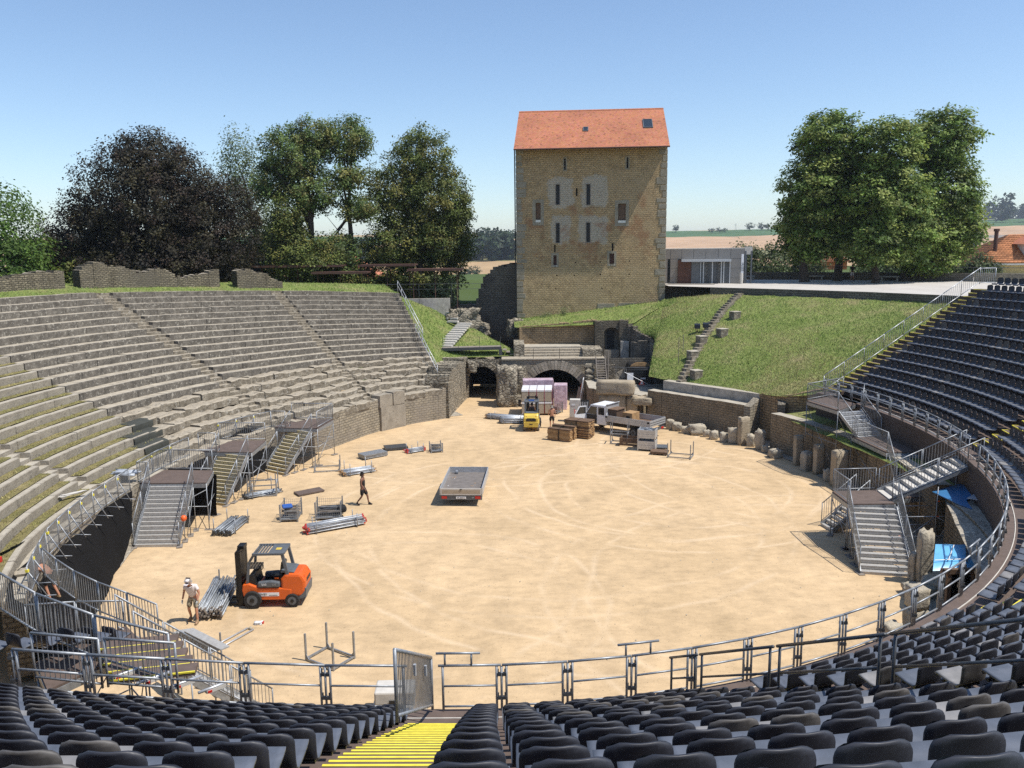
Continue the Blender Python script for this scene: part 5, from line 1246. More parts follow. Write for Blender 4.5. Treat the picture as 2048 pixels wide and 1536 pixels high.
for i,(x,y,s_) in enumerate(((15.6,29.8,.9),(16.6,30.3,1.2),(17.4,31.0,1.0),(17.9,32.3,1.3))): tag(rock('boulder', (x,y,-.1), (s_*1.3,s_,s_*.55), 250+i, 'boulder', i), 'shaded boulder on the ground under the right stand, %s from the camera' % ordn(i+1), 'stone', 'boulders under the right stand')
# stone ledges along the foot of the right podium
for i in range(9):
    a = arena_pt(R(50-9*i), 1.6); b = arena_pt(R(50-9*i-8.6), 1.6)
    o = MB().beam((a[0],a[1],.12),(b[0],b[1],.12),.55,.3).build('ledge_stone', 'curb_face', bevel=.03); tag(o, 'low squared ledge stone behind the boulders, %s from the far end' % ordn(i+1), 'stone', 'ledge stones of the right podium')
# ---------------------------------------------------------------- forklifts
def wheel(t, c, r, wd, dusty=False):
    o = MB().cyl((0,0,0), r, wd, 'y', 20).build('wheel', 'rubber_dusty' if dusty else 'rubber', t, loc=c, bevel=.03)
    MB().cyl((0,0,0), r*.6, wd+.01, 'y', 16).build('rim', 'grey_paint' if not dusty else 'white_paint', o); MB().cyl((0,0,0), r*.25, wd+.06, 'y', 10).build('hub', 'black_metal', o)
def forklift(label, loc, rz, paint, fork_z=.05, scheme=0):
    """+x forward; origin on the ground under the middle"""
    t = thing('forklift', label, 'forklift', loc, rz)
    W2 = .56
    # frame / side body
    side = [(.95,.30),(-.85,.30),(-.85,.72),(-.30,.78),(.35,.78),(.75,.95),(.98,.92),(1.02,.7)]
    body = MB().prism(side, -W2, W2).build('body', paint, t, bevel=.04, fix=True)
    MB().prism([(-.45,.30),(-1.22,.42),(-1.36,.62),(-1.38,1.02),(-1.22,1.30),(-.62,1.32),(-.45,1.1)], -W2+.02, W2-.02).build('counterweight', paint, t, bevel=.10, fix=True)
    MB().prism([(-1.05,.28),(-1.37,.38),(-1.40,.72),(-1.30,.75),(-1.0,.55)], -W2+.05, W2-.05).build('rear_bumper', 'grey_paint' if scheme == 0 else paint, t, fix=True)
    MB().box(-1.385,-1.33,-.28,.28,.92,1.04).build('vent', 'black_plastic', t)
    MB().prism([(-.45,1.33),(-.95,1.33),(-.85,1.36),(-.45,1.40)], -.42,.42).build('hood_pad', 'grey_paint', t, fix=True)
    MB().prism([(-.42,.80),(.42,.80),(.40,1.02),(-.1,1.06),(-.42,1.0)], W2-.16, W2+.03).build('side_cover', 'grey_paint', t, bevel=.05, fix=True)
    MB().prism([(-.42,.80),(.42,.80),(.40,1.02),(-.1,1.06),(-.42,1.0)], -W2-.03, -W2+.16).build('side_cover', 'grey_paint', t, bevel=.05, fix=True)
    MB().box(.02,.6,-.5,.5,.78,.80).build('floor_plate', 'black_metal', t); MB().prism([(.45,.8),(.85,.8),(.75,1.25),(.55,1.3)], -.45,.45).build('dashboard', 'black_plastic', t, bevel=.04, fix=True)
    MB().tube((.62,0,1.2),(.42,0,1.42),.03,8).build('steering_column', 'black_plastic', t)
    sw = MB(); 
    for i in range(14):
        a, b = 2*math.pi*i/14, 2*math.pi*(i+1)/14; sw.tube((.40+.06*math.sin(a),.17*math.cos(a),1.43+.10*math.sin(a)),(.40+.06*math.sin(b),.17*math.cos(b),1.43+.10*math.sin(b)),.016,5)
    sw.build('steering_wheel', 'black_plastic', t)
    seat = MB().obox((-.22,0,1.12),(.46,.46,.14)).build('seat', 'black_plastic', t, bevel=.05); MB().obox((-.44,0,1.40),(.14,.44,.55),ry=R(-10)).build('seat_back', 'black_plastic', seat, bevel=.05)
    wheel(t, (.62,W2+.0,.34), .34, .22); wheel(t, (.62,-W2-.0,.34), .34, .22); wheel(t, (-.86,W2-.06,.27), .27, .2, scheme == 1); wheel(t, (-.86,-W2+.06,.27), .27, .2, scheme == 1)
    # overhead guard
    for y in (-.46,.46):
        MB().beam((.82,y,.85),(.72,y,1.75),.07,.09,(1,0,0)).beam((.72,y,1.74),(.52,y,2.06),.07,.09,(1,0,0)).build('front_pillar', 'grey_paint', t); MB().beam((-.72,y,1.25),(-.55,y,2.08),.09,.11,(1,0,0)).build('rear_pillar', 'grey_paint', t)
    MB().box(-.62,.56,-.54,-.46,2.06,2.14).box(-.62,.56,.46,.54,2.06,2.14).box(-.64,-.02,-.455,.455,2.075,2.13).build('roof_guard', 'grey_paint', t)
    for i in range(5): MB().box(.06+i*.11,.10+i*.11,-.455,.455,2.07,2.13).build('roof_slat', 'grey_paint', t)
    if scheme == 0: MB().box(-.42,-.22,-.1,.12,2.131,2.136).build('sticker', 'yellow_paint', t)
    # mast, carriage, forks
    for y in (-.36,.36): MB().box(1.04,1.24,y-.07,y+.07,.06,2.15).build('mast_rail', 'black_metal', t); MB().box(1.10,1.18,y*.72-.04,y*.72+.04,.15,2.28).build('inner_mast', 'black_metal', t)
    MB().box(1.06,1.2,-.42,.42,2.12,2.2).box(1.06,1.2,-.42,.42,1.2,1.28).box(1.06,1.2,-.42,.42,.2,.28).build('mast_crossbar', 'black_metal', t); MB().tube((1.12,0,.2),(1.12,0,1.9),.05,8).build('lift_cylinder', 'steel_dark', t)
    if scheme == 0: MB().box(1.05,1.07,-.30,.30,.5,2.1).build('mast_screen', 'black_plastic', t); MB().box(1.1,1.2,-.28,-.1,.3,2.2).build('mast_block', 'black_metal', t); MB().box(.95,1.2,-.2,.2,2.2,2.32).build('mast_head', 'black_metal', t)
    cg = MB().box(1.22,1.27,-.5,.5,fork_z+.1,fork_z+.2).box(1.22,1.27,-.5,.5,fork_z+.45,fork_z+.55).build('carriage', 'black_metal', t)
    lb = MB(); lb.box(1.22,1.26,-.52,.52,fork_z+1.05,fork_z+1.1)
    for i in range(8): y = -.5+i*1.0/7; lb.box(1.225,1.255,y-.012,y+.012,fork_z+.5,fork_z+1.08)
    lb.build('load_guard', 'black_metal', cg)
    for y in (-.28,.28): MB().box(1.27,1.31,y-.06,y+.06,fork_z,fork_z+.55).box(1.31,2.35,y-.06,y+.06,fork_z,fork_z+.045).build('fork', 'black_metal', cg)
    for y in (-.35,.35): MB().cyl((-1.30,y,1.12),.05,.04,'x',10).build('tail_light', 'red_plastic', t)
    return t
def text(body, size, loc, rot, mat, parent, name='lettering', extrude=.002):
    c = bpy.data.curves.new(name, 'FONT'); c.body = body; c.size = size; c.extrude = extrude; c.align_x = 'CENTER'; c.align_y = 'CENTER'
    tmp = bpy.data.objects.new('tmp', c); me = bpy.data.meshes.new_from_object(tmp); bpy.data.objects.remove(tmp); me.name = name
    me.materials.clear(); me.materials.append(MAT[mat]); o = bpy.data.objects.new(name, me); COL.objects.link(o); o.location = loc; o.rotation_euler = rot; o.parent = parent; return o
fk = forklift('orange forklift with raised black mast lifting a stack of grey tubes', (-9.28,29.85,0), R(181), 'orange_paint')
sd = MB().box(-.38,.52,.562,.570,.46,.60).build('name_plate', 'white_paint', fk)
text('BOVEY', .125, (.26,.576,.53), (R(90),0,R(180)), 'black_plastic', sd); MB().box(-.32,-.0,.5705,.574,.49,.505).build('print_line', 'black_plastic', sd)
text('SAS', .12, (.16,.600,.93), (R(90),0,R(180)), 'white_paint', fk); text('3.0T', .09, (-.22,.600,.92), (R(90),0,R(180)), 'tread_metal', fk)
bk = thing('wire_basket', 'small wooden tray held on the orange forklift dashboard', 'tray', (-9.95,30.05,1.3)); MB().box(-.25,.25,-.15,.15,0,.02).box(-.25,.25,-.16,-.14,0,.16).box(-.25,.25,.14,.16,0,.16).box(-.26,-.24,-.16,.16,0,.16).box(.24,.26,-.16,.16,0,.16).build('tray', 'cardboard', bk)
yf = forklift('yellow forklift seen from behind with a driver near the entrance arch', (1.45,60.0,0), R(86), 'yellow_paint', .1, 1)
MB().box(-1.39,-1.36,-.36,.36,.80,1.0).build('rear_grille', 'black_plastic', yf); MB().box(-1.40,-1.37,-.12,.12,.55,.62).build('rear_badge', 'black_plastic', yf); MB().box(-.35,-.15,-.2,.2,2.14,2.18).build('blue_roof_plate', 'blue_plastic', yf)  # blue roof plate stands in for blue inside the cab, no lamp
# ---------------------------------------------------------------- flat trailer
tr = thing('flat_trailer', 'flat car trailer with low aluminium sides standing in the middle of the sand', 'trailer', (-2.62,43.4,0), R(-3))
TWd, TL = 1.1, 2.05
MB().box(-TWd,TWd,-TL,TL,.62,.70).build('floor', 'trailer_floor', tr)
for x in (-TWd,TWd): MB().box(x-.025,x+.025,-TL,TL,.60,1.0).build('side_board', 'alu', tr)
MB().box(-TWd+.03,TWd-.03,-TL-.03,-TL+.02,.62,.98).build('tailgate', 'concrete_pale', tr); MB().box(-TWd,TWd,TL-.02,TL+.03,.60,1.02).build('headboard', 'alu', tr)
MB().box(-TWd+.1,TWd-.1,-TL-.034,-TL-.031,.70,.90).build('tailgate_panel', 'cardboard', tr); MB().box(-.06,.06,-TL-.06,-TL-.035,.93,.96).build('latch', 'black_metal', tr)
rb = MB().box(-TWd,TWd,-TL+.0,-TL+.1,.36,.60).build('rear_bar', 'grey_paint', tr)
for x in (-.88,.88): MB().box(x-.14,x+.14,-TL-.03,-TL,.42,.56).build('tail_light', 'red_plastic', rb)
pl = MB().box(-.26,.26,-TL-.02,-TL,.42,.54).build('number_plate', 'white_paint', rb); text('FR 306314', .09, (0,-TL-.026,.48), (R(90),0,0), 'black_plastic', pl); text('CH', .08, (.62,-TL-.012,.48), (R(90),0,0), 'white_paint', rb)
for x in (-.95,.95):
    for y in (-.35,.45): wheel(tr, (0,0,0), .01, .01) if False else None
for x in (-.86,.86):
    for y in (-.4,.35):
        o = MB().cyl((0,0,0),.27,.2,'x',18).build('wheel', 'rubber', tr, loc=(x,y,.27)); MB().cyl((0,0,0),.16,.21,'x',14).build('rim', 'steel', o)
MB().box(-.7,.7,-1.8,1.8,.5,.6).build('chassis', 'steel_dark', tr); MB().beam((0,2.0,.5),(0,3.1,.45),.1,.1).build('drawbar', 'steel_dark', tr); MB().tube((.1,2.9,0),(.1,2.9,.8),.03).build('jockey_leg', 'steel', tr)
MB().cyl((-.65,1.75,.80),.12,.12,'x',12).box(-.95,-.72,1.72,1.78,.76,.80).build('winch', 'steel', tr)
for i in range(9): MB().obox((rnd.uniform(-.9,.9),rnd.uniform(-1.8,1.6),.703),(rnd.uniform(.05,.3),rnd.uniform(.03,.08),.004),rnd.uniform(0,3)).build('scrap', 'white_plastic' if i%2 else 'wood', tr)
# ---------------------------------------------------------------- flatbed truck
tk = thing('flatbed_truck', 'white double cab flatbed truck with aluminium sides and open front door', 'truck', (7.75,58.3,0), R(140))
cabp = [(.55,.55),(2.6,.55),(2.72,.75),(2.70,1.05),(2.42,1.25),(1.95,1.95),(1.75,2.02),(.60,2.02),(.52,1.2)]
MB().prism(cabp, -.85, .85).build('cab', 'white_paint', tk, bevel=.06, fix=True)
for y,sg in ((-.856,-1),(.856,1)):
    MB().prism([(.72,1.30),(1.25,1.30),(1.25,1.85),(.74,1.85)], y-.004, y+.004).build('rear_window', 'glass_dark', tk, fix=True)
    MB().prism([(1.38,1.28),(2.28,1.28),(1.90,1.86),(1.38,1.86)], y-.004, y+.004).build('front_window', 'glass_dark', tk, fix=True)
MB().prism([(1.36,.62),(2.25,.62),(2.30,1.25),(1.36,1.27)], .857, .866).build('door_opening', 'black_plastic', tk, fix=True)
d = MB().prism([(0,.6),(.95,.6),(.95,1.25),(.6,1.85),(0,1.85)], -.03,.03).build('open_door', 'white_paint', tk, fix=True, loc=(2.28,.88,0), rz=R(62)); MB().prism([(.05,1.28),(.85,1.28),(.55,1.78),(.05,1.78)], -.035,.035).build('door_window', 'glass_dark', d, fix=True)
mb = MB(); mb.add([(2.40,-.75,1.27),(2.40,.75,1.27),(1.97,.72,1.93),(1.97,-.72,1.93)], [(0,1,2,3)]); o = mb.build('windscreen', 'glass_dark', tk, loc=(.03,0,.015))
MB().box(.55,.60,-.85,.85,1.0,2.1).tube((.5,-.8,2.1),(.5,.8,2.1),.03).build('headboard', 'alu', tk)
MB().box(2.66,2.76,-.82,.82,.42,.68).build('bumper', 'grey_paint', tk)
for y in (-.62,.62): MB().box(2.70,2.75,y-.14,y+.14,.78,.95).build('headlight', 'white_plastic', tk)
bed = MB().box(-3.15,.48,-1.05,1.05,.92,1.0).build('bed_floor', 'wood_dark', tk)
for y in (-1.05,1.05): MB().box(-3.15,.48,y-.025,y+.025,.94,1.38).build('side_board', 'alu', tk); 
MB().box(-3.20,-3.15,-1.07,1.07,.94,1.38).build('tailgate', 'alu', tk)
for z in (1.08,1.24): MB().box(-3.215,-3.20,-1.05,1.05,z-.012,z+.012).build('groove', 'steel_dark', tk)
for x in (-3.05,.42): MB().box(x-.08,x+.08,1.072,1.09,1.20,1.32).build('hinge', 'black_metal', tk)
MB().box(-2.5,2.4,-.4,.4,.5,.9).build('chassis', 'black_metal', tk); MB().box(-3.12,-3.02,-.95,.95,.55,.75).build('rear_bar', 'grey_paint', tk)
for y in (-.75,.75): MB().box(-3.15,-3.12,y-.16,y+.16,.58,.72).build('tail_light', 'red_plastic', tk)
for x in (-1.75,2.0):
    for y in (-.8,.8): wheel(tk, (x,y,.36), .36, .24)
bx = thing('wooden_case', 'dark brown wooden case standing on the truck bed', 'case', (7.3,58.6,1.0), R(140)); MB().box(-.7,.7,-.55,.55,.0,.72).build('box', 'brown_box', bx, bevel=.02); MB().box(-.76,.76,-.6,.6,.722,.78).build('lid', 'wood_dark', bx)
o = thing('wooden_case', 'lighter plywood box beside the dark case on the truck bed', 'case', (8.45,57.8,1.0), R(140)); MB().box(-.5,.3,-.5,.5,0,.62).build('box', 'wood', o); MB().box(-.3,.0,.501,.51,.1,.4).build('opening', 'black_plastic', o)
cb_ = thing('metal_cabinet', 'pale grey metal cabinet with open door left of the truck cab', 'cabinet', (5.2,62.2,0), R(-8)); MB().box(-.75,.05,-.3,.3,.1,1.75).build('body', 'concrete_pale', cb_, bevel=.02); MB().box(.08,.75,-.31,-.27,.1,1.75).build('door', 'glass_dark', cb_)
for i in range(5): MB().box(.1+i*.13,.13+i*.13,-.33,-.312,.3,1.6).build('bar', 'white_paint', cb_)
MB().box(-.6,-.3,-.315,-.302,1.3,1.42).build('label_plate', 'white_paint', cb_)
# ---------------------------------------------------------------- stacks, racks, cages
def tube_stack(label, c, ang, L_, cols, rows_, r=.032, posts=True, ends='steel_dark', mat='tube_grey', h=.75, pitch=.095, z=.10, jit=.03):
    t = thing('tube_stack', label, 'tube stack', (c[0],c[1],0), ang, 'stacks of scaffold tubes')
    mes = [MB().tube((-L_/2,0,0),(L_/2,0,0),r,6).mesh('tube', q, True) for q in ((mat,'tube_dull',mat) if mat != 'alu' else ('tube_pale','tube_grey','tube_pale'))]; em = MB().obox((-L_/2-.02,0,0),(.08,.055,.06)).mesh('coupling', ends); em2 = MB().obox((L_/2+.02,0,0),(.08,.055,.06)).mesh('coupling', ends)
    for i in range(cols):
        for j in range(rows_):
            if j == rows_-1 and rnd.random() < .3: continue
            o = link('tube', mes[rnd.randrange(3)], t, (rnd.uniform(-jit,jit)*3, (i-(cols-1)/2+(j%2)*.3)*pitch, z+j*pitch*.8), rnd.uniform(-.025,.025)); link('coupling', em, o); link('coupling', em2, o)
    if posts:
        hw = cols*pitch/2+.06
        for x in (-L_*.36,L_*.36):
            MB().beam((x,-hw,.06),(x,hw,.06),.06,.06).build('base_beam', 'steel', t)
            for y in (-hw,hw): MB().tube((x,y,0),(x,y,h),.022,6).build('post', 'steel', t, True)
    return t
tube_stack('grey tube stack on the forks of the orange forklift', (-11.35,29.75), R(98), 2.9, 10, 5, posts=False, ends='wood_grey', z=.16)
for i,(x,y) in enumerate(((-11.75,31.0),(-10.85,29.0))): tag(MB().tube((x,y,0),(x,y,.85),.03,8).build('steel_stake', 'steel', None), 'short steel stake at the %s of the tube stack on the forks' % ('far left corner','near right corner')[i], 'post')
tube_stack('flat stack of grey tubes on a rack near the nearest left stair', (-13.75,38.3), R(85), 2.1, 10, 3)
tube_stack('pale tubes with red ends stacked beside the second wire cage', (-8.65,38.1), R(30), 2.8, 6, 5, ends='lichen_red', mat='alu', h=.7)
tube_stack('small stack of tubes on a rack left of the open frame', (-9.35,48.0), R(32), 1.9, 9, 3, mat='alu', ends='wood', h=.8)
tube_stack('loose steel tubes in an open rack beside the middle left stair', (-13.85,43.7), R(38), 1.9, 7, 2, h=.9)
tube_stack('small bundle of tubes with red ends at the far left of the sand', (-6.5,53.1), R(35), 1.2, 7, 3, ends='lichen_red', mat='alu', h=.6)
tube_stack('long pale tube stack left of the yellow forklift', (-.45,63.2), R(-22), 3.3, 8, 4, mat='alu', ends='wood', h=.5)
tube_stack('lower short tube stack in front of the long pale one', (.0,61.9), R(-3), 1.8, 8, 5, mat='alu', h=.6)
for i,(a,b) in enumerate((((-10.5,25.75,.05),(-9.55,27.5,.05)),((-10.25,25.6,.05),(-9.3,27.4,.05)))): tag(MB().tube(a,b,.03,8).build('long_pole', 'alu', None, True), '%s of two long poles lying on the sand at the left front' % ('left','right')[i], 'pole', 'two poles on the sand')
def rack(label, c, ang, wx, wy, h, mid=False, name='post_rack', r=.028):
    t = thing(name, label, 'rack', (c[0],c[1],0), ang, 'open post racks')
    for x in (-wx/2,wx/2):
        for y in (-wy/2,wy/2): MB().box(x-r,x+r,y-r,y+r,0,h).build('post', 'steel', t); MB().prism([(x-.0,.06),(x-.16*(1 if x>0 else -1),.06),(x,.26)], y-.01, y+.01).build('gusset', 'steel', t, fix=True)
    for z in ((.07,) if not mid else (.07,h*.5)):
        for y in (-wy/2,wy/2): MB().beam((-wx/2,y,z),(wx/2,y,z),.05,.06).build('rail', 'steel', t)
        for x in (-wx/2,wx/2): MB().beam((x,-wy/2,z),(x,wy/2,z),.05,.06).build('rail', 'steel', t)
    return t
rack('empty steel post rack on the sand in front of the railing', (-6.1,25.25), R(-33), 1.25, .95, .95)
rack('open steel rack beside the farthest left stair', (-11.4,48.9), R(10), 1.5, 1.2, .75)
rack('tall steel rack around the tubes by the middle left stair', (-13.85,43.9), R(10), 1.5, 1.1, 1.3, True)
rack('tall two-level steel rack in front of the truck', (7.35,54.9), R(-15), 1.15, .85, 1.5, True)
rack('low wide steel rack on the sand at the right of the bins', (10.75,51.1), R(-22), 1.45, 1.05, .95)
def flat_stack(label, c, ang, wx, wy, n, mat, th=.06, z=.06, name='panel_stack'):
    t = thing(name, label, 'panels', (c[0],c[1],0), ang)
    for x in (-wx*.35,wx*.35): MB().box(x-.04,x+.04,-wy/2,wy/2,0,z).build('bearer', 'wood_grey', t)
    for i in range(n): MB().obox((rnd.uniform(-.02,.02),rnd.uniform(-.02,.02),z+th*(i+.5)),(wx,wy,th*.86),rnd.uniform(-.02,.02)).build('panel', mat, t)
    return t
flat_stack('single brown deck panel lying on the sand behind the wire cages', (-11.35,44.0), R(35), 1.5, .75, 1, 'plywood', .09, .05, 'deck_panel')
flat_stack('stack of grey deck frames at the left of the far sand', (-9.1,51.9), R(38), 1.7, .9, 3, 'steel', .09, .05)
flat_stack('flat stack of steel grids behind the deck frames', (-7.9,54.0), R(18), 1.5, 1.0, 2, 'steel_dark', .08, .05)
flat_stack('low stack of dark boards on a pallet beside the bins', (9.55,51.9), R(-20), 1.1, .8, 2, 'wood_dark', .07, .08); flat_stack('dark panel lying behind the corrugated bins', (9.85,53.6), R(-10), 1.2, .9, 1, 'grey_paint', .07, .05, 'deck_panel')
def cage(label, c, ang, wx, wy, h, fill, mat='steel', spacing=.10):
    t = thing('wire_cage', label, 'cage', (c[0],c[1],0), ang, 'wire cages of scaffold fittings')
    for x in (-wx/2,wx/2):
        for y in (-wy/2,wy/2): MB().box(x-.03,x+.03,y-.03,y+.03,0,h+.06).build('corner_post', mat, t)
    MB().box(-wx/2,wx/2,-wy/2,wy/2,.10,.14).build('base', mat, t)
    for k,(a,b,low) in enumerate((((-wx/2,-wy/2),(wx/2,-wy/2),.55),((wx/2,-wy/2),(wx/2,wy/2),1.),((wx/2,wy/2),(-wx/2,wy/2),1.),((-wx/2,wy/2),(-wx/2,-wy/2),1.))):
        mb = MB(); n = int(math.dist(a,b)/spacing); hh = .12+(h-.12)*low
        for i in range(1,n): p = lerp(a,b,i/n); mb.tube((p[0],p[1],.12),(p[0],p[1],hh),.006,4)
        for z in np.arange(.14,hh+.01,.14): mb.tube((*a,z),(*b,z),.007,4)
        mb.build('wire_side', mat, t)
    for i in range(fill):
        z = .2+.4*(i/fill); MB().obox((rnd.uniform(-.1,.1),rnd.uniform(-wy*.32,wy*.32),z),(wx*.8,.05,.05),rnd.uniform(-.15,.15),0,rnd.uniform(-.06,.06)).build('fitting', ('steel_dark','steel','wood_grey')[i%3], t)
    return t
c1 = cage('small wire cage with a blue cloth on top of its fittings', (-11.2,39.7), R(4), .85, 1.15, .85, 22); MB().obox((-.15,-.1,.68),(.5,.5,.12),.3).build('folded_cloth', 'blue_plastic', c1, bevel=.05)
c2 = cage('second wire cage holding fittings and a black bundle', (-9.3,39.8), R(6), 1.25, .95, .9, 26); MB().obox((.6,.05,.42),(.5,.5,.35),.3).build('black_bundle', 'cloth_black', c2, bevel=.12)
cage('tiny wire cage at the far end of the sand left of the path', (-5.1,53.1), R(15), .75, .75, .6, 8)
for i,(x,y,rz_) in enumerate(((2.2,65.3,R(4)),(3.35,65.6,R(-30)))): cage('galvanised mesh box behind the yellow forklift, %s' % ('left one','right one')[i], (x,y), rz_, 1.2, .9, .85, 6)
def bin_(label, c, z, ang):
    t = thing('metal_bin', label, 'bin', (c[0],c[1],z), ang, 'corrugated metal bins')
    for x in (-.55,.55):
        for y in (-.42,.42): MB().box(x-.035,x+.035,y-.035,y+.035,0,.72).build('corner_post', 'alu', t)
    for k in range(4):
        z0 = .12+k*.14
        for y in (-.42,.42): MB().prism([(z0,0),(z0+.045,.03),(z0+.09,.03),(z0+.135,0)],0,0) if False else MB().box(-.52,.52,y-.02-(k%2)*.012,y+.02+(k%2)*.012,z0,z0+.132).build('corrugation', 'alu', t)
        for x in (-.55,.55): MB().box(x-.02-(k%2)*.012,x+.02+(k%2)*.012,-.385,.385,z0,z0+.132).build('corrugation', 'alu', t)
    MB().box(-.52,.52,-.38,.38,.10,.13).build('floor', 'steel', t); return t
bin_('lower corrugated metal bin of the stack in front of the truck', (8.95,53.05), 0, R(-20)); b2 = bin_('upper corrugated metal bin of the stack in front of the truck', (8.95,53.05), .74, R(-20))
for i in range(7): MB().obox((rnd.uniform(-.4,.4),rnd.uniform(-.3,.3),.62),(.35,.08,.08),rnd.uniform(0,3)).build('fitting', 'tarp_pale' if i%2 else 'steel', b2)
o = thing('wooden_crate', 'brown wooden crate left of the corrugated bins', 'crate', (7.95,54.3,0), R(-20))
for z in (.06,.24,.42):
    for y in (-.42,.42): MB().box(-.6,.6,y-.02,y+.02,z,z+.15).build('slat', 'wood_dark', o)
    for x in (-.6,.6): MB().box(x-.02,x+.02,-.40,.40,z,z+.15).build('slat', 'wood_dark', o)
def timber(label, c, ang, L_, W_, layers, mat, ext=None):
    t = thing('timber_stack', label, 'timber', (c[0],c[1],0), ang, 'strapped timber stacks'); n = max(2,int(W_/.2)); mes = [MB().box(-L_/2,L_/2,-.092,.092,0,.058).mesh('plank', q) for q in (mat,'wood_light','wood','wood_dark' if layers > 12 else 'wood_light')]; mt = MB().box(-L_/2,L_/2,-.095,.095,0,.072).mesh('plank', 'wood_dark')
    for y in (-W_*.3,W_*.3): MB().box(-L_/2+.1,L_/2-.1,y-.05,y+.05,0,.1).build('bearer', 'wood_dark', t)
    for j in range(layers):
        for i in range(n): link('plank', mt if j == layers-1 else mes[rnd.randrange(4)], t, (rnd.uniform(-.03,.03),(i-(n-1)/2)*.2,.1+j*.08))
    MB().box(-.015,.015,-W_/2-.012,W_/2+.012,.09,.1+layers*.08+.004).build('strap', 'black_plastic', t); return t
timber('low timber stack nearest the camera, light plank sides', (3.3,55.8), R(-30), 1.75, .55, 10, 'wood'); timber('low timber stack directly behind the nearest one', (3.65,56.5), R(-30), 1.75, .5, 11, 'wood'); timber('taller dark timber stack right of the two low ones', (4.75,56.9), R(-30), 1.9, 1.1, 15, 'wood')
# ---------------------------------------------------------------- cartons and wrapped pallets in front of the arch
for layer in range(2):
    for i in range(4):
        for j in range(3):
            if layer == 0 and j == 1: continue
            t = thing('carton', 'tall grey carton with white lid, %s from left, %s row, %s layer' % (ordn(i+1), ('front','middle','back')[j], ('lower','upper')[layer]), 'carton', (1.05+i*.62+j*.05,64.9+j*.8,.18+layer*.98), R(-2), 'cartons in front of the arch')
            MB().box(-.27,.27,-.36,.36,0,.80).build('box', 'cardboard', t); MB().box(-.285,.285,-.375,.375,.80,.93).build('lid', 'white_plastic', t); 
            if j == 0: MB().box(.285,.305,-.37,.37,.0,.9).build('red_edge', 'red_plastic', t)
pz_ = thing('pallet', 'wooden pallet under the cartons before the arch', 'pallet', (2.0,65.7,0)); 
for y in (-.9,-.3,.3,.9): MB().box(-1.3,1.3,y-.08,y+.08,.10,.15).build('board', 'wood', pz_)
for x in (-1.1,0,1.1): MB().box(x-.08,x+.08,-1,1,0,.10).build('bearer', 'wood', pz_)
o = MB().box(-1.3,1.3,-.5,.5,.0,2.35).build('wrapped_pallet', 'pink_wrap', None, loc=(2.2,68.6,0), bevel=.06); tag(o, 'large block wrapped in pinkish film behind the cartons', 'pallet load')
o = MB().box(-.55,.55,-.6,.6,.0,2.1).build('wrapped_pallet', 'pink_wrap', None, loc=(4.05,67.4,0), rz=R(-5), bevel=.05); tag(o, 'tall narrow load in pink film at the right of the cartons', 'pallet load')
rl = thing('poster_roll', 'leaning white banner sheet with orange mark at the right side of the arch', 'banner', (5.95,69.2,0)); MB().obox((0,0,1.1),(.06,1.3,2.3),R(-8),0,R(8)).build('sheet', 'white_plastic', rl); MB().obox((-.06,-.2,1.6),(.03,.4,.5),R(-8),0,R(8)).build('mark', 'orange_plastic', rl)
for i in range(3): MB().obox((-.3+.12*i,-.3*i,.75),(.05,.4,1.5),R(20),0,R(12)).build('board', 'wood_grey', rl)
hand = thing('hand_truck', 'red tubular hand truck in front of the truck cab', 'hand truck', (5.0,60.6,0), R(20))
for x in (-.2,.2): MB().tube((x,0,.1),(x,.35,1.25),.025).build('rail', 'red_plastic', hand); MB().cyl((x*1.2,.05,.13),.13,.06,'x',12).build('wheel', 'rubber', hand)
for z in (.3,.7,1.1): MB().tube((-.2,z*.3,z),(.2,z*.3,z),.02).build('crossbar', 'red_plastic', hand)
# concrete blocks, stray things
for i,(z,s_) in enumerate(((0,(1.15,.8,.42)),(.43,(1.15,.75,.40)))):
    t = thing('concrete_block', ('lower','upper')[i]+' concrete ballast block beside the middle aisle railing', 'block', (-3.55+.06*i,22.1,z), R(2)); MB().obox((0,0,s_[2]/2),s_).build('block', 'concrete_pale', t, bevel=.05); MB().box(-.15,.05,-.41,-.39,.05,.16).build('slot', 'black_plastic', t)
for i in range(12): tag(rock('stone', (-9.5+i*.62+rnd.uniform(-.2,.2), 20.0+rnd.uniform(-.3,.5)+.12*i,-.05), (.5,.4,.3), 300+i, 'boulder', i), 'loose stone below the front left railing, %s from the left' % ordn(i+1), 'stone', 'loose stones below the front railing')
o = link('orange_ball', MB().mesh('e','orange_plastic')); bpy.data.objects.remove(o)
bl = thing('orange_lamp', 'round orange warning lamp on the nearest left stair rail', 'lamp', (-15.25,36.4,1.0)); link('globe', rock_mesh('globe', (.26,.26,.26), 1, 'orange_plastic', 0, 6, 0), bl, (0,0,.05)); MB().tube((0,0,-.5),(0,0,.1),.02).build('stem', 'steel', bl)
bp_ = thing('red_backpack', 'bright red backpack at the very left edge of the stone steps', 'backpack', (-17.9,26.9,2.45)); link('bag', rock_mesh('bag', (.4,.35,.6), 2, 'red_plastic', .06, 6, .6), bp_); MB().obox((0,.0,.58),(.3,.2,.08)).build('flap', 'yellow_paint', bp_)
t = thing('litter', 'small crumpled red and white litter on the sand near the orange forklift', 'litter', (-9.3,27.9,0)); link('scrap', rock_mesh('scrap', (.28,.16,.1), 3, 'white_plastic', .3, 4, .5), t); link('cap', rock_mesh('cap', (.1,.08,.08), 4, 'red_plastic', .2, 4, .5), t, (.15,.05,0))
tag(link('stone', rock_mesh('stone', (.12,.12,.08), 5, 'boulder', .2, 4, .5), None, (-9.45,27.5,0)), 'single small stone below the litter', 'stone')
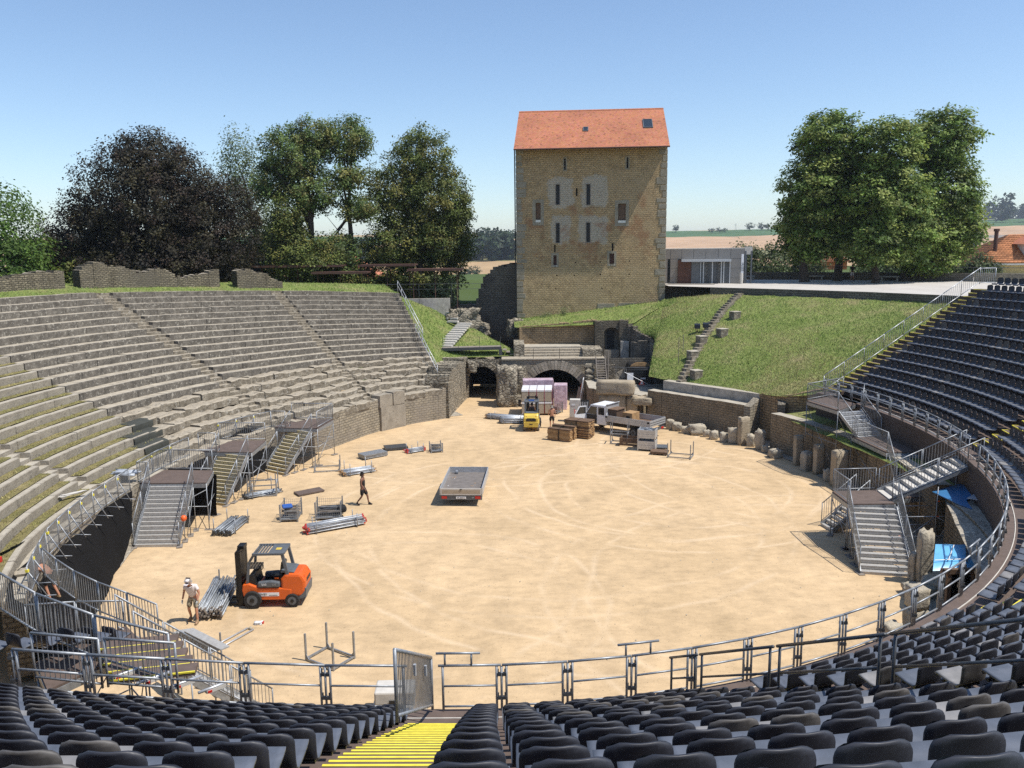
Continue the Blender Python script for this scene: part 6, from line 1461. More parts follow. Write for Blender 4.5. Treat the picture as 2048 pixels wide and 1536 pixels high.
tag(link('white_sheet', rock_mesh('white_sheet', (1.1,.18,.07), 6, 'concrete_pale', .3, 6, .6), None, (*cav(7.1,1.5)[:2], cav(7.1,1.5)[2]+.02), .9), 'crumpled white strip lying on the left lower walkway', 'sheet')
tag(link('plastic_sheet', rock_mesh('plastic_sheet', (1.1,.6,.22), 7, 'tarp_pale', .3, 6, .6), None, (*cav(6.35,.9)[:2], cav(6.35,.9)[2])), 'clear crumpled plastic sheet beside the nearest deck', 'sheet')
# black van and fences in the right vault
vn = thing('parked_van', 'black van parked in the small vault right of the arch', 'van', (10.9,69.0,1.6)); MB().prism([(-1.0,.3),(1.0,.3),(1.0,1.2),(.85,1.75),(-.85,1.75),(-1.0,1.2)], -1.2, 2.5).build('body', 'black_metal', vn, bevel=.08, fix=True); MB().prism([(-.8,1.2),(.8,1.2),(.7,1.62),(-.7,1.62)], -1.21,-1.2).build('rear_window', 'glass_dark', vn, fix=True); MB().box(-.12,.3,-1.23,-1.2,.75,.87).build('number_plate', 'white_paint', vn)
for x in (-.8,.8):
    for y in (-.6,1.8): MB().cyl((x,y,.3),.3,.2,'x',14).build('wheel', 'rubber', vn)
for x in (-.9,.9): MB().box(x-.08,x+.08,-1.22,-1.19,.85,1.15).build('tail_light', 'red_plastic', vn)
o = MB().prism([(-.9,0),(.9,0),(.7,.28),(.3,.42),(-.4,.4),(-.8,.2)], -.05,.05).build('tan_board', 'wood', None, loc=(10.9,68.6,3.25), fix=True); tag(o, 'tan board propped above the black van under the small vault', 'board')
def mesh_fence(label, a, b, z, h=1.6):
    t = bar_panel(a, b, z, z, label, 'mesh site fences', 'steel_dark', h, .14, .022, .006, 'site_fence'); mb = MB(); u = V((b[0]-a[0],b[1]-a[1],0))
    for q in np.arange(.2,h,.2): mb.tube((0,0,q),(u.x,u.y,q),.006,4)
    mb.build('mesh', 'steel_dark', t); return t
mesh_fence('site fence standing in front of the black van', (9.4,66.6), (12.4,66.3), 1.9, 1.45); mesh_fence('short site fence left of the black van', (8.7,67.8), (9.4,66.6), 1.9, 1.5)
o = thing('warning_sign', 'white notice with red triangle on the fence before the van', 'sign', (9.9,66.4,2.1)); MB().box(-.45,.05,-.02,.02,.2,1.0).build('notice', 'white_paint', o); tr_ = MB().prism([(.5,0),(1.0,0),(.75,.45)], -.03,.0).build('triangle', 'red_plastic', o, fix=True); MB().prism([(.6,.06),(.9,.06),(.75,.33)], -.035,-.03).build('face', 'white_paint', tr_, fix=True)
tag(MB().tube((9.2,66.2,3.2),(11.2,65.6,2.2),.025,6).build('long_pole', 'steel', None), 'pale pole leaning across the fence before the van', 'pole')
tag(MB().tube((8.3,67.5,3.45),(12.4,66.6,3.4),.03,6).build('cross_bar', 'steel_dark', None), 'thin dark bar across the small vault above the van', 'bar')
for i,(x,y) in enumerate(((13.3,64.8),(14.0,66.5))): tag(MB().tube((x,y,3.0),(x,y,6.2),.025,6).build('thin_pole', 'wood_grey', None), 'thin upright pole on the right grass edge, %s of two' % ('lower','upper')[i], 'pole')
for i,x in enumerate((1.9,4.2)): tag(MB().tube((x,71.55,3.66),(x,71.55,4.55),.02,6).build('thin_post', 'black_metal', None), '%s thin dark post on the terrace edge above the arch' % ('left','right')[i], 'post')
# ================================================================ PEOPLE
def skin(name, verts, edges, rad, mat, parent, sub_=2, root=0, smooth=True):
    me = bpy.data.meshes.new(name); me.from_pydata([tuple(v) for v in verts], edges, []); me.materials.append(MAT[mat]); o = link(name, me, parent)
    md = o.modifiers.new('skin','SKIN'); md.use_smooth_shade = True; sk = me.skin_vertices[0].data
    for i, r in enumerate(rad): sk[i].radius = (r, r) if not isinstance(r, tuple) else r
    for i in range(len(rad)): sk[i].use_root = (i == root)
    s_ = o.modifiers.new('sub','SUBSURF'); s_.levels = sub_; s_.render_levels = sub_
    return o
def person(label, loc, rz, J, skin_m, top=None, bottom='cloth_black', shoe='leather', hair='hair_dark', cap=None, scale=1., glove=False, sleeves=.45, barefoot=False):
    """J: joints in metres, x right, y forward, z up (figure about 1.76 m tall)"""
    t = thing('person', label, 'person', loc, rz); t.scale = (scale,)*3
    g = {k: V(v) for k, v in J.items()}
    names = ['pelvis','waist','chest','neck','jaw','head','crown','shl','ell','wrl','shr','elr','wrr','hpl','knl','anl','tol','hpr','knr','anr','tor']
    R_ = dict(pelvis=.125,waist=.115,chest=.135,neck=.056,jaw=.070,head=.088,crown=.062,shl=.062,ell=.040,wrl=.028,shr=.062,elr=.040,wrr=.028,hpl=.088,knl=.056,anl=.038,tol=.034,hpr=.088,knr=.056,anr=.038,tor=.034)
    E_ = [('pelvis','waist'),('waist','chest'),('chest','neck'),('neck','jaw'),('jaw','head'),('head','crown'),('chest','shl'),('shl','ell'),('ell','wrl'),('chest','shr'),('shr','elr'),('elr','wrr'),('pelvis','hpl'),('hpl','knl'),('knl','anl'),('anl','tol'),('pelvis','hpr'),('hpr','knr'),('knr','anr'),('anr','tor')]
    vs = [g[n] for n in names]; rad = [R_[n] for n in names]; ed = [(names.index(a), names.index(b)) for a, b in E_]
    skin('body', vs, ed, rad, skin_m, t)
    # hands: palm plus five fingers on each side
    for sd, a, b in ((-1,'ell','wrl'),(1,'elr','wrr')):
        d = (g[b]-g[a]).normalized(); w0 = g[b]; fw = V((0,1,0)); lat = d.cross(fw); lat = lat.normalized() if lat.length > .1 else V((1,0,0)); fr = lat.cross(d).normalized()
        pv = [w0, w0+d*.045, w0+d*.085]; pe = [(0,1),(1,2)]; pr_ = [.024,.030,.032]
        for k, (o_, L_) in enumerate(((-.030,.058),(-.010,.068),(.010,.064),(.030,.050))):
            r0 = w0+d*.088+fr*o_; m1 = r0+d*L_*.55+lat*-.008*sd; m2 = m1+d*L_*.4-lat*.022*sd; n = len(pv); pv += [r0,m1,m2]; pe += [(2,n),(n,n+1),(n+1,n+2)]; pr_ += [.010,.009,.008]
        n = len(pv); pv += [w0+d*.04+fr*.034, w0+d*.078+fr*.052, w0+d*.10+fr*.055]; pe += [(1,n),(n,n+1),(n+1,n+2)]; pr_ += [.012,.010,.009]
        skin('hand', pv, pe, pr_, 'glove' if glove else skin_m, t, 1)
    # face
    hd = g['head']; up = (g['crown']-g['jaw']).normalized(); f = V((0,1,0)); f = (f-up*f.dot(up)).normalized() if 'face' not in J else V(J['face']).normalized(); r_ = f.cross(up)
    MB().tube(hd+f*.085-up*.02, hd+f*.112-up*.035, .014, 6, .010).build('nose', skin_m, t, True)
    for q in (-1,1):
        MB().obox(hd+r_*.032*q+f*.088+up*.005, (.02,.012,.010), math.atan2(f.y,f.x)-math.pi/2).build('eye', 'hair_dark', t); MB().obox(hd+r_*.092*q-up*.01, (.018,.035,.055), math.atan2(f.y,f.x)-math.pi/2).build('ear', skin_m, t)
    MB().obox(hd+f*.083-up*.062, (.045,.01,.008), math.atan2(f.y,f.x)-math.pi/2).build('mouth', 'lichen_red', t)
    if hair: skin('hair', [hd+up*.02-f*.03, hd+up*.055-f*.015, hd+up*.085-f*.01, hd-up*.04-f*.05], [(0,1),(1,2),(0,3)], [.092,.094,.070,.066], hair, t, 2)
    if cap:
        skin('cap', [hd+up*.04-f*.01, hd+up*.075-f*.005, hd+up*.11-f*.01], [(0,1),(1,2)], [.100,.099,.066], cap, t, 2); MB().obox(hd+up*.05+f*.13, (.15,.12,.014), math.atan2(f.y,f.x)-math.pi/2, rx=R(-14)).build('peak', cap, t, bevel=.005)
    if top:
        L3 = lambda a, b, k: g[a]+(g[b]-g[a])*k
        if sleeves: sv2 = [g['pelvis']+V((0,0,-.02)), g['waist'], g['chest'], g['neck']-V((0,0,.05)), g['shl'], L3('shl','ell',sleeves), L3('shl','ell',sleeves+.12), g['shr'], L3('shr','elr',sleeves), L3('shr','elr',sleeves+.12)]; se = [(0,1),(1,2),(2,3),(2,4),(4,5),(5,6),(2,7),(7,8),(8,9)]; sr = [.148,.142,.156,.085,.082,.070,.066,.082,.070,.066]
        else: sv2 = [g['pelvis']+V((0,0,-.02)), g['waist'], g['chest'], g['neck']-V((0,0,.06)), L3('chest','shl',.72), L3('chest','shr',.72)]; se = [(0,1),(1,2),(2,3),(2,4),(2,5)]; sr = [.146,.136,.152,.080,.086,.086]
        skin('shirt', sv2, se, sr, top, t, 2)
    L3 = lambda a, b, k: g[a]+(g[b]-g[a])*k
    skin('shorts', [g['pelvis']+V((0,0,.06)), g['pelvis']+V((0,0,-.03)), g['hpl'], L3('hpl','knl',.5), L3('hpl','knl',.92), g['hpr'], L3('hpr','knr',.5), L3('hpr','knr',.92)], [(0,1),(1,2),(2,3),(3,4),(1,5),(5,6),(6,7)], [.142,.148,.112,.105,.096,.112,.105,.096], bottom, t, 2, 1)
    if not barefoot:
        for q in 'lr':
            a, o_ = g['an'+q], g['to'+q]; skin('shoe', [a+V((0,0,.05)), a-(o_-a)*.25-V((0,0,.04)), a+(o_-a)*.5-V((0,0,.04)), o_+(o_-a)*.15], [(0,2),(1,2),(2,3)], [.052,.045,.052,.042], shoe, t, 2, 2)
    return t
def pose(**k):
    J = dict(pelvis=(0,0,.95),waist=(0,0,1.12),chest=(0,0,1.33),neck=(0,.0,1.50),jaw=(0,.025,1.56),head=(0,.02,1.635),crown=(0,.01,1.70),shl=(-.185,0,1.43),ell=(-.24,-.03,1.15),wrl=(-.25,.06,.90),shr=(.185,0,1.43),elr=(.24,-.03,1.15),wrr=(.25,.06,.90),hpl=(-.10,0,.90),knl=(-.11,.03,.50),anl=(-.12,-.02,.09),tol=(-.14,.15,.045),hpr=(.10,0,.90),knr=(.11,.03,.50),anr=(.12,-.02,.09),tor=(.14,.15,.045))
    J.update(k); return J
# man with the white cap, looking down while stepping towards the tubes (faces the camera)
person('worker in white T-shirt, white cap and camouflage shorts left of the orange forklift', (-11.7,28.2,0), R(172), pose(pelvis=(0,-.02,.93),waist=(0,.02,1.10),chest=(0,.09,1.29),neck=(.0,.17,1.45),jaw=(0,.23,1.50),head=(0,.255,1.565),crown=(0,.26,1.63),face=(.1,.75,-.65),shl=(-.19,.10,1.38),ell=(-.30,.10,1.12),wrl=(-.30,.26,.90),shr=(.19,.10,1.38),elr=(.30,.04,1.12),wrr=(.32,.14,.86),knl=(-.15,.10,.49),anl=(-.18,.12,.09),tol=(-.20,.30,.045),knr=(.16,.06,.50),anr=(.19,-.12,.09),tor=(.22,.05,.045)), 'skin', 'cloth_white', 'camo', 'leather', 'hair_grey', 'cloth_white', 1.03, True)
person('man in black vest and shorts walking across the sand to the right', (-7.93,41.75,0), R(-100), pose(knl=(-.10,.20,.50),anl=(-.11,.26,.10),tol=(-.12,.43,.05),knr=(.10,-.02,.50),anr=(.11,-.30,.16),tor=(.12,-.16,.05),wrl=(-.24,-.10,.90),ell=(-.23,-.10,1.15),wrr=(.24,.20,.93),elr=(.23,.02,1.15)), 'skin_dark', 'cloth_black', 'cloth_black', 'cloth_black', 'hair_dark', None, 1.02, False, 0)
person('shirtless man in dark shorts standing beside the yellow forklift', (2.95,59.9,0), R(10), pose(wrl=(-.22,.22,1.02),ell=(-.25,0,1.13)), 'skin', None, 'cloth_black', 'leather', 'hair_grey', None, 1.0)
person('bare-armed driver sitting in the yellow forklift', (1.45,59.75,.28), R(86-90), pose(pelvis=(0,-.02,.96),waist=(0,-.03,1.12),chest=(0,.0,1.32),hpl=(-.11,.05,.93),knl=(-.16,.46,.92),anl=(-.16,.55,.55),tol=(-.16,.72,.50),hpr=(.11,.05,.93),knr=(.16,.46,.92),anr=(.16,.55,.55),tor=(.16,.72,.50),ell=(-.25,.15,1.18),wrl=(-.14,.42,1.22),elr=(.25,.15,1.18),wrr=(.14,.42,1.22)), 'skin', 'orange_plastic', 'cloth_black', 'leather', 'hair_dark', None, .97, False, 0)
person('shirtless worker in black shorts bending over the left railing with a tube', (-16.15,27.0,1.45), R(78), pose(pelvis=(0,-.12,.92),waist=(0,.02,1.04),chest=(0,.24,1.14),neck=(0,.42,1.17),jaw=(0,.48,1.14),head=(0,.55,1.12),crown=(0,.61,1.12),face=(0,.5,-.85),shl=(-.18,.30,1.16),ell=(-.26,.44,.92),wrl=(-.16,.62,.78),shr=(.18,.30,1.16),elr=(.28,.52,1.06),wrr=(.22,.76,1.02),knl=(-.13,.05,.50),anl=(-.14,-.10,.09),tol=(-.15,.08,.045),knr=(.14,-.02,.50),anr=(.15,-.22,.09),tor=(.16,-.04,.045)), 'skin', None, 'cloth_black', 'leather', 'hair_dark', None, 1.0)
tb_ = thing('clamp_tube', 'short steel tube hanging in the bent worker\'s hand', 'tube', (-16.75,27.15,1.75)); MB().tube((0,0,.55),(.35,-.25,-.1),.025,8).build('tube', 'steel', tb_, True)
# ================================================================ SLOPE STAIR, PLAZA, BUILDINGS, TREES, BACKGROUND
ss = thing('stone_stair', 'narrow dark stone stair climbing the right grass slope to the plaza', 'stairs', (15,66,3))
NS = 30
for i in range(NS):
    f = i/(NS-1); p = slope_r(.165+.105*f, f*.985); o = MB().obox((p[0],p[1],p[2]+.06),(1.15-.2*f,.46,.24),R(38)).build('step', 'bench_face_old', ss); sub(o); MB().obox((0,-.235,0),(1.15-.2*f-.01,.012,.22)).build('riser', 'bench_face', o, loc=(p[0],p[1],p[2]+.055), rz=R(38)) if False else None
for i,((x,y,z),lab) in enumerate((((19.16,70.25,7.17),'uppermost'),((17.35,67.28,6.01),'second highest'),((15.62,67.05,5.45),'middle'),((14.44,64.92,4.49),'second lowest'),((14.03,61.65,3.44),'lowest'))):
    t = thing('stone_block', 'cubic dark stone block beside the slope stair, %s of five' % lab, 'stone', (x,y,z-.15), R(20), 'stone blocks by the slope stair'); MB().box(-.36,.36,-.36,.36,0,.66).build('block', 'bench_face_old', t, bevel=.04); MB().box(-.38,.38,-.38,.38,.662,.74).build('top', 'curb_top', t, bevel=.02)
for i,(x,y,z) in enumerate(((15.75,69.3,6.1),(16.4,69.05,6.2))):
    t = thing('floodlight', '%s of two dark floodlights standing on the right grass slope' % ('left','right')[i], 'floodlight', (x,y,z), R(-10)); MB().tube((0,0,-.2),(0,0,.35),.03).build('stand', 'black_metal', t); MB().prism([(-.2,.3),(.22,.38),(.2,.72),(-.2,.62)], -.24,.24,'x').build('housing', 'black_metal', t, fix=True); MB().obox((0,-.22,.47),(.44,.02,.3),rx=R(-10)).build('glass', 'black_metal', t)
# ---------------------------------------------------------------- plaza furniture
def low_wall(label, pts, z0, z1, mat): o = wall('parapet_wall', pts, z0, z1, .4, mat, None, 1.2, .0, seed=3, topmat='curb_face'); return tag(o, label, 'wall')
low_wall('shade-toned parapet wall behind the chestnut trees', [(25.5,95),(34,92.5),(42,88),(47.0,84.0)], 9.3, 10.25, 'mas_dark'); low_wall('sun-toned parapet wall right of the chestnut trees', [(47.05,83.9),(50.5,80),(54,75.5),(57,70)], 9.3, 10.3, 'mas_podium')  # one parapet: dark masonry paints tree shade, paler masonry paints sun
pr_ = [(25.5,95),(34,92.5),(42,88),(47,84),(50.5,80),(54,75.5),(57,70)]
rr = thing('parapet_railing', 'thin dark railing on top of the plaza parapet', 'railing', (40,89,10.3))
for a, b in zip(pr_[:-1], pr_[1:]):
    n = max(2,int(math.dist(a,b)/1.8)); sub(MB().tube((*a,10.85),(*b,10.85),.03,5).build('top_rail', 'steel_dark', rr))
    for i in range(n): p = lerp(a,b,i/n); sub(MB().tube((*p,10.2),(*p,10.85),.025,5).build('post', 'steel_dark', rr))
for i,(x,y) in enumerate(((26.2,92.0),(33.2,90.3),(39.8,86.8))):
    t = thing('stone_bench', 'plain slab bench on the plaza, %s from the left under the chestnuts' % ordn(i+1), 'bench', (x,y,PZZ), R(-18-6*i), 'slab benches on the plaza'); MB().box(-.95,.95,-.2,.2,.42,.52).build('seat', 'concrete', t)
    for q in (-.75,.75): MB().box(q-.06,q+.06,-.16,.16,0,.42).build('leg', 'concrete', t)
t = thing('litter_bin', 'white bin standing against the right end of the parapet', 'bin', (56.4,70.8,PZZ)); MB().box(-.35,.35,-.3,.3,0,1.0).build('body', 'concrete_pale', t, bevel=.03); MB().box(-.25,.25,-.31,-.29,.75,.88).build('opening', 'black_plastic', t)
person('person in dark top and pale trousers standing behind a chestnut trunk', (36.6,88.6,PZZ), R(160), pose(), 'skin', 'cloth_black', 'cloth_white', 'leather', 'hair_dark', None, 1.0)
# ---------------------------------------------------------------- annex of grey panels
an = thing('panelled_annex', 'flat-roofed modern annex of grey panels right of the tower', 'building', (15.9,87.0,PZZ), math.atan2(-1.8,8.4))
AL, AH = 8.6, 3.6
MB().box(0,AL,.1,6,0,AH-.05).build('core', 'steel_dark', an); MB().box(-.02,AL+.02,.02,6.1,AH-.05,AH+.03).build('roof', 'concrete_pale', an)
xs = [0,.85,2.0,3.2,4.45,5.7,6.95,8.3]
for a, b in zip(xs[:-1], xs[1:]): MB().box(a+.015,b-.015,.0,.1,2.55,AH-.06).build('panel', 'panel_grey', an)
for z0,z1 in ((.05,.56),(.58,1.56),(1.58,2.52)):
    for a, b in ((.015,.55),(.85,1.62)): MB().box(a,b,.0,.1,z0,z1).build('panel', 'panel_grey', an)
    MB().box(7.0,8.3,.0,.1,z0,z1).build('panel', 'panel_grey', an)
MB().box(.56,.84,.06,.1,.05,2.52).build('slot_window', 'glass_dark', an)
MB().box(2.0,6.98,-1.0,.05,2.26,2.52).build('canopy', 'alu', an)
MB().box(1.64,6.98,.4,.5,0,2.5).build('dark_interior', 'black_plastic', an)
MB().box(1.64,3.0,-.3,-.2,0,2.42).build('sliding_panel', 'rust', an); MB().box(3.02,3.85,-.35,-.27,0,2.42).build('sliding_panel', 'grey_paint', an)
for x,w_ in ((4.45,.45),(5.5,.4)): MB().box(x,x+w_,.1,.16,.05,2.4).build('display_board', 'concrete_pale', an)
for x in (3.95,4.25,5.15,6.05,6.3,6.92): MB().box(x-.05,x+.05,.0,.10,0,2.5).build('door_frame', 'alu', an)
for a,b in ((3.98,4.22),(5.2,5.45),(6.35,6.85)): MB().box(a,b,.2,.22,.05,2.45).build('glass_pane', 'glass_dark', an)
MB().box(8.32,9.1,-.0,.4,2.95,3.75).box(8.32,9.1,0,.4,0,.05).build('end_frame', 'concrete_pale', an); MB().box(8.36,8.5,-.05,.4,0,3.3).build('end_post', 'grey_paint', an); MB().box(8.95,9.1,-.05,.4,0,3.3).build('end_post', 'grey_paint', an)
sg = thing('banner_stele', 'narrow white upright banner with dark lettering before the annex corner', 'sign', (23.7,84.7,PZZ), R(-10)); MB().box(-.12,.12,-.03,.03,.3,3.0).build('board', 'white_paint', sg); text('MUSEE', .30, (0,-.036,1.7), (R(90),R(90),0), 'black_plastic', sg); MB().cyl((-.1,-.3,.55),.16,1.1,'z',12).build('bollard', 'concrete_pale', sg)
o = wall('terrace_wall', [(15.6,84.0),(20.6,83.4),(20.75,84.5)], 7.5, PZZ+.05, .4, 'mas_dark', None, .6, .0, seed=9, topmat='curb_top'); tag(o, 'dark rubble terrace wall under the annex beside the tower', 'wall')
# ---------------------------------------------------------------- houses
def tiled_slope(a, b, c, d, rows_, cols, parent, name='tiled_slope', base=(.48,.20,.085)):
    """quad a,b (eave) d,c (ridge): rows of overlapping tiles"""
    a,b,c,d = map(V,(a,b,c,d)); n = (b-a).cross(d-a).normalized(); vs, fs, cs = [], [], []
    for i in range(rows_):
        f0, f1 = i/rows_, min(1,(i+1.25)/rows_); l0, r0, l1, r1 = a+(d-a)*f0, b+(c-b)*f0, a+(d-a)*f1, b+(c-b)*f1
        for j in range(cols):
            g0, g1 = j/cols, (j+.95)/cols; k = len(vs); hh = .09
            vs += [l0+(r0-l0)*g0+n*hh, l0+(r0-l0)*g1+n*hh, l1+(r1-l1)*g1+n*.01, l1+(r1-l1)*g0+n*.01, l0+(r0-l0)*g0-n*.01, l0+(r0-l0)*g1-n*.01]; fs += [(k,k+1,k+2,k+3),(k+4,k+5,k+1,k)]
            v_ = rnd.uniform(.7,1.2); cs += [tuple(q*v_ for q in base)]*6
    o = link(name, np_mesh(name, np.array([tuple(v) for v in vs]), np.array(fs), 'roof_tile', np.array(cs)), parent); o['kind'] = 'stuff'; return o
h1 = thing('yellow_house', 'yellow plastered house with orange tiled hip roof and dormer at the right edge', 'house', (59.5,97,0), R(-8))
MB().box(-3.9,9,0,9,3,10.7).build('wall', 'plaster_yellow', h1); MB().prism([(-5.0,-1.0),(10,-1.0),(10,10),(-5,10)], 10.7, 10.9, 'z').build('eave_board', 'plaster_white', h1, fix=True)
rf1 = MB(); rf1.add([(-5.1,-1.1,10.92),(10,-1.1,10.92),(10,10,10.92),(-5.1,10,10.92),(.6,4.5,14.2),(10,4.5,14.2)], [(0,1,5,4),(2,3,4,5),(3,0,4),(1,2,5),(3,2,1,0)]); rfo = rf1.build('roof', 'rust', h1)
tiled_slope((-5.15,-1.15,10.95),(10,-1.15,10.95),(10,4.5,14.25),(.6,4.5,14.25), 14, 34, rfo)
tiled_slope((-5.15,10,10.95),(-5.15,-1.15,10.95),(.6,4.45,14.25),(.6,4.55,14.25), 14, 24, rfo)
dm = MB().box(.6,3.6,-.5,3,10.9,13.2).build('dormer', 'plaster_white', h1); MB().prism([(.1,13.1),(4.1,13.1),(2.1,14.3)], -.9, 3.2).build('dormer_roof', 'clay', dm, fix=True); w1 = MB().box(1.5,2.6,-.54,-.5,11.2,12.9).build('window', 'glass_dark', dm); MB().box(1.35,1.48,-.56,-.5,11.1,13.0).box(2.62,2.75,-.56,-.5,11.1,13.0).build('frame', 'plaster_white', w1)
MB().tube((-2.2,1.2,11.5),(-2.2,1.2,14.6),.22,10).tube((-2.2,1.2,14.6),(-2.2,1.2,14.9),.32,10).build('chimney', 'rust', rfo)
h2 = thing('orange_house', 'orange plastered building glimpsed between the chestnut trunks', 'house', (49,128,0)); MB().box(-3,3,0,5,-4,10.6).build('wall', 'plaster_orange', h2); MB().prism([(-3.6,10.6),(3.6,10.6),(0,12.6)], -.5, 5.5).build('roof', 'clay', h2, fix=True); MB().box(-.6,.6,-.03,0,7.5,9.2).build('window', 'glass_dark', h2)
h3 = thing('village_house', 'low house with a red tiled roof below the field left of the tower', 'house', (-6.8,150,0), R(30)); MB().box(-4,4,0,6,-6,1.2).build('wall', 'plaster_white', h3); r3 = MB().prism([(-4.6,1.1),(4.6,1.1),(0,5.2)], -.6, 6.6).build('roof', 'clay', h3, fix=True); MB().box(-.9,-.3,1.5,2.1,3.8,6.0).build('chimney', 'plaster_white', r3); MB().box(-1.2,.2,-.03,0,-2,-.2).build('window', 'glass_dark', h3)
h4 = thing('village_house', 'pale house front glimpsed through the trees behind the shelters', 'house', (-26,132,0)); MB().box(-5,5,0,6,-4,8.9).build('wall', 'plaster_white', h4); MB().prism([(-5.6,8.8),(5.6,8.8),(0,12.2)], -.6, 6.6).build('roof', 'clay', h4, fix=True)
for x in (-2.5,1.5): MB().box(x,x+1,-.03,0,6,7.6).build('window', 'glass_dark', h4)
# ---------------------------------------------------------------- shelters behind the left seating
for i,(x0,x1,y,z,lab) in enumerate(((-26.4,-17.3,86,11.75,'leftmost'),(-19.9,-14.3,84,11.1,'second from left'),(-15.6,-9.8,86,11.75,'third from left'),(-10.4,-4.9,84.5,11.3,'rightmost'))):
    t = thing('flat_shelter', 'flat rusty steel shelter roof on thin posts under the trees, %s' % lab, 'shelter', ((x0+x1)/2,y,8.3), 0, 'flat steel shelters'); hx = (x1-x0)/2; MB().box(-hx,hx,-1.5,1.5,z-8.3-.14,z-8.3).build('roof', 'rust', t); MB().box(-hx-.02,hx+.02,-1.52,-1.48,z-8.3-.2,z-8.3+.02).build('edge', 'rust', t)
    for x in (-hx*.8,0,hx*.8):
        for yy in (-1.2,1.2): MB().tube((x,yy,-1.5),(x,yy,z-8.3-.14),.045,6).build('post', 'rust', t)
for i in range(7):
    x = -25+i*3.2; o = MB().tube((x,80.5,8),(x,80.5,9.9),.025,5).tube((x,80.5,9.9),(x+3.15,80.5,9.9),.02,5).tube((x,80.5,9.4),(x+3.15,80.5,9.4),.015,5).build('wire_railing', 'steel_dark', None); tag(o, 'thin dark railing behind the left crest, %s section from the left' % ordn(i+1), 'railing', 'thin railing behind the crest')
# handrail at the right end of the stone tiers
hr = thing('stair_handrail', 'pale double handrail running down the right end of the stone tiers', 'handrail', (-8,69,6))
for k0,k1,dx in ((20.4,9.5,.05),(10.5,2,-.35)):
    for h in (.55,1.0):
        a, b = V(cav(.06,k0)), V(cav(.06,k1)); sub(MB().tube(a+V((dx,0,h)), b+V((dx,0,h)), .03, 6).build('rail', 'alu', hr, True))
    for i in range(7): p = V(cav(.06,k0+(k1-k0)*i/6)); sub(MB().tube(p+V((dx,0,-.1)), p+V((dx,0,1.0)), .022, 6).build('post', 'alu', hr, True))
# ---------------------------------------------------------------- trees
def leaves(name, ells, n_clump, per, spread, size, cols, seed, parent=None, droop=0., inner=.45, up=.35, zsq=.8, along=.3, rise=.0):
    g = np.random.default_rng(seed); E = np.array(ells, float); vol = E[:,3]*E[:,4]*E[:,5]; ei = g.choice(len(E), n_clump, p=vol**.8/(vol**.8).sum())
    d = g.normal(size=(n_clump,3)); d /= np.linalg.norm(d,axis=1)[:,None]; rr_ = g.uniform(inner**3,1.0,n_clump)**(1/3)*g.uniform(.88,1.05,n_clump)
    c = E[ei,:3]+d*rr_[:,None]*E[ei,3:6]
    tint = g.uniform(.55,1.5,n_clump)[:,None]*np.array(cols)[g.choice(len(cols), n_clump)]
    c = np.repeat(c, per, 0); tint = np.repeat(tint, per, 0); N = len(c)
    p = c+np.clip(g.normal(size=(N,3)),-1.5,1.5)*np.array([spread,spread,spread*zsq]); 
    dd_ = d+np.array([0,0,rise]); p += np.repeat(dd_,per,0)*(np.clip(g.normal(size=N),-1.6,.7)*along)[:,None]
    if droop: p[:,2] -= np.abs(g.normal(size=N))*droop
    nrm = g.normal(size=(N,3))*.55+np.repeat(d,per,0)*.75; nrm[:,2] += up+.25; nrm /= np.linalg.norm(nrm,axis=1)[:,None]
    t1 = np.cross(nrm, g.normal(size=(N,3))); t1 /= np.linalg.norm(t1,axis=1)[:,None]; t2 = np.cross(nrm,t1)
    s_ = (size*g.uniform(.6,1.35,N))[:,None]; a, b = t1*s_, t2*s_*.62
    vs = np.stack([p-a, p+b*.9-a*.1, p+a, p-b*.9-a*.1], 1).reshape(-1,3); fs = np.arange(4*N).reshape(-1,4)
    cc = np.repeat(tint*g.uniform(.8,1.2,(N,1)), 4, 0); return np_mesh(name, vs, fs, 'leaf', cc)
def tree(label, base, trunk_h, r, ells, n_clump, per, spread, size, cols, seed, name='broadleaf_tree', limbs=9, **kw):
    t = thing(name, label, 'tree', base); g = random.Random(seed); B = V(base)
    mb = MB(); p = V((0,0,-.6)); pts = [p]
    for i in range(5): p = p+V((g.uniform(-.12,.12),g.uniform(-.12,.12),(trunk_h+.6)/5)); pts.append(p)
    for i,(a,b) in enumerate(zip(pts[:-1],pts[1:])): mb.tube(a,b,r*(1-.1*i)*(1.25 if i == 0 else 1),10,r*(1-.1*(i+1)),caps=False)
    mb.build('trunk', 'bark', t, True)
    lm = MB()
    for i in range(limbs):
        e = g.choice(ells); tgt = V((e[0]+g.uniform(-.6,.6)*e[3], e[1]+g.uniform(-.6,.6)*e[4], e[2]+g.uniform(-.4,.6)*e[5]))-B; s0 = pts[-1] if i % 2 else pts[-2]; mid = s0+(tgt-s0)*.5+V((g.uniform(-.5,.5),g.uniform(-.5,.5),g.uniform(0,1)))
        lm.tube(s0,mid,r*.42,7,r*.26,caps=False).tube(mid,tgt,r*.26,6,r*.05,caps=False)
        for _ in range(3): q = mid+(tgt-mid)*g.uniform(.1,.8); lm.tube(q,q+V((g.uniform(-1.6,1.6),g.uniform(-1.6,1.6),g.uniform(-.2,1.6))),r*.12,5,.015,caps=False)
    lm.build('limbs', 'bark', t, True)
    o = link('crown', leaves('crown', [(e[0]-B.x,e[1]-B.y,e[2]-B.z,*e[3:]) for e in ells], n_clump, per, spread, size, cols, seed, **kw), t); return t
PUR = [(.036,.031,.018),(.048,.040,.021),(.026,.023,.015),(.060,.052,.022),(.042,.028,.019)]
GRN = [(.13,.20,.036),(.19,.255,.055),(.09,.145,.028),(.28,.32,.085)]
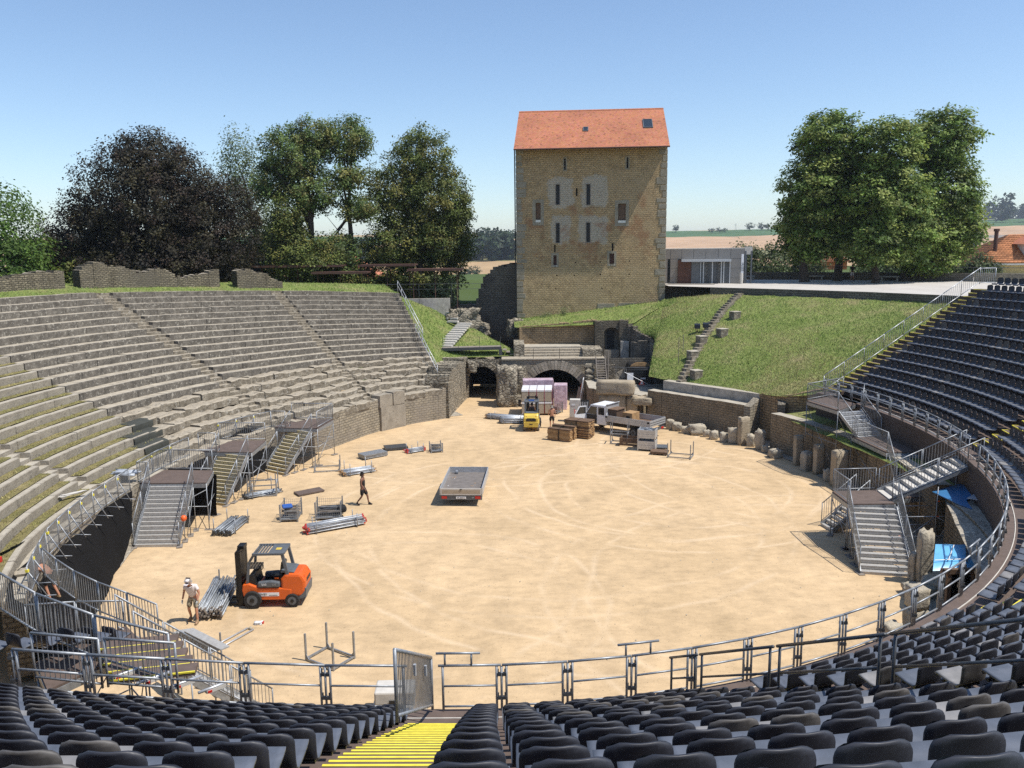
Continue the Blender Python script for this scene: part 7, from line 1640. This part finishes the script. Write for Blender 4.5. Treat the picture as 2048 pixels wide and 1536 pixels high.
LIM = [(.110,.145,.032),(.15,.175,.043),(.075,.105,.022),(.19,.18,.045)]
LOC = [(.095,.155,.040),(.135,.19,.053),(.16,.195,.055),(.20,.19,.055)]
WIL = [(.15,.19,.08),(.19,.22,.10),(.11,.145,.06)]
BRT = [(.10,.17,.030),(.14,.21,.045),(.065,.12,.022)]
tree('bright green leafy tree at the far left edge', (-46,72,8.6), 4.5, .35, [(-45.5,72,15,5.5,5,4.6),(-49.5,72,16,5,5,5),(-43,71,12,3.6,3.5,3.2),(-42.0,70.5,10.6,2.2,2,1.6)], 700, 40, .5, .15, BRT, 1)
tree('huge dark copper beech with purple-brown leaves above the ruin walls', (-34.5,80,8.6), 5, .75, [(-34.5,80,17.4,7.6,6.5,6.6),(-34.0,80,21.4,3.6,3.4,3.4),(-39.8,80,14.2,5.2,5,4.3),(-28.6,80,15.4,5.0,5,5.6),(-43,79,12.6,2.6,3,2.2),(-34,78,12,8.5,5,3.2)], 3600, 42, .32, .125, PUR, 2, limbs=18, along=.35, rise=.3)
tree('tall pale drooping willow behind the copper beech', (-29.5,97,8.3), 9, .4, [(-31.2,97,24,2.2,2.4,4),(-29.6,97,18,3.6,3,6),(-27.8,97,13,3.3,3,4)], 560, 40, .45, .12, WIL, 3, droop=1.2, zsq=1.7)
tree('tall airy locust tree left of centre with yellowing leaves', (-21.3,90,8.3), 8, .42, [(-23.0,90,23.2,3.9,3.6,3.3),(-20.8,90,25.0,2.5,2.5,2.1),(-25.2,90,20.4,2.6,2.8,2.4),(-21.2,89,19.0,3.2,3,2.0),(-24.0,90,15.5,2.0,2.5,2.2)], 800, 46, .34, .13, LOC, 4, limbs=14)
tree('second airy locust tree with a bare lower stem', (-17.6,91,8.3), 11, .36, [(-17.4,91,24.8,2.9,2.8,2.6),(-17.6,90,20.8,2.5,2.5,1.5),(-16.2,90,17.6,2.4,2.4,1.5),(-18.6,89,13.2,3.4,3,1.9),(-19.0,88,11.0,2.6,2.5,1.4)], 600, 46, .34, .13, LOC, 5, limbs=12)
tree('dense rounded linden tree nearest the tower on the left', (-10.2,93,8.2), 6, .55, [(-9.6,93,23.3,3.6,3.5,3.4),(-8.4,93,18.2,4.2,4,5.0),(-12.8,93,19.5,3.4,3.4,4.0),(-7.6,93,14.0,4.0,4,3.4),(-12.6,92,14.0,3.6,3.5,3.2),(-5.9,93,17.0,2.0,2,3.0)], 1400, 50, .36, .135, LIM, 6, limbs=14)
tree('small dark bushy tree in front of the locusts', (-23.4,87,8.3), 3.5, .25, [(-23.4,87,16.2,1.8,1.8,3.0),(-23.0,87,12.9,3.0,2.6,2.9),(-20.0,86.5,11.6,2.6,2.2,1.7)], 520, 40, .42, .12, LIM, 7)
CH = dict(up=.7, zsq=.5, along=.35, rise=-.15)
tree('left chestnut tree of the group on the plaza', (31.0,87,PZZ), 4, .55, [(32.6,87,24.0,3.4,3.4,3.0),(31.8,87,18.8,3.9,4,4.6),(30.9,87,14.6,3.3,3.6,3.2),(34.0,87,15.5,3.6,3.6,4.0)], 1100, 48, .42, .17, GRN, 8, 'chestnut_tree', **CH)
tree('middle chestnut tree with a lit crown on the plaza', (36.9,83.5,PZZ), 4, .42, [(37.4,84,22.4,3.7,3.6,3.4),(37.3,83,17.2,4.2,4.2,4.4),(36.2,82.0,13.2,3.4,3.2,2.4),(39.6,83.5,15.0,3.4,3.6,4.0)], 1100, 48, .42, .17, GRN, 9, 'chestnut_tree', **CH)
tree('right chestnut tree leaning over the plaza parapet', (41.5,87,PZZ), 4, .65, [(44.4,87,23.8,3.6,3.6,3.4),(44.6,87,18.2,4.2,4,4.6),(42.6,86,13.8,4.0,3.6,2.8),(46.6,87,15.0,2.6,3,3.6),(43.0,86,11.6,3.2,3,1.5)], 1200, 48, .42, .17, GRN, 10, 'chestnut_tree', **CH)
tree('fourth thick chestnut trunk in the shade of the plaza group', (35.2,89,PZZ), 5, .5, [(35.4,90,18.5,4.5,4,5.0)], 260, 24, .6, .27, GRN, 11, 'chestnut_tree', **CH)
def bush(label, c, rx, rz, cols, seed, n=120, name='bush'):
    t = thing(name, label, 'bush', c); MB().tube((0,0,-.5),(0,0,rz),.08,6,.02).build('stem', 'bark', t); link('foliage', leaves('foliage', [(0,0,rz*.8,rx,rx*.8,rz)], n, 20, min(.3,rx*.35), min(.16,rx*.09), cols, seed), t)
for i,(x,y,z,rx,rz,cl) in enumerate(((-7.6,86.2,7.2,2.0,1.9,WIL),(-9.8,87.5,7.8,1.8,1.6,LIM),(-13.0,88.2,8,2.0,1.6,LIM),(-17,88.5,8,2.2,1.5,LIM),(-21.6,88.6,8,2.4,1.5,LIM),(-28.5,88,8.4,3.0,2.6,PUR),(-40,76,9,2.6,2.2,LIM),(-15,95,8,4.0,3.4,LIM),(-21,97,8,4.2,3.6,LIM),(-26.5,96,8,4,3.8,LIM),(-9,97,8,4,3.2,LIM),(-33,86,8.6,4.2,3.0,PUR),(-37.5,84,8.6,4,2.8,PUR),(-44,80,8.6,4,3.4,LIM),(-48.5,78,8.6,4,3.6,BRT))):
    bush('green bush behind the shelters and crest, %s from the tower' % ordn(i+1), (x,y,z), rx, rz, cl, 60+i, int(60*rx))
for i,(x,y,rx,rz) in enumerate(((28.2,101,2.8,2.8),(32,103,3.0,2.8),(36.5,104,3.2,2.4),(46,102,3.4,2.6),(51,100,3.2,2.2),(55,97,2.4,1.8))):
    bush('hedge bush beyond the plaza parapet, %s from the annex' % ordn(i+1), (x,y,8.6), rx, rz, [(.055,.085,.03),(.08,.11,.04)], 80+i, 190)
bush('grassy shrub at the foot of the tower front', (5.1,80.9,6.6), .5, .45, WIL, 95, 26); bush('low shrub at the left foot of the tower front', (3.4,81.4,6.4), .6, .3, WIL, 96, 20); bush('scrubby plant in front of the railing by the concrete blocks', (-5.4,21.6,0), .22, .22, WIL, 97, 6)
# ---------------------------------------------------------------- far trees, woods, viaduct, pylon
def far_tree(label, x, y, h, w_, seed, cols=((.035,.06,.022),(.05,.075,.028))):
    z = terrain(x,y); t = thing('field_tree', label, 'tree', (x,y,z), 0, 'trees on the far fields'); MB().tube((0,0,-1),(0,0,h*.5),h*.03,6).build('trunk', 'bark', t); link('crown', leaves('crown', [(0,0,h*.6,w_/2,w_/2,h*.42)], 46, 16, h*.06, h*.055, list(cols), seed, inner=.3), t)
for i,(px,y,h,w_) in enumerate(((1349,1385,13,15),(1420,1360,9,14),(1436,1360,10,16),(1446,1380,8,10),(1495,1400,14,17),(1517,1400,13,14),(1530,1390,11,12))): far_tree('dark round tree on the far field ridge, %s right of the tower' % ordn(i+1), (px-1024)/1640*y, y, h, w_, 400+i)
for i,(px,y,h,w_) in enumerate(((931,520,9,9),(951,530,9,10),(985,470,7,8))): far_tree('round tree on the tan field left of the tower, %s from the left' % ordn(i+1), (px-1024)/1640*y, y, h, w_, 420+i)
def wood(label, x0, x1, y0, y1, h, n, size, seed, cols=((.030,.052,.020),(.042,.066,.026),(.024,.042,.018))):
    g = np.random.default_rng(seed); ells = []
    for _ in range(n): x, y = g.uniform(x0,x1), g.uniform(y0,y1); hh = h*g.uniform(.65,1.1); ells.append((x, y, terrain(x,y)+hh*.5, hh*.36, hh*.36, hh*.55))
    o = link('distant_wood', leaves('distant_wood', ells, n*26, 10, size*.9, size, list(cols), seed, inner=.5)); return tag(o, label, 'wood', kind='stuff')
wood('dark wooded hill seen between the linden and the tower', -75, 6, 700, 790, 24, 60, 1.8, 500); wood('wooded edge behind the trees at the right of the plaza', 300, 480, 460, 620, 20, 60, 1.7, 501); wood('hazy wooded hills at the far right edge', 700, 1300, 1250, 1900, 46, 70, 4.0, 502); wood('wooded band far behind the left trees', -420, -75, 640, 800, 20, 60, 1.9, 503); wood('near woodland slope right of the chestnuts', 190, 240, 300, 380, 20, 30, 1.1, 504)
vd = thing('viaduct', 'long low concrete viaduct crossing the far right valley', 'viaduct', (650,1000,0)); vz = 20
MB().box(-110,260,-6,6,vz-2,vz+1.2).build('deck', 'concrete_pale', vd)
for i in range(8): MB().box(-100+i*45,-96+i*45,-4,4,-10,vz-2).build('pier', 'concrete', vd)
py_ = thing('power_pylon', 'thin power pylon on the far ridge right of the tower', 'pylon', ((1467-1024)/1640*1420,1420,terrain(380,1420))); 
for x in (-1.4,1.4): MB().tube((x,0,-2),(0,0,13),.18,4).build('leg', 'steel', py_)
MB().tube((-3.5,0,10),(3.5,0,10),.16,4).build('arm', 'steel', py_)
# ---------------------------------------------------------------- haze
hz = MB().box(-6500,6500,-1000,9700,-60,95).build('haze', 'leaf'); hz.data.materials.clear(); hm = bpy.data.materials.new('haze'); hm.use_nodes = True; ht = hm.node_tree; ht.nodes.remove(ht.nodes['Principled BSDF']); pv = ht.nodes.new('ShaderNodeVolumePrincipled'); pv.inputs['Density'].default_value = .00014; pv.inputs['Color'].default_value = (.80,.88,1,1); pv.inputs['Anisotropy'].default_value = .2
ht.links.new(pv.outputs[0], ht.nodes['Material Output'].inputs['Volume']); hz.data.materials.append(hm); tag(hz, 'pale blue summer haze filling the distant air', 'haze', kind='stuff')
